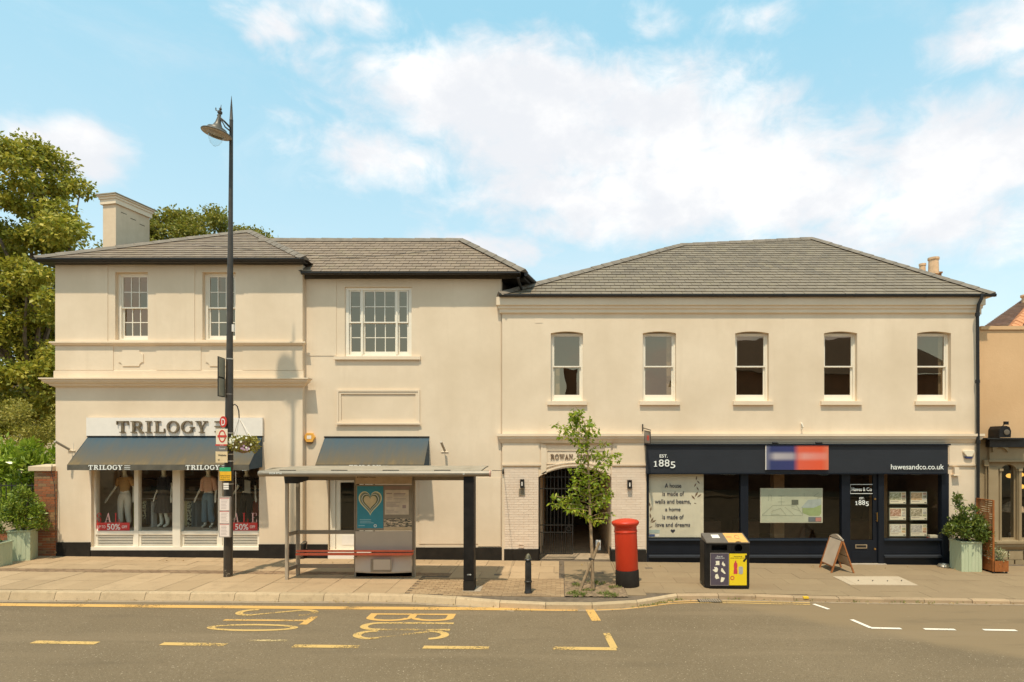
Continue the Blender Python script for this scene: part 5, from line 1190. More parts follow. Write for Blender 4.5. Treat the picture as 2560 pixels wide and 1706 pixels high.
# letter roundel, flag, notices
RED = plain('sign_red', C3(.52, .045, .03), .5, var=.05); CREAM = plain('sign_cream', C3(.72, .66, .50), .5, var=.05)
rd = thing('stop_letter_sign', (LX(557), LY - .13, LZ(1069)), 'round red sign with white letter D on the lamp column', 'sign')
mk('disc', MB().prism([(LX(557.5) + 8.5 * k_ * math.cos(a), LZ(1055) + 14 * k_ * math.sin(a)) for a in np.linspace(0, 2 * math.pi, 25)[:-1]], LY - .15, LY - .12), RED, rd)
text('letter', 'D', LX(554), LX(562.5), LZ(1064), LZ(1047), LY - .151, .004, LETW, rd, bold=.02)
fl = thing('bus_stop_flag', (LX(554), LY - .13, LZ(1157)), 'white bus stop flag with red roundel fixed to the black lamp column', 'sign')
fb = lambda nm, a, b, t, bt, mt, d=0: box(nm, (LX(a), LX(b), LY - .150 - d, LY - .135, LZ(bt), LZ(t)), mt, fl)
fb('flag_panel', 540, 568.5, 1072.5, 1111, CREAM); fb('red_band', 538.5, 568.5, 1111, 1115, RED, .002); fb('grey_panel', 541.5, 568.5, 1115, 1129, plain('sign_grey', C3(.16, .155, .14), .5), .001); fb('route_panel', 539, 568.5, 1129, 1157, plain('sign_beige', C3(.66, .54, .32), .5))
mk('roundel', MB().add([], []), RED, fl) if False else None
rb_ = MB(); [rb_.prism([(LX(555.5) + x * k_, LZ(1091) + z_ * k_) for x, z_ in pg], LY - .155, LY - .151) for pg in ringp(0, 0, 9, 15.5, 2.6, 3.2, 0, 360, 24)]
mk('roundel', rb_, RED, fl); mk('roundel', MB().box(LX(544), LX(567), LY - .1575, LY - .1555, LZ(1093.5), LZ(1088.5)), RED, fl)
text('lettering', 'BUS STOP', LX(550), LX(559), LZ(1114), LZ(1112), LY - .153, .002, LETW, fl)
text('lettering', 'Towards', LX(548), LX(563), LZ(1124), LZ(1120), LY - .152, .002, LETW, fl)
text('lettering', 'Wimbledon', LX(545), LX(566), LZ(1141), LZ(1136), LY - .151, .002, BLACKP, fl, bold=.02)
text('lettering', '93', LX(545), LX(549), LZ(1153), LZ(1148), LY - .151, .002, BLACKP, fl)
yn = thing('smoking_notice', (LX(564), LY - .13, LZ(1202)), 'green and yellow notice on the lamp column under the flag', 'notice')
box('green_panel', (LX(550), LX(577), LY - .165, LY - .15, LZ(1179), LZ(1169)), plain('notice_green', C3(.03, .34, .15), .5), yn); box('yellow_panel', (LX(550), LX(578.5), LY - .165, LY - .15, LZ(1202), LZ(1179.1)), plain('notice_yellow', C3(.75, .42, .02), .5), yn)
for t_, a, b, py in (('Safer travel', 552, 576, 1190), ('in any bus', 553, 575, 1195), ('shelter or stop', 552, 576, 1199.5)): text('lettering', t_, LX(a), LX(b), LZ(py + 1), LZ(py - 2), LY - .1655, .002, BLACKP, yn)
wn_ = thing('small_label', (LX(565), LY - .13, LZ(1224)), 'tiny white label on the lamp column above the timetable', 'label')
for a, b in ((1208, 1213), (1214.5, 1219), (1220, 1224)): box('label_strip', (LX(559), LX(572), LY - .16, LY - .15, LZ(b), LZ(a)), WHITE2, wn_)
tt = thing('timetable_case', (LX(564), LY - .16, LZ(1343)), 'grey framed bus timetable with pink printed sheets on the lamp column', 'timetable')
box('case', (LX(550), LX(577.5), LY - .19, LY - .13, LZ(1343), LZ(1242)), plain('case_grey', C3(.33, .30, .26), .5), tt)
PAPER = plain('timetable_paper', C3(.74, .66, .60), .6, var=.04); INK = plain('print_ink', C3(.30, .24, .22), .7); INKR = plain('print_red', C3(.50, .08, .08), .6)
for a, b in ((1245, 1276), (1278, 1308), (1310, 1341)):
    box('timetable_sheet', (LX(552), LX(575.5), LY - .194, LY - .1905, LZ(b), LZ(a)), PAPER, tt); box('sheet_header', (LX(552), LX(575.5), LY - .1955, LY - .1942, LZ(a + 1.3), LZ(a)), INKR, tt)
    ln = MB()
    for i in range(7): y_ = a + 4.5 + i * 3.6; ln.box(LX(555 + R.uniform(0, 1)), LX(R.uniform(567, 573)), LY - .1955, LY - .1942, LZ(y_ + .7), LZ(y_))
    mk('print_lines', ln, INK, tt, kind='stuff')
mk('strap', MB().tube([(LX(581.5), LY - .02, LZ(1180)), (LX(583), LY - .04, LZ(1275)), (LX(582), LY - .05, LZ(1296)), (LX(579), LY - .1, LZ(1300))], .008, 5), STEEL, tt)
LX = lambda px, Y=LY: PX(px, Y)
LZ = lambda py, Y=LY: PZ(py, Y)
# sensor box
sb_ = box('sensor_box', (LX(581), LX(586), LY - .03, LY + .03, LZ(830), LZ(812)), WHITE2, None, label='small white sensor box clipped to the upper lamp column', cat='sensor', origin=(LX(583), LY, LZ(830)))
# hanging basket
hb = thing('hanging_basket', (LX(609), LY, LZ(1132)), 'hanging basket of white and mauve flowers on a hooked arm of the lamp column', 'flower basket')
mk('hook_arm', MB().tube([(LX(581), LY, LZ(1015)), (LX(587), LY, LZ(1011)), (LX(593), LY, LZ(1016)), (LX(597), LY, LZ(1029)), (LX(598), LY, LZ(1046))], .013, 8), BLACKP, hb, smooth=True)
bc = Vector((LX(609), LY - .0, LZ(1112)))
for dx, dy in ((-.24, 0), (.22, -.08), (.0, .2), (-.05, -.22)): mk('chain', MB().tube([(LX(598), LY, LZ(1046)), (bc.x + dx, bc.y + dy, bc.z + .17)], .005, 4), STEEL, hb)
mk('basket_liner', MB().lathe([(.02, -.2), (.12, -.17), (.2, -.05), (.21, .08)], tuple(bc), 16), EARTH, hb, smooth=True)
leaves('foliage', [((bc.x + .24 * math.cos(a), bc.y + .2 * math.sin(a), bc.z + dz), (.11, .1, .1), 1) for a in np.linspace(0, 6.28, 11) for dz in (-.05, .09)] + [((bc.x, bc.y - .05, bc.z + .1), (.22, .15, .08), 4)], 1700, .055, SHRB, hb, seed=14)
PET = plain('white_petal', C3(.8, .76, .62), .6); PEM = plain('mauve_petal', C3(.40, .26, .36), .6)
for i in range(34):
    a = R.uniform(3.3, 6.1) if i % 4 else R.uniform(0, 6.28); zz = R.uniform(-.16, .2); p = bc + Vector((.32 * math.cos(a) * R.uniform(.6, 1), .27 * math.sin(a) - .03, zz)); 
    if i > 26: p = bc + Vector((R.uniform(.1, .26), -.28, R.uniform(-.12, -.02)))
    pm = MB()
    for k in range(5):
        b_ = k * 1.256 + i; u_ = Vector((math.cos(b_), -.2, math.sin(b_))) * .028; v_ = Vector((-math.sin(b_), 0, math.cos(b_))) * .013; pm.poly([p, p + u_ * .6 - v_, p + u_, p + u_ * .6 + v_])
    mk('flower', pm, PEM if i > 26 else PET, hb)
# ================================================================ LEFT SHOP: FASCIA, AWNINGS, DISPLAY
def ob(name, a, b, t, bt, Y0, Y1, mat, par=None, **k):       # box given by pixel edges at its front face Y0
    return box(name, (PX(a, Y0), PX(b, Y0), Y0, Y1, PZ(bt, Y0), PZ(t, Y0)), mat, par, **k)
fs_ = thing('shop_sign', (PX(435, YL), YL, PZ(1091, YL)), 'white fascia board with raised bronze slab-serif letters above the long awning', 'sign')
y_ = YL - .075
ob('sign_board', 215.5, 656, 1044.5, 1090, y_, YL - .015, WHITE2, fs_)
BRZ = plain('weathered_bronze', C3(.20, .16, .10), .45, .5, var=.4, scale=14)
slabtext('letter', 'TRILOGY', PX(293, y_), PX(523, y_), PZ(1082.5, y_), PZ(1053, y_), y_ - .012, .035, BRZ, fs_, t=.185, sl=.085, each=True)
for a, b in ((1053, 1056.5), (1065, 1068.5), (1078, 1081.5)): ob('sign_bar', 536, 565, a, b, y_ - .047, y_ - .012, BRZ, fs_)
def awning_mat():
    m = Mat('awning_canvas', .8, 0, .3); x = m.xyz(); zz = x[2]
    st = m.noise(2.4, 6, .7, stretch=(3.2, 1, .4), dist=.4); big = m.noise(.8, 3)
    f = m.math('ADD', m.math('MULTIPLY', zz, -1.0), m.math('MULTIPLY', st, .65)); f = m.math('ADD', f, m.math('MULTIPLY', big, .3)); f = m.math('SUBTRACT', f, .38)
    c = m.ramp(f, (.08, C3(.048, .084, .108)), (.42, C3(.075, .085, .082)), (.74, C3(.11, .092, .058)), (1.0, C3(.20, .14, .055)))
    sp = m.noise(60, 3, .8); c = m.mix(m.ramp(sp, (.66, (0, 0, 0)), (.72, (.4, .4, .4))), c, C3(.20, .15, .06))
    m.col(c).bump(m.noise(160, 2), .15, .002); return m.m
AWN = awning_mat(); AWS = plain('awning_blue_side', C3(.035, .062, .085), .8, var=.1); VAL = plain('valance_cloth', C3(.085, .08, .06), .8, var=.3, scale=5)
def awning(label, x0, x1, Yw, py_top, proj, py_front, py_bot, texts, both=True):
    """canvas from the wall line down to the front bar; local z=0 at the wall line"""
    Xa, Xb = PX(x0, Yw), PX(x1, Yw); zt = PZ(py_top, Yw); Yf = Yw - proj; zf = PZ(py_front, Yf); zb = PZ(py_bot, Yf)
    t = thing('awning', ((Xa + Xb) / 2, Yw, zt), label, 'awning', 'blue stained shop awnings')
    n = 24; mb = MB(); g = []
    for j in range(9):
        v = j / 8; row = []
        for i in range(n + 1):
            u = i / n; sag = .018 * math.sin(v * math.pi) + .006 * math.sin(u * 37) * math.sin(v * math.pi)
            row.append((Xa + (Xb - Xa) * u, Yw - proj * v, zt + (zf - zt) * v - sag))
        g += row
    mb.add(g, [(j * (n + 1) + i, (j + 1) * (n + 1) + i, (j + 1) * (n + 1) + i + 1, j * (n + 1) + i + 1) for j in range(8) for i in range(n)]); mk('canvas', mb, AWN, t, smooth=True)
    zi = zb + .03
    for X_ in (Xa, Xb): mk('side_panel', MB().poly([(X_, Yw, zt), (X_, Yf, zf), (X_, Yf, zi - .01), (X_, Yw, zi + .02)]), AWS, t)
    vb = MB(); m_ = 60; vs_ = []
    for i in range(m_ + 1):
        u = i / m_; w = .004 * math.sin(u * 50); vs_ += [(Xa + (Xb - Xa) * u, Yf - .006 + w, zf), (Xa + (Xb - Xa) * u, Yf - .006 + w * 1.5, zb + .003 * math.sin(u * 31))]
    vb.add(vs_, [(2 * i, 2 * i + 1, 2 * i + 3, 2 * i + 2) for i in range(m_)]); mk('valance', vb, VAL, t)
    mk('front_bar', MB().tube([(Xa, Yf + .02, zf - .01), (Xb, Yf + .02, zf - .01)], .018, 6), AWS, t)
    mk('wall_rail', MB().box(Xa - .01, Xb + .01, Yw - .03, Yw - .001, zt - .01, zt + .03), BLACKP, t)
    for a, b in texts:
        s = slabtext('letter', 'TRILOGY', PX(a, Yf), PX(b, Yf), zb + .012, zf - .012, Yf - .014, .004, LETW, t, t=.24, sl=.13, each=True)
        w = (b - a) * .17
        for q in (.88, .5, .12): ob('valance_bar', b + 5, b + 5 + w, 0, 0, 1, 2, LETW, None) if False else box('valance_bar', (PX(b + 4, Yf), PX(b + 4 + w, Yf), Yf - .018, Yf - .014, zb + .012 + (zf - zb - .03) * q - .004, zb + .012 + (zf - zb - .03) * q + .008), LETW, t)
    return t
awning('long blue shop awning with brown staining, under the white fascia sign', 220, 656, YL - .02, 1092, .67, 1162, 1176, [(222, 308), (465, 551)])
ob('valance_tag', 605, 616, 1174, 1177, YL - .70, YL - .697, LETW, bpy.data.objects['awning'])
awning('short blue stained awning behind the bus shelter roof', 812, 1073, YM, 1094, .62, 1162, 1176, [(873, 953)])
# display: stage, back panels, mannequins, clothes rails
zs_ = PZ(1330, 16.05)
stage = thing('display_stage', (PX(440, 16.6), 16.6, zs_ - .1), 'pale display platform inside the left shop window', 'platform')
box('deck', (sh[0] + .1, sh[1] - .06, SY + .08, 17.0, zs_ - .1, zs_), plain('stage_paint', C3(.6, .53, .4), .7), stage)
room(bay, XL0 + .31, XL1 - .31, YL + .31, 20.2, gz(-10) + .02, z(1020) if False else PZ(1080, YL), (SHOPW, ROOMF))
pn = thing('display_screen', (PX(262, 17.3), 17.3, zs_), 'tall beige display screen at the left inside the shop window', 'screen')
box('panel', (PX(232, 17.0), PX(292, 17.0), 17.05, 17.1, zs_, 2.6), plain('screen_beige', C3(.42, .36, .25), .8), pn); box('panel_edge', (PX(292, 17.0), PX(297, 17.0), 17.03, 17.12, zs_, 2.6), WHITE, pn)
sr_ = thing('shelf', (PX(430, 18.8), 18.8, 1.5), 'dark clothes shelf across the back of the shop window', 'shelf')
for zz in (1.62, 2.0): box('shelf_board', (PX(335, 18.8), PX(640, 18.8), 18.8, 19.3, zz, zz + .04), plain('shelf_dark', C3(.05, .035, .022), .7) if zz < 1.7 else bpy.data.materials['shelf_dark'], sr_)
for k, xx in enumerate((345, 375, 400, 470, 500, 580)): box('folded_stack', (PX(xx, 18.7), PX(xx + 16, 18.7), 18.75, 19.0, 1.665, 1.665 + .12 + .03 * (k % 3)), plain(('cloth_white', 'cloth_black', 'cloth_rust')[k % 3], (C3(.6, .55, .45), C3(.02, .02, .02), C3(.3, .14, .06))[k % 3], .9), sr_)
def skinmesh(name, pts, edges, mat, par, M, levels=1, k=1.0, root=0):
    me = bpy.data.meshes.new(name); me.from_pydata([tuple(p[:3]) for p in pts], edges, []); o = bpy.data.objects.new(name, me); COL.objects.link(o)
    sk_ = o.modifiers.new('skin', 'SKIN'); ss = o.modifiers.new('sub', 'SUBSURF'); ss.levels = ss.render_levels = levels
    for i, p in enumerate(pts): me.skin_vertices[0].data[i].radius = (p[3] * k, p[4] * k)
    me.skin_vertices[0].data[root].use_root = True
    dg = bpy.context.evaluated_depsgraph_get(); m2 = bpy.data.meshes.new_from_object(o.evaluated_get(dg)); bpy.data.objects.remove(o)
    m2.transform(Matrix.Translation(-OFF[par]) @ M); m2.materials.clear(); m2.materials.append(mat); m2.polygons.foreach_set('use_smooth', [True] * len(m2.polygons)); m2.name = name
    q = bpy.data.objects.new(name, m2); COL.objects.link(q); q.parent = par; OFF[q] = OFF[par]; return q
MANN = plain('mannequin_white', C3(.84, .78, .66), .35, var=.03)
def mannequin(label, px, Y, top_mat, low_mat, kind, armL=0., armR=0., flare=1., turn=0, scale=1.0, top_len=1.0, boots=False):
    x = PX(px, Y); t = thing('mannequin', (x, Y, zs_), label, 'mannequin', 'mannequins in the left shop window'); M = Matrix.Translation((x, Y, zs_ + .01)) @ Matrix.Rotation(rad(turn), 4, 'Z') @ Matrix.Scale(scale, 4)
    P_ = {'pel': (0, 0, .93, .135, .095), 'wai': (0, .0, 1.1, .095, .075), 'che': (0, 0, 1.28, .13, .085), 'nb': (0, .01, 1.41, .06, .055), 'nk': (0, .005, 1.5, .04, .042), 'h0': (0, -.015, 1.57, .055, .065), 'h1': (0, 0, 1.68, .065, .08), 'h2': (0, .01, 1.74, .04, .05)}
    for s, n, am in ((-1, 'L', armL), (1, 'R', armR)):
        P_['sh' + n] = (s * .165, .01, 1.385, .042, .045); P_['el' + n] = (s * (.22 + am * .06), .03, 1.12, .032, .034); P_['wr' + n] = (s * (.25 + am * .16), -.06 - am * .03, .89, .02, .024)
        P_['ha' + n] = (s * (.265 + am * .2), -.08 - am * .04, .80, .012, .034); P_['fi' + n] = (s * (.27 + am * .24), -.10 - am * .05, .71, .008, .02)
        P_['hi' + n] = (s * .085, 0, .85, .085, .09); P_['kn' + n] = (s * .1, -.02 - (.03 if s > 0 else 0), .47, .052, .055); P_['an' + n] = (s * .105, .02, .09, .032, .036); P_['to' + n] = (s * .115, -.12, .025, .03, .022)
    names = list(P_); ix = {n: i for i, n in enumerate(names)}
    E_ = [('pel', 'wai'), ('wai', 'che'), ('che', 'nb'), ('nb', 'nk'), ('nk', 'h0'), ('h0', 'h1'), ('h1', 'h2')]
    for n in 'LR': E_ += [('nb', 'sh' + n), ('sh' + n, 'el' + n), ('el' + n, 'wr' + n), ('wr' + n, 'ha' + n), ('ha' + n, 'fi' + n), ('pel', 'hi' + n), ('hi' + n, 'kn' + n), ('kn' + n, 'an' + n), ('an' + n, 'to' + n)]
    skinmesh('body', [P_[n] for n in names], [(ix[a], ix[b]) for a, b in E_], MANN, t, M)
    def sub(nm, keep, ed, mat, grow, ov={}):
        pts = [ov.get(n, P_[n]) for n in keep]; pts = [(p[0], p[1], p[2], p[3] + grow, p[4] + grow) for p in pts]; jx = {n: i for i, n in enumerate(keep)}
        skinmesh(nm, pts, [(jx[a], jx[b]) for a, b in ed], mat, t, M)
    lo = .98 - (top_len - 1) * .3
    if kind == 'trousers': sub('trousers', ['pel', 'hiL', 'knL', 'anL', 'hiR', 'knR', 'anR', 'wai'], [('wai', 'pel'), ('pel', 'hiL'), ('pel', 'hiR'), ('hiL', 'knL'), ('knL', 'anL'), ('hiR', 'knR'), ('knR', 'anR')], low_mat, .022,
                               {'anL': (-.11, .01, .12, .04 * flare, .045 * flare), 'anR': (.11, .01, .12, .04 * flare, .045 * flare), 'wai': (0, 0, 1.03, .1, .08)})
    else:
        mb = MB(); n = 48; vs_ = []
        for zz, r_ in ((1.06, .125), (.95, .17), (.7, .215), (.42, .27)):
            for k in range(n): a = 2 * math.pi * k / n; f = 1 + (.05 * (1.06 - zz) / .6) * math.sin(a * 14); vs_.append((r_ * f * math.cos(a), r_ * .8 * f * math.sin(a), zz))
        mb.add(vs_, [(i * n + k, i * n + (k + 1) % n, (i + 1) * n + (k + 1) % n, (i + 1) * n + k) for i in range(3) for k in range(n)]); mk('skirt', mb.xform(M), low_mat, t, smooth=True)
        for s in 'LR': a, k2 = P_['an' + s], P_['to' + s]; skinmesh('boot', [(a[0], a[1], .3, .055, .055), (a[0], a[1], .08, .045, .05), (k2[0], k2[1], .035, .04, .035)], [(0, 1), (1, 2)], MANN, t, M)
    sub('top', ['che', 'wai', 'nb', 'shL', 'elL', 'shR', 'elR', 'pel'] , [('che', 'wai'), ('wai', 'pel'), ('che', 'nb'), ('nb', 'shL'), ('nb', 'shR'), ('shL', 'elL'), ('shR', 'elR')], top_mat, .028,
        {'pel': (0, 0, lo, .115, .085), 'nb': (0, .01, 1.385, .05, .04), 'elL': (-.21, .03, 1.0 if top_len > 1.05 else 1.15, .038, .038), 'elR': (.21, .03, 1.0 if top_len > 1.05 else 1.15, .038, .038)})
    mk('stand', MB().lathe([(.16, 0), (.16, .012), (.01, .014)], (x, Y, zs_), 20), STEEL, t)
    return t
def cloth(n, c, var=.25): return plain(n, c, .95, var=min(var, .12), scale=30, bump=.3)
mannequin('mannequin in camel top and white trousers, leftmost shop pane', 312, 16.75, cloth('camel_knit', C3(.46, .31, .13), .5), cloth('white_denim', C3(.82, .77, .66), .05), 'trousers', armL=.7, turn=8)
mannequin('mannequin in dark blazer and pleated skirt, second shop pane', 410, 16.85, cloth('navy_blazer', C3(.012, .013, .02)), cloth('dark_pleats', C3(.06, .055, .05)), 'skirt', armR=.5, turn=-15, top_len=1.1)
mannequin('mannequin in dusty pink blouse and flared jeans, third shop pane', 521, 16.75, cloth('pink_blouse', C3(.62, .42, .30)), cloth('blue_denim', C3(.12, .21, .27)), 'trousers', armL=.3, flare=1.9, turn=-5, top_len=1.1)
mannequin('mannequin in black jacket and pale grey top, rightmost shop pane', 617, 16.85, cloth('black_jacket', C3(.012, .012, .012)), cloth('black_trousers', C3(.015, .014, .013)), 'trousers', armL=.8, armR=.2, turn=0)
x4 = PX(617, 16.68); mk('shirt_front', MB().prism([(x4 - .08, zs_ + 1.0), (x4 + .09, zs_ + .98), (x4 + .085, zs_ + 1.33), (x4 - .075, zs_ + 1.36)], 16.70, 16.72), cloth('grey_satin', C3(.33, .36, .32)), bpy.data.objects['mannequin.003'])
gy = 17.15
for i, (a, b) in enumerate(((338, 432), (448, 545))):
    t = thing('clothes_rail', (PX((a + b) / 2, gy), gy, zs_ - .5), ('clothes rail behind the second shop pane', 'clothes rail behind the third shop pane')[i], 'clothes rail')
    zr_ = PZ(1247, gy); mk('rail', MB().tube([(PX(a, gy), gy, zr_), (PX(b, gy), gy, zr_)], .014, 8), STEEL, t)
    for q in (a + 1, b - 1): mk('rail_post', MB().tube([(PX(q, gy), gy, zr_), (PX(q, gy), gy, gz(-9))], .014, 6), STEEL, t)
gs = [(344, C3(.42, .30, .04), 1318, 'mustard yellow coat at the left end of its rail', 7), (353, C3(.10, .06, .03), 1300, 'dark brown shirt beside the yellow coat', 5), (360, C3(.16, .13, .08), 1305, 'olive shirt on the left rail', 5), (367, C3(.38, .32, .22), 1296, 'patterned cream blouse on the left rail', 5), (376, C3(.02, .02, .02), 1310, 'black dress on the left rail', 6), (388, C3(.55, .47, .32), 1319, 'long cream coat in the middle of its rail', 6),
      (425, C3(.25, .2, .16), 1300, 'taupe garment near the right end of the left rail', 6), (455, C3(.42, .37, .30), 1322, 'pale grey dress at the left end of the right rail', 7), (463, C3(.46, .40, .29), 1312, 'oatmeal shirt on the right rail', 5), (470, C3(.36, .31, .2), 1313, 'beige knit on the right rail', 5), (478, C3(.40, .35, .26), 1318, 'cream blouse with dark pattern on the right rail', 7), (488, C3(.08, .11, .12), 1316, 'dark denim dress on the right rail', 6), (496, C3(.10, .13, .14), 1320, 'grey blue denim skirt on the right rail', 6), (504, C3(.09, .12, .13), 1317, 'blue denim jacket at the right end of its rail', 6),
      (640, C3(.30, .06, .04), 1290, 'red dress at the right edge of the shop window', 7)]
for i, (px, c, bt, lb, w) in enumerate(gs):
    x = PX(px, gy); zt_ = PZ(1252, gy); zb_ = PZ(bt, gy); c = tuple(min(.8, v * 2.2) for v in c[:3]) + (1,); t = thing('garment', (x, gy, zt_), lb, 'garment', 'clothes hanging in the left shop')
    hw = w * .72 * gy / F; vs_ = []; n = 12
    for j, (f, s_) in enumerate(((0, .25), (.06, .8), (.25, 1.0), (.6, 1.05), (1, 1.2))):
        for k in range(n + 1):
            u = k / n * 2 - 1; vs_.append((x + u * hw * s_ + .01 * f, gy - .16 * (1 - u * u) - .02 * math.sin(k * 2.4 + i) * (.3 + f), zt_ + (zb_ - zt_) * f - (.02 * math.sin(k * 2.1) if f == 1 else 0)))
    mb = MB().add(vs_, [(j * (n + 1) + k, (j + 1) * (n + 1) + k, (j + 1) * (n + 1) + k + 1, j * (n + 1) + k + 1) for j in range(4) for k in range(n)])
    mt = cloth('garment_cloth_%d' % i, c)
    if 'pattern' in lb:
        m = Mat('patterned_cloth_%d' % i, .9); m.col(m.ramp(m.noise(22, 2), (.5, c), (.53, C3(.05, .04, .03)))); mt = m.m
    mk('cloth', mb, mt, t, smooth=True); mk('hanger', MB().tube([(x, gy, zt_), (x, gy, PZ(1246, gy))], .005, 4), STEEL, t)
# sale lettering and banners on the glass
SRED = plain('sale_red', C3(.52, .04, .035), .5, var=.03); SPINK = plain('sale_pink', C3(.72, .45, .42), .5)
for i, (x0, xs_, lt_, pane_l) in enumerate(((239.5, (241, 255, 268, 282), 'SAL', 240), (551.5, (585, 603, 628, 640), 'ALE', 552))):
    gyy = SY + .01; t = thing('sale_sign', (PX(x0 + 40, gyy), gyy, PZ(1328, gyy)), ('red fifty percent off banner in the leftmost shop pane', 'red fifty percent off banner in the rightmost shop pane')[i], 'sign', 'sale banners')
    a, b = (240, 324) if i == 0 else (552, 643.5)
    ob('banner', a, b, 1307, 1328.5, gyy - .004, gyy, SRED, t)
    o_ = 0 if i == 0 else 320
    if i == 0: text('lettering', 'UP TO', PX(244, gyy), PX(264, gyy), PZ(1321, gyy), PZ(1314, gyy), gyy - .005, .002, LETW, t, bold=.01)
    else: text('lettering', 'UP TO', PX(556, gyy), PX(578, gyy), PZ(1321, gyy), PZ(1314, gyy), gyy - .005, .002, LETW, t, bold=.01)
    text('lettering', '50%', PX(268 + o_, gyy), PX(301 + o_, gyy), PZ(1325, gyy), PZ(1310, gyy), gyy - .005, .002, LETW, t, bold=.02)
    text('lettering', 'OFF', PX(305 + o_, gyy), PX(318 + o_, gyy), PZ(1321, gyy), PZ(1314, gyy), gyy - .005, .002, LETW, t, bold=.01)
    cols = [SRED, SPINK, SRED] if i == 0 else [SPINK, SRED, SPINK]
    for ch, c, (a, b) in zip(lt_, cols, ((242, 255), (262, 280), (286, 300)) if i == 0 else ((583, 599), (606, 622), (628, 643.5))):
        slabtext('letter', ch, PX(a, gyy), PX(b, gyy), PZ(1306, gyy), PZ(1283, gyy), gyy, .004, c, t, t=.17, sl=.03)
    if i == 0: ob('sticker', 239.8, 245, 1322, 1328, gyy - .008, gyy - .0045, WHITE2, t)
# ================================================================ WALL-MOUNTED THINGS
def camera_(label, x0, x1, y0, y1, Y):
    t = thing('security_camera', (PX((x0 + x1) / 2, Y), Y, PZ(y1, Y)), label, 'security camera', 'small tube cameras on the shop walls'); xa = PX(x0 + 2, Y - .2); xm = PX((x0 + x1) / 2, Y)
    mk('bracket', MB().box(xm - .1, xm + .1, Y - .03, Y - .0005, PZ(y1, Y), PZ(y1, Y) + .014).box(xm - .008, xm + .008, Y - .12, Y - .02, PZ(y1, Y), PZ(y1, Y) + .02).box(xm + .04, xm + .05, Y - .01, Y - .0005, PZ(y1, Y) + .014, PZ(y0 + 6, Y)), WHITE, t)
    mk('tube', MB().tube([(xm + .02, Y - .1, PZ(y1 - 4, Y)), (xm - (.09 if x0 < 400 else .02), Y - .42, PZ(y0 + 2, Y) - .02)], .032, 10), plain('camera_grey', C3(.33, .29, .22), .4), t, smooth=True)
camera_('small tube camera on the wall left of the long awning', 169, 190, 1100, 1128, YL); camera_('small tube camera on the wall right of the short awning', 1103, 1121, 1101, 1131, YM)
al = thing('alarm_box', (PX(776, YM), YM, PZ(1108, YM)), 'orange hexagonal alarm box on the wall left of the short awning', 'alarm box')
c_ = (PX(776, YM), PZ(1094, YM)); hx = .15
mk('case', MB().prism([(c_[0] - hx, c_[1]), (c_[0] - .08, c_[1] - .13), (c_[0] + .08, c_[1] - .13), (c_[0] + hx, c_[1]), (c_[0] + .08, c_[1] + .12), (c_[0] - .08, c_[1] + .12)], YM - .08, YM - .001), plain('alarm_orange', C3(.68, .36, .06), .45), al, bevel=.01)
mk('base', MB().prism([(c_[0] - .05, c_[1] - .165), (c_[0] + .05, c_[1] - .165), (c_[0] + .08, c_[1] - .131), (c_[0] - .08, c_[1] - .131)], YM - .07, YM - .001), BLACKP, al); box('badge', (c_[0] - .06, c_[0] + .055, YM - .084, YM - .0805, c_[1] - .04, c_[1] + .05), WHITE2, al)
al2 = thing('alarm_box', (PX(2423, YR), YR, PZ(1147, YR)), 'white trapezoid alarm box near the drainpipe, right of the navy fascia', 'alarm box'); X = lambda p: PX(p, YR - .08); zq = lambda p: PZ(p, YR - .08)
mk('case', MB().prism([(X(2418), zq(1142)), (X(2431), zq(1142)), (X(2437), zq(1130)), (X(2436), zq(1126)), (X(2410), zq(1126)), (X(2409), zq(1130))], YR - .08, YR - .021), CREAM, al2, bevel=.01); mk('base', MB().prism([(X(2418), zq(1147)), (X(2430), zq(1147)), (X(2433), zq(1142.3)), (X(2412), zq(1142.3))], YR - .075, YR - .021), plain('alarm_blue', C3(.03, .04, .12), .4), al2)
bx = thing('junction_box', (PX(2394, YR), YR, PZ(1190, YR)), 'cream junction box on the wall below the right alarm', 'box'); ob('case', 2387, 2398, 1169, 1187, YR - .11, YR - .001, WALL2, bx); ob('lid', 2385, 2402, 1187, 1190, YR - .12, YR - .001, WALL2, bx)
hk = thing('wall_hook', (PX(2004, YR), YR, PZ(1071, YR)), 'small white hook on the wall above the blurred sign', 'hook'); mk('hook', MB().tube([(PX(2003, YR), YR, PZ(1058, YR)), (PX(2002, YR), YR - .08, PZ(1060, YR)), (PX(2004, YR), YR - .1, PZ(1068, YR)), (PX(2002, YR), YR - .06, PZ(1073, YR))], .018, 7), WHITE, hk, smooth=True)
for i, (a, b, t_, bt) in enumerate(((1300, 1310, 1199, 1220), (1569, 1580, 1201, 1222))):
    t = thing('wall_lamp', (PX((a + b) / 2, YR), YR, PZ(bt, YR)), ('black box wall lamp left of the arched gateway', 'black box wall lamp right of the arched gateway')[i], 'wall lamp', 'wall lamps beside the gateway')
    yy = YR - .12; mk('case', frame4(PX(a, yy), PX(b, yy), PZ(bt, yy), PZ(t_, yy), yy, YR - .017, .022, .022, .03, .03), BLACKP, t); ob('glass', a + 1.5, b - 1.5, t_ + 2, bt - 2, yy + .03, YR - .018, DARK, t); ob('bulb', (a + b) / 2 - 1.5, (a + b) / 2 + 1.5, t_ + 6, bt - 5, yy + .015, yy + .029, WHITE2, t)
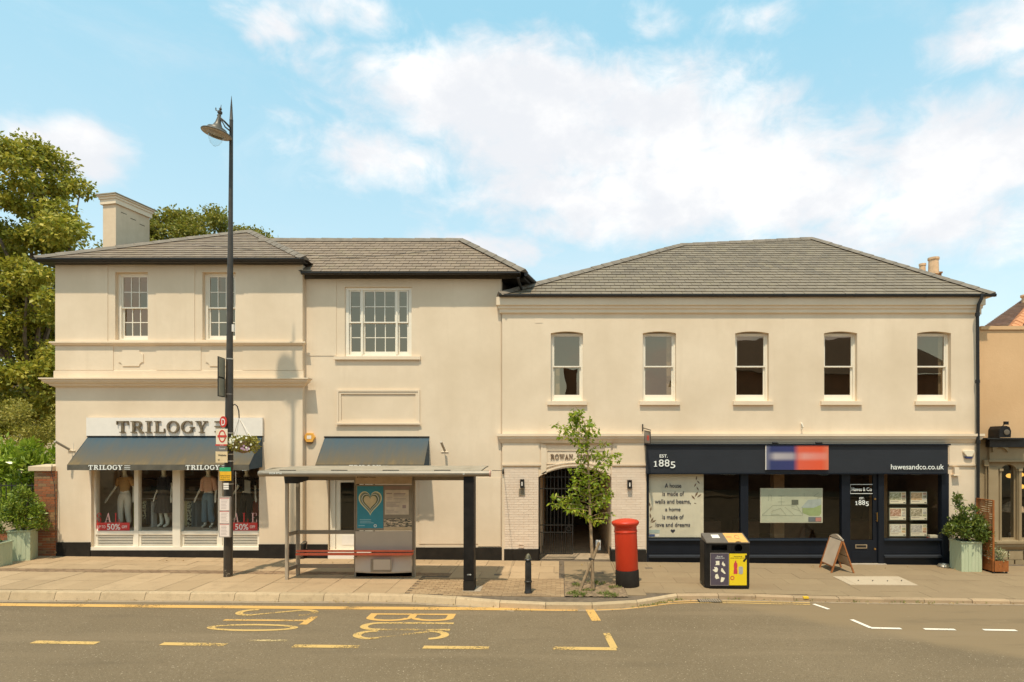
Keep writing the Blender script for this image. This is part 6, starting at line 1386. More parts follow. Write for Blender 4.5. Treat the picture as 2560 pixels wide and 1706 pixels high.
# gate in the arch
GY = YR + .12; gt = thing('iron_gate', (PX(1348, GY), GY, gz(-.5)), 'black iron bar gate closing the left half of the arched gateway', 'gate')
g0, g1_ = PX(1348, GY), PX(1433, GY); zb_ = PZ(1386, GY)
hw = (arch[1] - arch[0]) / 2; cxa = (arch[0] + arch[1]) / 2; rise = arch[3] - PZ(1193, YR); Rr = (hw * hw + rise * rise) / (2 * rise)
atop = lambda x: arch[3] - Rr + math.sqrt(max(0, Rr * Rr - (x - cxa) ** 2)) - .02
for i in range(10):
    x = g0 + .015 + (g1_ - g0 - .03) * i / 9; top = atop(x)
    mk('gate_bar', MB().tube([(x, GY, zb_), (x, GY, top)], .009 if 0 < i < 9 else .016, 6), BLACKP, gt)
    if i < 9: xm = x + (g1_ - g0 - .03) / 18; mk('gate_bar', MB().tube([(xm, GY, zb_), (xm, GY, PZ(1330, GY))], .007, 5), BLACKP, gt)
for py in (1193, 1222, 1313, 1331, 1385): box('gate_rail', (g0, g1_, GY - .012, GY + .012, PZ(py, GY) - .012, PZ(py, GY) + .012), BLACKP, gt)
gm = MB(); [gm.prism([(PX(1422, GY) + a_ * .07, PZ(1322, GY) + b_ * .07) for a_, b_ in pg], GY - .02, GY + .02) for pg in ringp(0, 0, 1, 1, .3, .3, 0, 360, 16)]; mk('lock_ring', gm, BLACKP, gt)
# ================================================================ OFFICE FASCIA AND WINDOW DISPLAY
FYs = YR - .17
of = thing('shop_sign', (PX(1990, FYs), FYs, PZ(1182, FYs)), 'long navy fascia with white date and web address above the office windows', 'sign')
mk('fascia_board', MB().extx([(FYs + .02, PZ(1183, FYs)), (YR - .001, PZ(1183, FYs)), (YR - .001, PZ(1114, FYs)), (FYs, PZ(1114, FYs)), (FYs + .0, PZ(1118, FYs))], PX(1616, FYs), PX(2370, FYs)), NAVY2, of)
mk('fascia_top', MB().box(PX(1612, FYs), PX(2374, FYs), FYs - .05, YR - .001, PZ(1114, FYs) + .001, PZ(1111, FYs) + .01), NAVY, of); mk('fascia_bottom', MB().box(PX(1616, FYs), PX(2370, FYs), FYs + .0, YR + .02, PZ(1186, FYs), PZ(1183.2, FYs)), NAVY, of)
tY = FYs + .004
def T(s, a, b, t_, bt, Y, mat, par, bold=0, nm='lettering'): return text(nm, s, PX(a, Y), PX(b, Y), PZ(bt, Y), PZ(t_, Y), Y, .012, mat, par, bold=bold)
T('EST.', 1649, 1669, 1136.5, 1144.5, tY - .003, LETW, of, .03)
def oldstyle(s, a, b, t_, bt, Y, par):           # old-style figures: the last 5 hangs below the line
    n = len(s); w = (b - a) / n; h = bt - t_
    for i, ch in enumerate(s):
        f = (.0, .95) if ch in '8' else (.2, .95) if ch == '1' and i == 0 else (.28, 1.15) if ch == '5' else (.2, .95)
        if ch == '1':
            xa_, xb__ = PX(a + i * w, Y), PX(a + (i + 1) * w, Y); w_ = xb__ - xa_; zb__, zt__ = PZ(t_ + h * .95, Y), PZ(t_ + h * .2, Y); c_1 = xa_ + w_ * .55; hh_ = zt__ - zb__
            mk('figure', MB().prism([(c_1 - w_ * .27, zb__), (c_1 + w_ * .27, zb__), (c_1 + w_ * .27, zb__ + hh_ * .11), (c_1 + w_ * .1, zb__ + hh_ * .11), (c_1 + w_ * .1, zt__), (c_1 - w_ * .02, zt__), (c_1 - w_ * .3, zt__ - hh_ * .16), (c_1 - w_ * .3, zt__ - hh_ * .26), (c_1 - w_ * .1, zt__ - hh_ * .2), (c_1 - w_ * .1, zb__ + hh_ * .11), (c_1 - w_ * .27, zb__ + hh_ * .11)], Y - .012, Y), LETW, par); continue
        T(ch, a + i * w + (.1 if ch != '1' else .3) * w, a + (i + 1) * w - (.06 if ch != '1' else .3) * w, t_ + h * f[0], t_ + h * f[1], Y, LETW, par, .01)
oldstyle('1885', 1631, 1689, 1149, 1168, tY - .003, of)
T('hawesandco.co.uk', 2227, 2359, 1161, 1174, tY - .006, LETW, of, .0)
def blurred():
    m = Mat('soft_print', .5); x = m.xyz(); X0 = m.math('MULTIPLY', x[0], 1)
    c = m.ramp(m.math('ADD', m.math('MULTIPLY', x[0], .55), .5), (.0, C3(.20, .21, .26)), (.12, C3(.025, .035, .12)), (.44, C3(.03, .035, .13)), (.53, C3(.60, .10, .05)), (.85, C3(.62, .085, .03)), (1, C3(.55, .18, .10)))
    band = m.math('ABSOLUTE', m.math('SUBTRACT', x[2], .36)); sm = m.ramp(band, (.03, (1, 1, 1)), (.15, (0, 0, 0)), interp='EASE')
    ends = m.ramp(m.math('ADD', m.math('MULTIPLY', x[0], .55), .5), (.06, (0, 0, 0)), (.18, (.6, .6, .6)), (.42, (.5, .5, .5)), (.5, (.15, .15, .15)), (.6, (.35, .35, .35)), (.9, (.2, .2, .2)), (.97, (0, 0, 0)))
    m.col(m.mix(m.math('MULTIPLY', sm, ends), c, C3(.62, .58, .55))); return m.m
bs_ = thing('logo_panel', (PX(1992, FYs), FYs, PZ(1175, FYs)), 'navy and orange-red panel with softly blurred lettering at the centre of the fascia', 'sign')
ob('panel', 1914.5, 2071.5, 1112, 1175, FYs - .035, FYs - .001, blurred(), bs_); ob('edge', 1914, 1915.6, 1113, 1175, FYs - .036, FYs - .0015, WHITE2, bs_)
for i, (a, b) in enumerate(((1930, 1947), (2038, 2058))):
    t = thing('sign_light', (PX((a + b) / 2, FYs), FYs, PZ(1111, FYs)), ('small black sign light over the left of the blurred panel', 'small black sign light over the right of the blurred panel')[i], 'lamp', 'lights above the fascia'); mk('head', MB().tube([(PX(a, FYs), FYs - .02, PZ(1107.5, FYs)), (PX(b - 4, FYs), FYs - .02, PZ(1107.5, FYs))], .028, 8), BLACKP, t, smooth=True); mk('arm', MB().tube([(PX(b - 5, FYs), FYs, PZ(1107, FYs)), (PX(b, FYs), FYs + .03, PZ(1109, FYs))], .01, 5), BLACKP, t)
# hanging blade sign
bl = thing('hanging_sign', (PX(1609, YR), YR - .1, PZ(1111, YR)), 'small projecting black sign with red square at the left end of the fascia', 'sign')
mk('bracket', MB().box(PX(1605, YR), PX(1607.5, YR), YR - .06, YR - .0, PZ(1079, YR), PZ(1061, YR)).tube([(PX(1606, YR), YR - .04, PZ(1070, YR)), (PX(1626.5, 15.2), 15.2, PZ(1076, 15.2))], .013, 6), BLACKP, bl)
qa = [(PX(1610.5, 15.8), 15.8, PZ(1110, 15.8)), (PX(1626, 15.25), 15.25, PZ(1111, 15.25)), (PX(1626, 15.25), 15.25, PZ(1079, 15.25)), (PX(1610.5, 15.8), 15.8, PZ(1076, 15.8))]
def plate2(q, ins, off, mat, nm):
    q = [Vector(v) for v in q]; c = sum(q, Vector()) / 4; nrm = (q[1] - q[0]).cross(q[3] - q[0]).normalized(); q = [v + (c - v) * ins + nrm * off for v in q]
    return mk(nm, MB().add(q + [v - nrm * .01 for v in q], [(0, 1, 2, 3), (7, 6, 5, 4), (0, 4, 5, 1), (1, 5, 6, 2), (2, 6, 7, 3), (3, 7, 4, 0)]), mat, bl)
plate2(qa, 0, 0, BLACKP, 'frame'); plate2(qa, .18, .004, plain('blade_print', C3(.20, .18, .16), .5), 'panel')
q = [Vector(v) for v in qa]; rq = [q[0].lerp(q[1], .5).lerp(q[3].lerp(q[2], .5), .28), q[0].lerp(q[1], .8).lerp(q[3].lerp(q[2], .8), .28), q[0].lerp(q[1], .8).lerp(q[3].lerp(q[2], .8), .66), q[0].lerp(q[1], .5).lerp(q[3].lerp(q[2], .5), .66)]
plate2(rq, 0, .008, RED, 'emblem')
# poster in the first office window
PYY = FY + .04; z = lambda p: PZ(p, PYY)
po = thing('window_poster', (PX(1690, PYY), PYY, z(1344)), 'tall pale poster with a verse about house and home in the first office window', 'poster')
ob('white_border', 1622.5, 1759, 1185.5, 1344, PYY, PYY + .02, plain('poster_edge', C3(.62, .60, .46), .5), po); ob('sheet', 1624, 1751, 1186, 1343, PYY - .004, PYY - .0005, plain('poster_grey_green', C3(.62, .61, .48), .45, var=.12, scale=1.4), po)
TXT = plain('poster_ink', C3(.035, .035, .05), .6)
for s, a, b, t_, bt in (('A house', 1662, 1703, 1209, 1220), ('is made of', 1656, 1710, 1229, 1240), ('walls and beams,', 1637, 1727, 1248.5, 1261), ('a home', 1663, 1701, 1269, 1278), ('is made of', 1656, 1709, 1287, 1298), ('love and dreams', 1639, 1725, 1307, 1317)): T(s, a, b, t_, bt, PYY - .005, TXT, po, .006)
hcx, hcy = PX(1682, PYY), z(1328)
def heart(cx, cy, s, n=40): return [(cx + s * (16 * math.sin(t) ** 3) / 16, cy + s * (13 * math.cos(t) - 5 * math.cos(2 * t) - 2 * math.cos(3 * t) - math.cos(4 * t)) / 16) for t in np.linspace(0, -2 * math.pi, n + 1)[:-1]]
mk('heart', MB().prism(heart(hcx, hcy, .06), PYY - .008, PYY - .005), TXT, po)
LB_ = plain('leaf_print', C3(.14, .09, .05), .6)
for (a, b, ang, s) in ((1741, 1196, 80, 1), (1746, 1206, 130, 1), (1738, 1213, 60, 1), (1744, 1222, 120, 1), (1741, 1236, 60, 1.4), (1733, 1244, 130, 1.3), (1748, 1240, 40, 1.2), (1738, 1259, 160, .7), (1624.5, 1262, 95, 1), (1627, 1273, 80, 1.2), (1626, 1290, 100, 1.2), (1630, 1300, 60, 1.3), (1634, 1304, 30, 1.3), (1627, 1318, 20, .8)):
    c0_ = Vector((PX(a, PYY), z(b))); d = Vector((math.cos(rad(ang)), math.sin(rad(ang)))) * .065 * s; nn = Vector((-d.y, d.x)) * .3
    mk('printed_leaf', MB().add([(v.x, PYY - .006, v.y) for v in (c0_ - d, c0_ - nn, c0_ + d, c0_ + nn)], [(0, 1, 2, 3)]), LB_, po)
ob('sticker', 1623, 1649, 1325, 1334, PYY - .008, PYY - .005, plain('sticker_blue', C3(.35, .45, .42), .5), po); ob('sticker', 1623, 1637, 1336, 1342, PYY - .008, PYY - .005, plain('sticker_navy', C3(.05, .09, .22), .5), po); ob('sticker', 1638, 1648, 1336, 1342, PYY - .008, PYY - .005, WHITE2, po)
# hanging display screen
DYY = FY + .09; z = lambda p: PZ(p, DYY)
ds = thing('display_screen', (PX(1978, DYY), DYY, z(1307)), 'wide pale green display screen with a room picture in the middle office window', 'screen')
ob('frame', 1901, 2056.5, 1221, 1307.5, DYY, DYY + .04, plain('screen_frame', C3(.60, .60, .46), .5), ds); ob('picture', 1903, 2054.5, 1222.5, 1306, DYY - .004, DYY - .0005, plain('screen_green', C3(.44, .49, .37), .4, var=.1, scale=2.2), ds)
LN = plain('screen_line', C3(.17, .20, .15), .6); LG = plain('screen_lawn', C3(.27, .36, .16), .6); LB2 = plain('screen_sky', C3(.33, .40, .38), .6)
def pbox(nm, a, b, t_, bt, mat, lay=0): ob(nm, a, b, t_, bt, DYY - .005 - lay * .0015, DYY - .0042 - lay * .0015, mat, ds)
mk('picture_area', MB().add([(PX(a, DYY), DYY - .0055, z(b)) for a, b in ((2006, 1283), (2024, 1290), (2048, 1290), (2053, 1283), (2053, 1256), (2006, 1266))], [tuple(range(6))]), LG, ds); mk('picture_area', MB().add([(PX(a, DYY), DYY - .0065, z(b)) for a, b in ((2002, 1270), (2034, 1270), (2053, 1262), (2053, 1248), (2020, 1250))], [tuple(range(5))]), LB2, ds)
pbox('picture_area', 1979, 1996, 1250, 1262, plain('screen_dark', C3(.10, .12, .09), .6), 3)
pl = MB()
def pline(a, b, c, d, w=.006):
    p, q = Vector((PX(a, DYY), z(b))), Vector((PX(c, DYY), z(d))); n = (q - p).normalized(); n = Vector((-n.y, n.x)) * w / 2
    pl.add([(v.x, DYY - .0102, v.y) for v in (p - n, q - n, q + n, p + n)], [(0, 1, 2, 3)])
for l in ((1921, 1238, 1928, 1238), (1921, 1238, 1921, 1253), (1928, 1238, 1928, 1253), (1946, 1240, 1961, 1240), (1953, 1240, 1953, 1263), (1944, 1255, 1962, 1255), (1905, 1289, 2004, 1289), (1905, 1288, 1932, 1264), (1932, 1264, 1990, 1263), (1990, 1263, 2004, 1284), (1929, 1288, 1930, 1278), (1930, 1278, 1950, 1272), (1928, 1288, 1948, 1286), (1978, 1270, 2000, 1278), (1978, 1266, 1986, 1266), (1978, 1262, 1986, 1262), (2034, 1241, 2054, 1242), (2034, 1241, 2046, 1232), (2044, 1244, 2052, 1244), (2044, 1244, 2044, 1251), (2010, 1233, 2010, 1242), (1965, 1288, 1950, 1270), (1985, 1288, 1962, 1268), (2006, 1290, 2006, 1268)): pline(*l)
mk('picture_lines', pl, LN, ds, kind='stuff')
ob('logo', 2021, 2053.5, 1293, 1305, DYY - .009, DYY - .006, plain('logo_grey_blue', C3(.12, .15, .17), .5), ds); ob('logo', 2039, 2053, 1294.5, 1304, DYY - .011, DYY - .0092, plain('logo_pink', C3(.45, .2, .17), .5), ds)
# door lettering
dyy = FY + .012
dl = thing('door_lettering', (PX(2154, dyy), dyy, PZ(1264, dyy)), 'white framed shop name and date on the glass of the navy door', 'lettering')
mk('frame', frame4(PX(2125, dyy), PX(2184, dyy), PZ(1235, dyy), PZ(1211, dyy), dyy, dyy + .004, .015, .015, .013, .013), LETW, dl)
for s, a, b, t_, bt in (('Hawes', 2129, 2154, 1219, 1228), ('&', 2157, 2163, 1219, 1228), ('Co', 2166, 2179, 1219, 1228), ('EST.', 2148, 2160, 1243.5, 1248.5)): T(s, a, b, t_, bt, dyy, LETW, dl, .012)
oldstyle('1885', 2136, 2172, 1251, 1263.5, dyy, dl)
# six property cards
def photo(i, cols, sc):
    m = Mat('card_photo_%d' % i, .5); m.col(m.ramp(m.noise(sc, 5, .7, stretch=(1, 1, 1.4)), *[(.3 + .4 * k / (len(cols) - 1), c) for k, c in enumerate(cols)])); return m.m
CR = [[C3(.08, .10, .04), C3(.35, .36, .2), C3(.8, .78, .66)], [C3(.22, .12, .05), C3(.55, .38, .2), C3(.72, .62, .42)], [C3(.05, .06, .03), C3(.4, .22, .14), C3(.7, .65, .55)], [C3(.07, .09, .04), C3(.3, .27, .18), C3(.7, .68, .55)], [C3(.25, .06, .04), C3(.5, .5, .42), C3(.8, .78, .7)], [C3(.18, .18, .16), C3(.4, .4, .35), C3(.62, .62, .55)]]
CN = ['white house', 'tan doorway', 'red brick cottage', 'garden porch', 'red kitchen', 'grey sitting room']; CW = ['upper left', 'upper right', 'middle left', 'middle right', 'lower left', 'lower right']
CARD = plain('card_white', C3(.70, .68, .52), .4, var=.03); ACR = plain('acrylic_edge', C3(.10, .12, .09), .3)
for i in range(6):
    c, r_ = i % 2, i // 2; a = 2224.5 + c * 52.5; t_ = 1230.5 + r_ * 40.5; yy = FY + .12
    t = thing('property_card', (PX(a + 20, yy), yy, PZ(t_ + 29, yy)), 'lit property card with %s picture, %s of six in the window' % (CN[i], CW[i]), 'card', 'property cards in the right office window')
    ob('holder', a - 2, a + 41, t_ - 1.5, t_ + 31, yy, yy + .015, ACR, t); ob('card', a, a + 40, t_, t_ + 29, yy - .006, yy - .0005, CARD, t); ob('photo', a + 1, a + 28, t_ + 1.5, t_ + 20, yy - .009, yy - .0065, photo(i, CR[i], 12), t)
    for k in range(3): ob('small_photo', a + 30, a + 39, t_ + 1.5 + k * 7, t_ + 7 + k * 7, yy - .009, yy - .0065, photo(10 + i * 3 + k, CR[(i + k + 1) % 6], 20), t)
    ob('price_strip', a + 2, a + 22, t_ + 23, t_ + 24, yy - .008, yy - .0062, INK, t); ob('logo', a + 34, a + 39, t_ + 25.5, t_ + 27.5, yy - .008, yy - .0062, BLACKP, t)
bk_ = thing('leaflet_stack', (PX(2338, 16.2), 16.2, PZ(1349, 16.2)), 'white and red leaflets stacked on the sill in the right office window', 'leaflets')
ob('leaflets', 2325, 2351, 1345, 1349, 16.15, 16.3, RED, bk_); ob('leaflets', 2325.5, 2350.5, 1339, 1344.8, 16.15, 16.3, CARD, bk_)
# ================================================================ STREET FURNITURE
# pillar box
b0 = GP(1569, 1464); bz = gz(b0[0]); pk = b0[1] / F
PR = Mat('pillar_box_red', .42, 0, .45); PR.col(PR.mix(PR.noise(3, 5), C3(.46, .030, .008), C3(.56, .045, .012))).bump(PR.noise(50, 3), .12, .004); PR = PR.m
pb_ = thing('post_box', (b0[0], b0[1], bz), 'red cast iron pillar box with black base beside the arched gateway', 'post box'); hgt = 167 * pk
Mlean = Matrix.Translation((b0[0], b0[1], bz)) @ Matrix.Rotation(rad(-2.1), 4, 'Y')
rB = 28.0 * pk
mk('base', MB().lathe([(rB * 1.03, 0), (rB * 1.05, .02), (rB * 1.04, .34), (rB * 1.0, .36)], (0, 0, 0), 40).xform(Mlean), PLINTH, pb_, smooth=True)
mk('body', MB().lathe([(rB * .97, .36), (rB, .38), (rB, hgt - .30), (rB * 1.04, hgt - .29), (rB * 1.04, hgt - .265), (rB * 1.0, hgt - .255), (rB * 1.0, hgt - .17)], (0, 0, 0), 40).xform(Mlean), PR, pb_, smooth=True)
mk('cap', MB().lathe([(rB * 1.0, hgt - .17), (rB * 1.10, hgt - .15), (rB * 1.20, hgt - .115), (rB * 1.22, hgt - .095), (rB * 1.22, hgt - .07), (rB * 1.16, hgt - .05), (rB * .8, hgt - .018), (rB * .3, hgt), (.001, hgt + .003)], (0, 0, 0), 48).xform(Mlean), PR, pb_, smooth=True)
# litter bin
d0 = GP(1820, 1472.5); BY = d0[1] - .02; bz = gz(d0[0]); b = lambda p, y=BY: PX(p, y); zq = lambda p: PZ(p, BY)
bn = thing('litter_bin', (b(1820), BY, bz), 'black twin recycling bin with purple and yellow posters beside the kerb', 'litter bin')
x0, x1 = b(1766), b(1873); yb2 = BY + .5; zf, zk = zq(1358), zq(1358) + .10
BKB = plain('bin_black', C3(.011, .010, .009), .5, var=.5, scale=5, spec=.3)
hl = [(b(1779), b(1818), zq(1377), zq(1363)), (b(1836), b(1856), zq(1381), zq(1361))]
mk('body', holed(x0 + .09, x1 - .0, bz + .03, zf, BY, .04, hl).box(x0 + .09, x1, BY + .2, yb2, bz + .03, zf - .001).box(x0 + .1, x1 - .001, BY + .04, BY + .2, bz + .03, hl[0][2] - .02), BKB, bn)
rg = MB()
for pg in ringp((hl[1][0] + hl[1][1]) / 2, (hl[1][2] + hl[1][3]) / 2, .15, .15, .062, .062, 0, 360, 20): rg.prism(pg, BY - .004, BY + .02)
mk('bottle_hole_ring', rg, BKB, bn)
mk('corner', MB().slab([(x0 - .02, BY + .09), (x0 + .09, BY - .0), (x0 + .09, BY + .1), (x0 + .0, yb2 - .05)], bz + .03, zf), BKB, bn)
mk('side_panel', MB().box(x0 - .025, x0 + .0, BY + .1, yb2, bz + .08, zf), BKB, bn); mk('corner', MB().slab([(x1 + .001, BY + .02), (x1 + .03, BY + .08), (x1 + .03, yb2), (x1 + .001, yb2)], bz + .03, zf), BKB, bn)
mk('foot', MB().box(x0 + .05, x1 - .02, BY + .04, yb2 - .03, bz - .02, bz + .03), DARK, bn)
ym_ = (BY + yb2) / 2
def lid(nm, a, c, mat, up=0):
    f = lambda y: zf + (y - BY) / (yb2 - BY) * .13 + .015 + up
    mk(nm, MB().add([(a, BY - .012, f(BY) - .02), (c, BY - .012, f(BY) - .02), (c, BY - .012, f(BY)), (a, BY - .012, f(BY)), (a, yb2, f(yb2)), (c, yb2, f(yb2)), (a, yb2, zf), (c, yb2, zf)], [(0, 1, 2, 3), (3, 2, 5, 4), (0, 3, 4, 6), (1, 7, 5, 2), (4, 5, 7, 6), (0, 6, 7, 1)]), mat, bn)
lid('lid', x0 + .0, x1 + .01, plain('bin_lid', C3(.12, .105, .085), .6))
f = lambda y: zf + (y - BY) / (yb2 - BY) * .13 + .018
mk('lid_label', MB().quad((b(1821), BY - .006, f(BY)), (x1 - .02, BY - .006, f(BY)), (x1 - .02, yb2 - .02, f(yb2 - .02)), (b(1821), yb2 - .02, f(yb2 - .02))), plain('lid_orange', C3(.62, .36, .10), .6), bn)
mk('lid_label', MB().quad((x0 + .19, BY + .22, f(BY + .22)), (x0 + .36, BY + .22, f(BY + .22)), (x0 + .36, BY + .4, f(BY + .4)), (x0 + .19, BY + .4, f(BY + .4))), WHITE2, bn)
rl2 = MB()
for pg in ringp(0, 0, .055, .1, .016, .03, 0, 330, 14): rl2.add([(b(1851) + u, BY + .27 + v, f(BY + .27 + v) + .002) for u, v in pg], [(0, 1, 2, 3)])
rl2.add([(b(1832) + u, BY + .27 + v, f(BY + .27 + v) + .002) for u, v in B(-.07, .05, -.02, .02)], [(0, 1, 2, 3)])
mk('label_emblem', rl2, plain('label_rust', C3(.40, .12, .06), .6), bn)
pY = BY - .008
purp = box('purple_poster', (b(1776.5), b(1820.5), pY, BY - .0005, zq(1463), zq(1384)), plain('poster_purple', C3(.075, .062, .085), .5), bn); mk('poster_frame', frame4(b(1775.5), b(1821.5), zq(1464), zq(1383), pY - .002, BY - .0008, .008, .008, .008, .008), plain('frame_grey', C3(.30, .27, .25), .5), bn)
box('yellow_poster', (b(1823), b(1866.5), pY, BY - .0005, zq(1463.5), zq(1384.5)), plain('poster_yellow', C3(.80, .56, .012), .5, var=.03), bn)
T2 = lambda s, a, c, t_, bt, mt: text('lettering', s, b(a), b(c), zq(bt), zq(t_), pY - .0005, .002, mt, bn, bold=.03)
T2('Pop all', 1792, 1806, 1390, 1393, LETW); T2('rubbish in here', 1788, 1811, 1394, 1396.5, LETW); T2('Recycling', 1835, 1855, 1390.5, 1393, BLACKP); T2('plastic bottles and cans', 1826, 1862, 1394.5, 1396.5, BLACKP)
WASTE = plain('printed_white', C3(.72, .70, .55), .6)
shapes = [[(1788, 1413), (1790, 1409), (1789, 1403), (1798, 1402.5), (1798.5, 1413)], [(1804, 1411), (1806, 1405), (1808, 1404), (1808.5, 1408), (1812, 1410), (1813, 1415), (1809, 1416)], [(1781, 1425), (1787, 1423), (1785, 1418), (1792, 1418), (1795, 1423), (1793, 1430), (1788, 1431)], [(1802, 1428), (1803, 1421), (1806, 1421), (1814, 1434), (1811, 1435)], [(1787, 1443), (1789, 1436), (1794, 1435), (1798, 1446), (1790, 1448)], [(1801, 1455), (1803, 1443), (1812, 1445), (1808, 1454), (1804, 1455.5)]]
for s_ in shapes:
    s_ = s_[::-1] if sum(s_[j][0] * s_[(j + 1) % len(s_)][1] - s_[(j + 1) % len(s_)][0] * s_[j][1] for j in range(len(s_))) > 0 else s_
    mk('printed_shape', MB().prism([(b(u), zq(v)) for u, v in s_], pY - .003, pY - .0005), WASTE, bn)
BR = plain('print_crimson', C3(.50, .05, .06), .5); GRY = plain('print_grey', C3(.35, .36, .36), .5)
mk('printed_bottle', MB().prism([(b(u), zq(v)) for u, v in ((1833.5, 1435), (1843, 1435), (1843.5, 1427), (1842, 1422), (1843.5, 1415), (1843, 1409), (1840, 1405), (1840.5, 1402), (1837, 1402), (1837.5, 1405), (1834.5, 1409), (1834, 1415), (1835, 1422), (1833.5, 1427))], pY - .003, pY - .0005), BR, bn)
mk('printed_can', MB().prism([(b(u), zq(v)) for u, v in ((1848, 1435.5), (1855, 1435.5), (1857, 1433), (1857, 1419), (1855, 1416.5), (1848, 1416.5), (1846.5, 1419), (1846.5, 1433))], pY - .003, pY - .0005), GRY, bn)
r3 = MB(); [r3.prism([(b(1830.5) + u, zq(1445) + v) for u, v in pg], pY - .003, pY - .0005) for pg in ringp(0, 0, .045, .045, .016, .016, 0, 360, 16)]; [r3.prism([(b(1838.5) + u, zq(1420) + v) for u, v in pg], pY - .005, pY - .0031) for pg in ringp(0, 0, .03, .03, .012, .012, 0, 360, 14)]; mk('printed_ring', r3, BR, bn)
mk('printed_hand', MB().prism([(b(u), zq(v)) for u, v in ((1857, 1404), (1861, 1405), (1867, 1397), (1866.5, 1389), (1864, 1387), (1862, 1391), (1863, 1396), (1858, 1400))], pY - .003, pY - .0005), BLACKP, bn)
# bollard
q = GP(1320.5, 1483); k3 = q[1] / F
bo = thing('bollard', (q[0], q[1], gz(q[0])), 'short black cast iron bollard with a domed top left of the young tree', 'bollard')
mk('post', MB().lathe([(9.8 * k3, 0), (9.6 * k3, .03), (8.2 * k3, .05), (8 * k3, 26 * k3), (9.6 * k3, 27 * k3), (9.8 * k3, 30 * k3), (8 * k3, 31.5 * k3), (7.8 * k3, 76 * k3), (6.6 * k3, 80 * k3)], (q[0], q[1], gz(q[0])), 20), BLACKP, bo, smooth=True)
mk('collar', MB().lathe([(6.8 * k3, 80 * k3), (9.8 * k3, 82 * k3), (10 * k3, 84 * k3), (8 * k3, 86.5 * k3)], (q[0], q[1], gz(q[0])), 20), BLACKP, bo, smooth=True)
mk('dome', MB().lathe([(8 * k3, 86.5 * k3), (7.4 * k3, 90 * k3), (5 * k3, 95 * k3), (2 * k3, 98.5 * k3), (.001, 99 * k3)], (q[0], q[1], gz(q[0])), 20), plain('worn_dome', C3(.10, .09, .05), .5, var=.9, scale=30), bo, smooth=True)
# sandwich board
YA0, YA1 = 14.82, 15.48; xl, xr_, xt = PX(2080, YA0) - .0, PX(2134, YA0), PX(2107, YA0); gzl = gz(7); zt_ = PZ(1351, YA0)
ab = thing('sandwich_board', ((xl + xr_) / 2, YA0, gzl), 'wooden framed folding A-board with pale blank panels outside the navy door', 'sandwich board')
WAB = plain('board_wood', C3(.30, .115, .035), .5, var=.3, scale=12); WHB = plain('whiteboard', C3(.50, .42, .32), .35, var=.12, scale=2)
def leg(nm, x, y): mk(nm, MB().add([(x - .018, y, gzl), (x + .018, y, gzl), (x + .018, y + .035, gzl), (x - .018, y + .035, gzl), (xt - .018, y, zt_), (xt + .018, y, zt_), (xt + .018, y + .035, zt_), (xt - .018, y + .035, zt_)], [(0, 3, 2, 1), (4, 5, 6, 7), (0, 1, 5, 4), (1, 2, 6, 5), (2, 3, 7, 6), (3, 0, 4, 7)]), WAB, ab)
for x in (xl, xr_):
    for y in (YA0, YA1): leg('leg', x + (.01 if x > xt else -.01), y)
L_ = lambda x, f: (xt + (x - xt) * f, zt_ + (gzl - zt_) * f)
for nm, x in (('panel', xl), ('panel', xr_)):
    (a, za), (c, zc2) = L_(x, .03), L_(x, .80); s_ = -.012 if x < xt else .012
    mk(nm, MB().add([(a + s_, YA0 + .035, za), (a + s_, YA1, za), (c + s_, YA1, zc2), (c + s_, YA0 + .035, zc2), (a - s_, YA0 + .035, za), (a - s_, YA1, za), (c - s_, YA1, zc2), (c - s_, YA0 + .035, zc2)], [(0, 1, 2, 3), (7, 6, 5, 4), (0, 4, 5, 1), (1, 5, 6, 2), (2, 6, 7, 3), (3, 7, 4, 0)]), WHB, ab)
    for f_ in (.80, .5) if x > xt else (.82,):
        c_, zz = L_(x, f_); mk('cross_bar', MB().box(c_ - .012, c_ + .012, YA0 + .03, YA1 + .005, zz - .015, zz + .015), WAB if f_ != .5 else BLACKP, ab)
hp_ = [(YA0, zt_)] + [(YA0 + (YA1 + .035 - YA0) * t_, zt_ + .10 * math.sin(math.pi * t_)) for t_ in np.linspace(.02, .98, 12)] + [(YA1 + .035, zt_)]
mk('arched_top', MB().extx(hp_[::-1], xt - .022, xt - .006), WHB, ab); mk('arched_top', MB().extx(hp_[::-1], xt + .004, xt + .02), WHB, ab)
mk('hinge', MB().box(xt - .024, xt + .024, YA0 - .006, YA0 + .04, zt_ - .02, zt_ + .02), STEEL, ab)
# dog bowl
q = GP(2367, 1420); db = thing('dog_bowl', (q[0], q[1] + .12, gz(q[0])), 'shallow metal dog bowl on the pavement at the right end of the shopfront', 'bowl')
mk('bowl', MB().lathe([(.15, .0), (.155, .02), (.12, .075), (.115, .08), (.10, .075), (.085, .03), (.001, .025)], (q[0], q[1] + .12, gz(q[0])), 24), plain('bowl_steel', C3(.42, .38, .30), .35, .7), db, smooth=True)
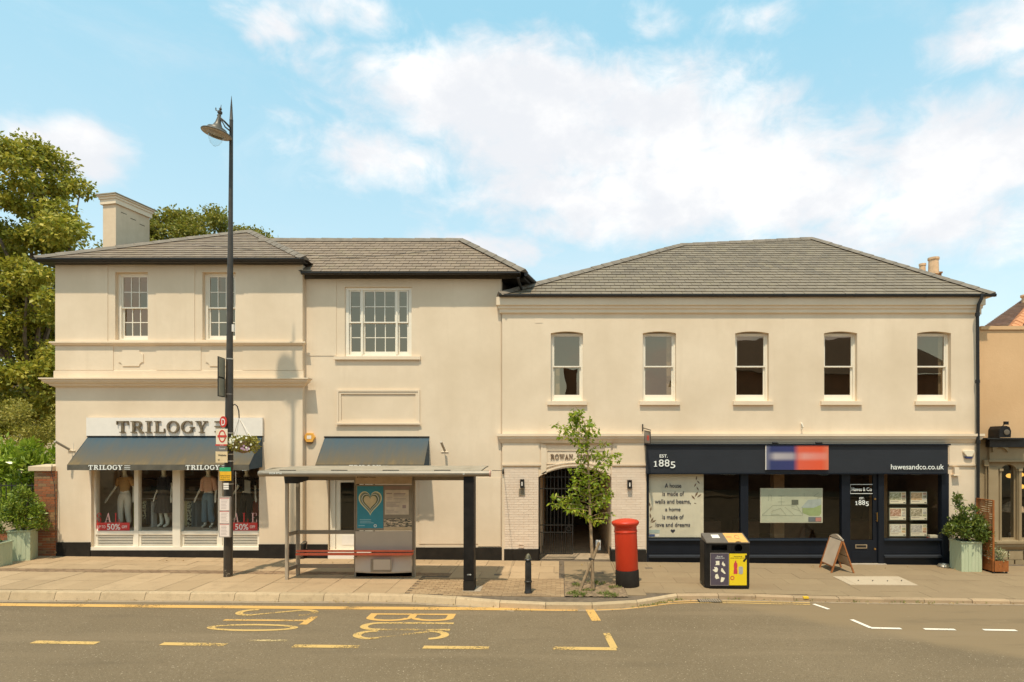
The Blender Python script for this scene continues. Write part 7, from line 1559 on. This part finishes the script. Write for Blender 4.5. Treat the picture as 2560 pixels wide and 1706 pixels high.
# corten screen with planter
CO = Mat('corten_steel', .85, 0, .25); CO.col(CO.mix(CO.ramp(CO.noise(7, 6, .7), (.3, (0, 0, 0)), (.75, (1, 1, 1))), C3(.36, .125, .03), C3(.20, .075, .025))).bump(CO.noise(70, 4), .4, .003); CO = CO.m
sx = 10.88; ya, yb_ = 14.95, 15.56; gzs = gz(sx)
cs_ = thing('privacy_screen', (sx, (ya + yb_) / 2, gzs), 'rusty cut-out steel screen with trough, right of the bay tree', 'screen')
zt_ = PZ(1251, ya); z0 = PZ(1399, ya)
mk('frame', MB().box(sx - .02, sx + .02, ya, ya + .025, gzs + .05, zt_).box(sx - .02, sx + .02, yb_ - .025, yb_, gzs + .05, zt_).box(sx - .02, sx + .02, ya + .025, yb_ - .025, zt_ - .025, zt_).box(sx - .02, sx + .02, ya + .025, yb_ - .025, z0 - .025, z0), CO, cs_)
fw_ = MB(); rq_ = random.Random(4); cell = .15; ny = 4; nzc = int((zt_ - z0 - .03) / cell); cw = (yb_ - ya - .05) / ny; chh = (zt_ - z0 - .025) / nzc
for i in range(ny):
    for j in range(nzc):
        y0_, z0_ = ya + .025 + i * cw, z0 + j * chh; v = (i + j + rq_.randint(0, 1)) % 2; k_n = 3
        for k in range(k_n):
            if v: yy = y0_ + cw * k / k_n; fw_.box(sx - .006 + k * .0004, sx + .006 - k * .0004, yy, yy + cw / k_n * .5, z0_, z0_ + chh * .98)
            else: zz = z0_ + chh * k / k_n; fw_.box(sx - .005 + k * .0004, sx + .005 - k * .0004, y0_, y0_ + cw * .98, zz, zz + chh / k_n * .5)
mk('fretwork', fw_, CO, cs_, kind='stuff')
mk('trough', MB().box(sx - .0, sx + .375, ya, ya + .012, gzs + .05, PZ(1403, ya)).box(sx + .363, sx + .375, ya + .0121, yb_, gzs + .05, PZ(1403, ya)).box(sx - .006, sx + .006, ya + .0121, yb_, gzs + .05, z0).box(sx + .006, sx + .363, yb_ - .012, yb_, gzs + .05, PZ(1403, ya)), CO, cs_); box('soil', (sx + .02, sx + .36, ya + .02, yb_ - .02, gzs + .06, PZ(1410, ya)), EARTH, cs_)
for x, y in ((sx + .02, ya + .03), (sx + .34, ya + .03), (sx + .02, yb_ - .05)): mk('caster', MB().tube([(x - .015, y, gzs + .025), (x + .015, y, gzs + .025)], .025, 10), BLACKP, cs_)
VAR = leafmat('variegated_leaf', C3(.10, .16, .04), C3(.35, .38, .20), C3(.62, .6, .42))
bay_tree('pale variegated plant spilling over the rusty trough', sx + .2, ya + .2, PZ(1405, ya), [((sx + .2, ya + .2, PZ(1393, ya)), (.17, .18, .16))], 700, 41, .06, VAR)
bay_tree('dark upright shrub rising behind the variegated plant in the trough', sx + .12, yb_ - .15, PZ(1405, ya), [((sx + .1, yb_ - .15, PZ(1375, ya)), (.12, .15, .38))], 700, 42, .07)
# ================================================================ BUS SHELTER
SG = plain('shelter_grey', C3(.25, .225, .175), .4, .3, var=.08); SG2 = plain('shelter_light_grey', C3(.40, .355, .27), .45, .2, var=.06); SPN = plain('shelter_panel', C3(.46, .41, .33), .4, .1, var=.06, scale=1.5)
RF, RB = 12.55, 14.05
bs2 = thing('bus_shelter', (PX(930, 13.5), 13.4, gz(-4)), 'grey bus shelter with flat roof, red bench and advertising panel by the kerb', 'bus shelter')
X0, X1 = PX(645, RF), PX(1222, RF); zf0, zf1 = PZ(1190.5, RF), PZ(1179.5, RF); zb1 = PZ(1164.5, RB)
mk('roof_beam', MB().extx([(RF + .10 - .075 * math.cos(a), (zf0 + zf1) / 2 + .062 * math.sin(a)) for a in np.linspace(-1.7, 1.7, 12)] + [(RF + .14, zf1), (RF + .14, zf0)][0:0] + [(RF + .16, zf1 + .01), (RF + .16, zf0 - .005)], X0 + .08, X1), SG, bs2)
mk('roof_beam_end', MB().tube([(X1 + .0005, RF + .1, (zf0 + zf1) / 2), (X1 + .03, RF + .1, (zf0 + zf1) / 2)], .07, 16), plain('beam_end_pink', C3(.50, .30, .22), .5), bs2)
RP = Mat('roof_panel_dirty', .6, 0, .4); RP.col(RP.mix(RP.ramp(RP.noise(3, 6, .7, stretch=(1, 3, 1)), (.4, (0, 0, 0)), (.7, (1, 1, 1))), C3(.36, .32, .24), C3(.20, .17, .12))); RP = RP.m
nP = 6; xa_, xb2 = X0 + .02, PX(1221, RB)
for i in range(nP):
    a = xa_ + (xb2 - xa_) * i / nP + .0007; c = xa_ + (xb2 - xa_) * (i + 1) / nP - .0007
    vs_ = []
    for j in range(7):
        u = j / 6; y = RF + .165 + (RB - RF - .165) * u; zz = zf1 + .012 + (zb1 - zf1 - .012) * math.sin(u * math.pi / 2)
        aa = a + (.45 * max(0, u - .1) ** 2 if i == 0 else 0); vs_ += [(aa, y, zz), (c, y, zz)]
    k_n = len(vs_); vs_ += [(x, y, zz - .03) for x, y, zz in vs_]
    fs = [(2 * j, 2 * j + 1, 2 * j + 3, 2 * j + 2) for j in range(6)] + [(k_n + 2 * j, k_n + 2 * j + 2, k_n + 2 * j + 3, k_n + 2 * j + 1) for j in range(6)] + [(2 * j + 1, k_n + 2 * j + 1, k_n + 2 * j + 3, 2 * j + 3) for j in range(6)] + [(2 * j, 2 * j + 2, k_n + 2 * j + 2, k_n + 2 * j) for j in range(6)] + [(12, 13, k_n + 13, k_n + 12), (0, k_n, k_n + 1, 1)]
    mk('roof_panel', MB().add(vs_, fs), RP, bs2)
for i in range(4): x = xa_ + .35 + i * 1.1; mk('roof_fixing', MB().box(x, x + .35, RF + .17, RF + .19, zf1 + .015, zf1 + .028), BLACKP, bs2)
mk('end_cap', MB().lathe([(.001, -.01), (.06, 0), (.068, .03), (.068, .12)], (X0 - .03, RF + .1, (zf0 + zf1) / 2), 16, Vector((1, 0, 0))), SG, bs2, smooth=True)
mk('end_trim', MB().tube([(X0 + .02, RF + .12, zf1 - .01), (X0 + .05, RF + .5, zf1 + .05), (X0 + .2, RB - .35, zb1 - .03), (X0 + .5, RB, zb1 - .02)], .018, 6), SG2, bs2)
text('lettering', '0124 0716', PX(672, RF), PX(703, RF), PZ(1186, RF), PZ(1181.5, RF), RF + .024, .006, LETW, bs2, bold=.02)
text('lettering', 'D', PX(1157, RF), PX(1161, RF), PZ(1187, RF), PZ(1183, RF), RF + .024, .006, LETW, bs2, bold=.02)
BP = 13.93
mk('rear_beam', MB().box(PX(720, BP), PX(1160, BP), BP - .04, BP + .04, PZ(1201, BP), PZ(1190, BP)), SG, bs2)
mk('cross_beam', MB().add([(PX(712, 13.5), 13.45, PZ(1190, 13.45)), (PX(772, 13.45), 13.45, PZ(1190, 13.45)), (PX(771, 13.45), 13.45, PZ(1201, 13.45)), (PX(742, 13.45), 13.45, PZ(1209, 13.45)), (PX(712, 13.45), 13.45, PZ(1209, 13.45))] , [(0, 1, 2, 3, 4)]).box(PX(712, 13.45), PX(742, 13.45), 13.451, 13.8, PZ(1208, 13.45), PZ(1190, 13.45)), BLACKP, bs2)
def post(a, c, Y, pybase, mat=SG, top=1192, d=.06):
    x0_, x1_ = PX(a, Y), PX(c, Y); mk('post', MB().box(x0_, x1_, Y, Y + d, gz(x0_) - .01, PZ(top, Y)), mat, bs2)
FP = GP(716, 1450)[1]
post(712.5, 719.5, FP, 1450, SG2); post(739.5, 747.5, BP, 1441); post(885, 889.5, BP - .02, 1440, SG, 1200); post(1031, 1038, BP - .02, 1440, SG2, 1200)
cY = GP(1172, 1478)[1]; xc0, xc1 = PX(1158.5, cY), PX(1184.5, cY)
mk('column', MB().box(xc0, xc1, cY, cY + .32, gz(xc0) + .21, PZ(1192, cY)), BKB, bs2, bevel=.008); mk('column_foot', MB().box(xc0 - .004, xc1 + .004, cY - .004, cY + .33, gz(xc0) - .02, gz(xc0) + .207), PLINTH, bs2)
text('lettering', '1108', PX(1168, cY), PX(1178, cY), PZ(1438.5, cY), PZ(1435.5, cY), cY - .001, .003, LETW, bs2, bold=.02)
mk('column_plate', MB().box(xc0 - .02, xc1 + .14, cY - .03, cY + .42, gz(xc0) - .01, gz(xc0) + .006), plain('base_plate', C3(.35, .30, .22), .6), bs2)
for z0_, z1_ in ((1335.5, 1326), (1420.5, 1411)):
    mk('rail', MB().box(PX(747.6, BP), PX(884.9, BP), BP, BP + .04, PZ(z0_, BP), PZ(z1_, BP)), SG, bs2)
    a, c = PX(716, FP), PX(743, BP); zz0, zz1 = PZ(z0_, BP), PZ(z1_, BP); mk('rail', MB().add([(a, FP + .06, zz0), (c, BP, zz0), (c, BP, zz1), (a, FP + .06, zz1), (a - .03, FP + .061, zz0), (c - .03, BP, zz0), (c - .03, BP, zz1), (a - .03, FP + .061, zz1)], [(0, 1, 2, 3), (7, 6, 5, 4), (3, 2, 6, 7), (0, 4, 5, 1)]), SG, bs2)
gp = glass('perspex', 1.45, (.93, .93, .90, 1))
mk('pane', MB().quad((PX(717, FP) - .01, FP + .06, PZ(1335, BP)), (PX(742, BP) - .01, BP, PZ(1335, BP)), (PX(742, BP) - .01, BP, PZ(1204, BP)), (PX(717, FP) - .01, FP + .06, PZ(1204, BP))), gp, bs2)
mk('pane', MB().quad((PX(748, BP), BP + .02, PZ(1326, BP)), (PX(884, BP), BP + .02, PZ(1326, BP)), (PX(884, BP), BP + .02, PZ(1202, BP)), (PX(748, BP), BP + .02, PZ(1202, BP))), gp, bs2)
BR_ = plain('bench_red', C3(.66, .10, .02), .5, var=.1)
by = BP - .25
mk('bench', MB().extx([(by - .02, PZ(1380, by)), (by + .12, PZ(1378, by) - .02), (by + .12, PZ(1378, by)), (by, PZ(1375.5, by))], PX(741, by), PX(1032, by)), BR_, bs2); mk('bench', MB().extx([(by - .05, PZ(1388, by)), (by + .08, PZ(1387, by)), (by + .08, PZ(1384, by)), (by - .03, PZ(1382.5, by))], PX(741, by), PX(1032, by)), BR_, bs2)
for xx in (748, 886): mk('bench_arm', MB().tube([(PX(xx, by), by + .2, PZ(1392, by)), (PX(xx, by), by, PZ(1394, by))], .02, 6), SG, bs2)
mk('arm_rest', MB().tube([(PX(750, by), by + .02, PZ(1376, by)), (PX(752, by), by - .02, PZ(1362, by)), (PX(758, by), by + .04, PZ(1355, by)), (PX(760, by), by + .15, PZ(1358, by)), (PX(757, by), by + .2, PZ(1376, by))], .014, 6), SG, bs2, smooth=True)
# advertising / timetable panel
PN = BP - .10; p = lambda a: PX(a, PN); zz = lambda a: PZ(a, PN)
mk('panel_case', frame4(p(887), p(1031.5), zz(1441), zz(1190), PN, PN + .09, .012, .012, .012, .1), SG, bs2)
ob('header', 888.5, 1030, 1191, 1210.5, PN - .006, PN + .05, plain('header_tan', C3(.42, .34, .23), .5), bs2); text('lettering', 'Wimbledon Common', p(898), p(940), zz(1194.6), zz(1191.8), PN - .007, .002, BLACKP, bs2, bold=.02); box('lettering', (p(893.5), p(896), PN - .009, PN - .0065, zz(1194.5), zz(1192)), BLACKP, bs2)
ob('case_back', 889, 1030, 1213, 1327, PN + .01, PN + .06, plain('case_back', C3(.24, .21, .15), .6), bs2)
ob('blue_poster', 893, 958, 1216, 1321, PN + .003, PN + .0095, plain('poster_blue', C3(.035, .24, .32), .45, var=.06), bs2)
hc_ = (p(925.5), zz(1254))
for s_, mt, ly in ((.27, C3(.62, .62, .38), 0), (.245, C3(.25, .27, .16), 1), (.215, C3(.05, .16, .19), 2), (.2, C3(.66, .66, .55), 3), (.185, C3(.10, .14, .08), 4), (.15, C3(.55, .48, .28), 5)): mk('printed_heart', MB().prism([(u, zz(1254) + (v - zz(1254)) * 1.16) for u, v in heart(hc_[0], hc_[1], s_, 48)], PN + .0025 - ly * .0012, PN + .0029 - ly * .0012 + .0003), plain('heart_%d' % ly, mt, .5), bs2)
for i, (a, c, y) in enumerate(((899, 928, 1299), (900, 928, 1303), (900, 934, 1307), (896, 912, 1314))): ob('print_line', a, c, y, y + 1.3, PN + .0015, PN + .0028, plain('print_pale_blue', C3(.3, .5, .55), .5) if i == 0 else bpy.data.materials['print_pale_blue'], bs2)
r4 = MB(); [r4.prism([(p(938) + u, zz(1315) + v) for u, v in pg], PN + .0012, PN + .0027) for pg in ringp(0, 0, .035, .035, .013, .013, 0, 360, 14)]; mk('printed_roundel', r4, LETW, bs2)
ob('white_notice', 962, 1022, 1225.5, 1287, PN + .003, PN + .0095, plain('notice_white', C3(.52, .47, .36), .5), bs2)
nl = MB()
for i, (a, c, y) in enumerate([(966, 980, 1233), (984, 1014, 1233.5), (984, 1012, 1237), (984, 1010, 1240), (966, 980, 1243), (984, 1015, 1247), (968, 980, 1247.5), (966, 1000, 1255.5), (966, 990, 1260), (966, 998, 1263), (966, 998, 1266), (966, 985, 1275.5), (966, 996, 1280)]): nl.box(p(a), p(c), PN + .0015, PN + .0028, zz(y + (2.5 if i in (0, 1) else 1.1)), zz(y))
nl.box(p(1006), p(1015), PN + .0015, PN + .0028, zz(1271), zz(1263)); mk('print_lines', nl, INK, bs2, kind='stuff')
ob('pink_strip', 959.5, 1024, 1216, 1224, PN + .0035, PN + .0095, plain('strip_mauve', C3(.28, .20, .16), .5), bs2)
def town():
    m = Mat('town_photo', .4); x = m.xyz(); n = m.noise(9, 5, .7, stretch=(1, 1, 3))
    m.col(m.ramp(n, (.42, C3(.05, .055, .045)), (.5, C3(.3, .26, .18)), (.58, C3(.62, .52, .36)))); return m.m
ob('town_picture', 959.5, 1029.5, 1296, 1318, PN + .003, PN + .0095, town(), bs2); ob('town_road', 959.5, 1029.5, 1318, 1326, PN + .003, PN + .0095, plain('photo_sand', C3(.5, .40, .25), .4), bs2)
cv = MB(); n = 16; ar = []
for i in range(n + 1):
    u = i / n; x = p(888.5) + (p(1030) - p(888.5)) * u; bul = .10 * math.sin(u * math.pi); ar.append((x, bul))
ob('lower_panel', 888.5, 1030, 1329, 1377, PN - .004, PN + .05, SPN, bs2)
for (x, bu), (x2, bu2) in zip(ar, ar[1:]): cv.add([(x, PN - .01 - bu * .2, zz(1388)), (x2, PN - .01 - bu2 * .2, zz(1388)), (x2, PN - .02 - bu2, zz(1428)), (x, PN - .02 - bu, zz(1428))], [(3, 2, 1, 0)])
mk('lower_shroud', cv, SPN, bs2, smooth=True)
cb = MB()
for (x, bu), (x2, bu2) in zip(ar, ar[1:]): cb.add([(x, PN - .015 - bu, zz(1428)), (x2, PN - .015 - bu2, zz(1428)), (x2, PN - .015 - bu2, zz(1431)), (x, PN - .015 - bu, zz(1431)), (x2, PN + .1, zz(1431)), (x, PN + .1, zz(1431))], [(3, 2, 1, 0), (2, 3, 5, 4)])
mk('lower_lip', cb, SG2, bs2); ob('lower_base', 890, 1030, 1430, 1441.5, PN + .0, PN + .08, DARK, bs2)
mk('hatch', frame4(p(931), p(981), zz(1426.5), zz(1395), PN - .135, PN - .12, .012, .012, .012, .012).box(p(933), p(979), PN - .125, PN - .06, zz(1425.5), zz(1397)), SG, bs2); ob('hatch_door', 933.5, 978.5, 1398, 1425, PN - .132, PN - .126, SPN, bs2)
wr2 = mk('stay_wire', MB().tube([(X1 + .02, RF + .5, PZ(1176.5, RF + .5)), (PX(1259, YR), YR - .02, PZ(1177, YR))], .008, 5), BLACKP, bs2); mk('wire_bracket', MB().box(PX(1256, YR), PX(1260, YR), YR - .05, YR - .001, PZ(1185, YR), PZ(1174, YR)), BLACKP, bs2)
# ================================================================ RESTAURANT WINDOW: hanging lamps, table lamp, roller housing
AMB = bpy.data.materials.new('amber_bulb'); AMB.use_nodes = True; e_ = AMB.node_tree.nodes['Principled BSDF']; e_.inputs['Base Color'].default_value = C3(.8, .4, .12); e_.inputs['Emission Color'].default_value = C3(1, .42, .08); e_.inputs['Emission Strength'].default_value = .9
for i, (px, py, r_) in enumerate(((2524, 1190, 8), (2537, 1199, 7), (2551, 1187, 8), (2553, 1217, 8), (2575, 1205, 8))):
    Y_ = 17.6; t = thing('pendant_lamp', (PX(px, Y_), Y_, PZ(py, Y_)), 'lit amber globe lamp in the restaurant window, ' + ('leftmost', 'second from left', 'above the lowest one', 'lowest one', 'cut by the picture edge')[i], 'pendant lamp', 'amber lamps in the restaurant'); k = Y_ / F
    mk('globe', MB().lathe([(.001, -r_ * .7 * k), (r_ * .7 * k, -r_ * .5 * k), (r_ * k, 0), (r_ * .7 * k, r_ * .5 * k), (.02, r_ * .7 * k)], (PX(px, Y_), Y_, PZ(py, Y_)), 16), AMB, t, smooth=True); mk('cord', MB().tube([(PX(px, Y_), Y_, PZ(py - r_ * .7, Y_)), (PX(px, Y_), Y_, PZ(1125, Y_))], .006, 4), BLACKP, t)
Y_ = 16.9; tl_ = thing('table_lamp', (PX(2531, Y_), Y_, PZ(1340, Y_)), 'glass table lamp with pale dome shade in the restaurant window', 'table lamp'); k = Y_ / F; c = (PX(2531, Y_), Y_, PZ(1340, Y_))
mk('shade', MB().lathe([(26 * k, 60 * k), (27 * k, 62 * k), (22 * k, 74 * k), (10 * k, 84 * k), (2 * k, 86 * k)], c, 24), plain('lamp_dome', C3(.42, .33, .22), .3, var=.5, scale=14), tl_, smooth=True); mk('base', MB().lathe([(10 * k, 0), (9 * k, 4 * k), (3 * k, 10 * k), (5 * k, 20 * k), (2.5 * k, 32 * k), (4 * k, 45 * k), (2 * k, 60 * k)], c, 14), STEEL, tl_, smooth=True)
hz_ = thing('speaker_housing', (PX(2512, YN), YN - .3, PZ(1095, YN)), 'black barrel-shaped housing on the ledge above the gothic shopfront', 'housing'); y0 = YN - .42
pr = [(PX(2498, y0), PZ(1094, y0)), (PX(2527, y0), PZ(1094, y0)), (PX(2528, y0), PZ(1078, y0)), (PX(2524, y0), PZ(1068, y0)), (PX(2516, y0), PZ(1065, y0)), (PX(2504, y0), PZ(1066, y0)), (PX(2499, y0), PZ(1074, y0))]
mk('shell', MB().prism(pr, y0, YN - .001), BKB, hz_); mk('ring', MB().lathe([(.07, 0), (.075, .02), (.05, .025)], (PX(2516, y0), y0 - .0005, PZ(1081, y0)), 16, Vector((0, -1, 0))), plain('dull_metal', C3(.12, .1, .07), .5), hz_)
mk('ledge', MB().box(PX(2470, y0), PX(2580, y0), y0 + .03, YN - .001, PZ(1098.5, y0), PZ(1095, y0)), BLACKP, hz_)
fl_ = thing('floodlight', (PX(2516, y0), y0, PZ(1065, y0)), 'tiny black floodlight on top of the barrel housing', 'lamp'); ob('head', 2513, 2522, 1054, 1062, y0 + .05, y0 + .12, BKB, fl_); mk('arm', MB().tube([(PX(2517, y0), y0 + .1, PZ(1062, y0)), (PX(2512, y0), y0 + .1, PZ(1067, y0))], .012, 5), BKB, fl_)
# yellow marker on the kerb
q = GP(2008, 1489); mk('kerb_marker', MB().box(q[0] - .05, q[0] + .06, kerbY(q[0]) - .02, kerbY(q[0]) + .05, gz(q[0]) - .03, gz(q[0]) + .006), plain('marker_yellow', C3(.7, .48, .03), .6), None, label='small yellow marker on the kerb edge right of the recycling bin', cat='marker', origin=(q[0], kerbY(q[0]), gz(q[0])))
# ================================================================ FAR SIDE OF THE STREET (seen in the window glass)
m = MB()
for a, c in zip(xs, xs[1:]): m.slab([(a, -8), (c, -8), (c, -3.4), (a, -3.4)], lambda x, y: rz(x) - .4, lambda x, y: rz(x) + .1)
mk('far_pavement', m, SLABR, kind='structure')
BRW = plain('brown_brick_wall', C3(.16, .085, .05), .9, var=.3, scale=1.5); DR = plain('dark_roof_tile', C3(.07, .05, .035), .8)
for x0, x1, h, hr, lb in ((9.5, 27, 7.9, 10.7, 'brown brick terrace with tiled roof opposite the office, seen reflected in its windows'), (-30, -1.5, 5.6, 7.6, 'low brown terrace opposite the shops, seen reflected in their windows'), (-1.0, 9.0, 4.4, 6.3, 'single low building opposite the gateway, seen in window reflections')):
    t = thing('terrace_house', ((x0 + x1) / 2, -8, 0), lb, 'building'); box('wall', (x0, x1, -16, -8, -.9, h), BRW, t)
    mk('roof', MB().poly([(x1 + .3, -7.6, h), (x0 - .3, -7.6, h), (x0 + 1.2, -12, hr), (x1 - 1.2, -12, hr)]).poly([(x0 - .3, -16.4, h), (x1 + .3, -16.4, h), (x1 - 1.2, -12, hr), (x0 + 1.2, -12, hr)]), DR, t)
    k = x0 + 1.2
    while k < x1 - 1.5:
        for zz in ((1.0, 3.0), (4.2, 5.6)) if h > 5 else ((1.0, 3.0),): w_ = mk('window', frame4(k, k + 1.1, zz[0], zz[1], -7.99, -7.93, .08, .08, .08, .08), WHITE, t); box('pane', (k + .08, k + 1.02, -7.99, -7.96, zz[0] + .08, zz[1] - .08), GLASSU, w_)
        k += 3.1
    if x0 == -1.0: box('chimney', (0, .9, -12.4, -11.6, hr - .8, hr + 2.2), BRW, t)
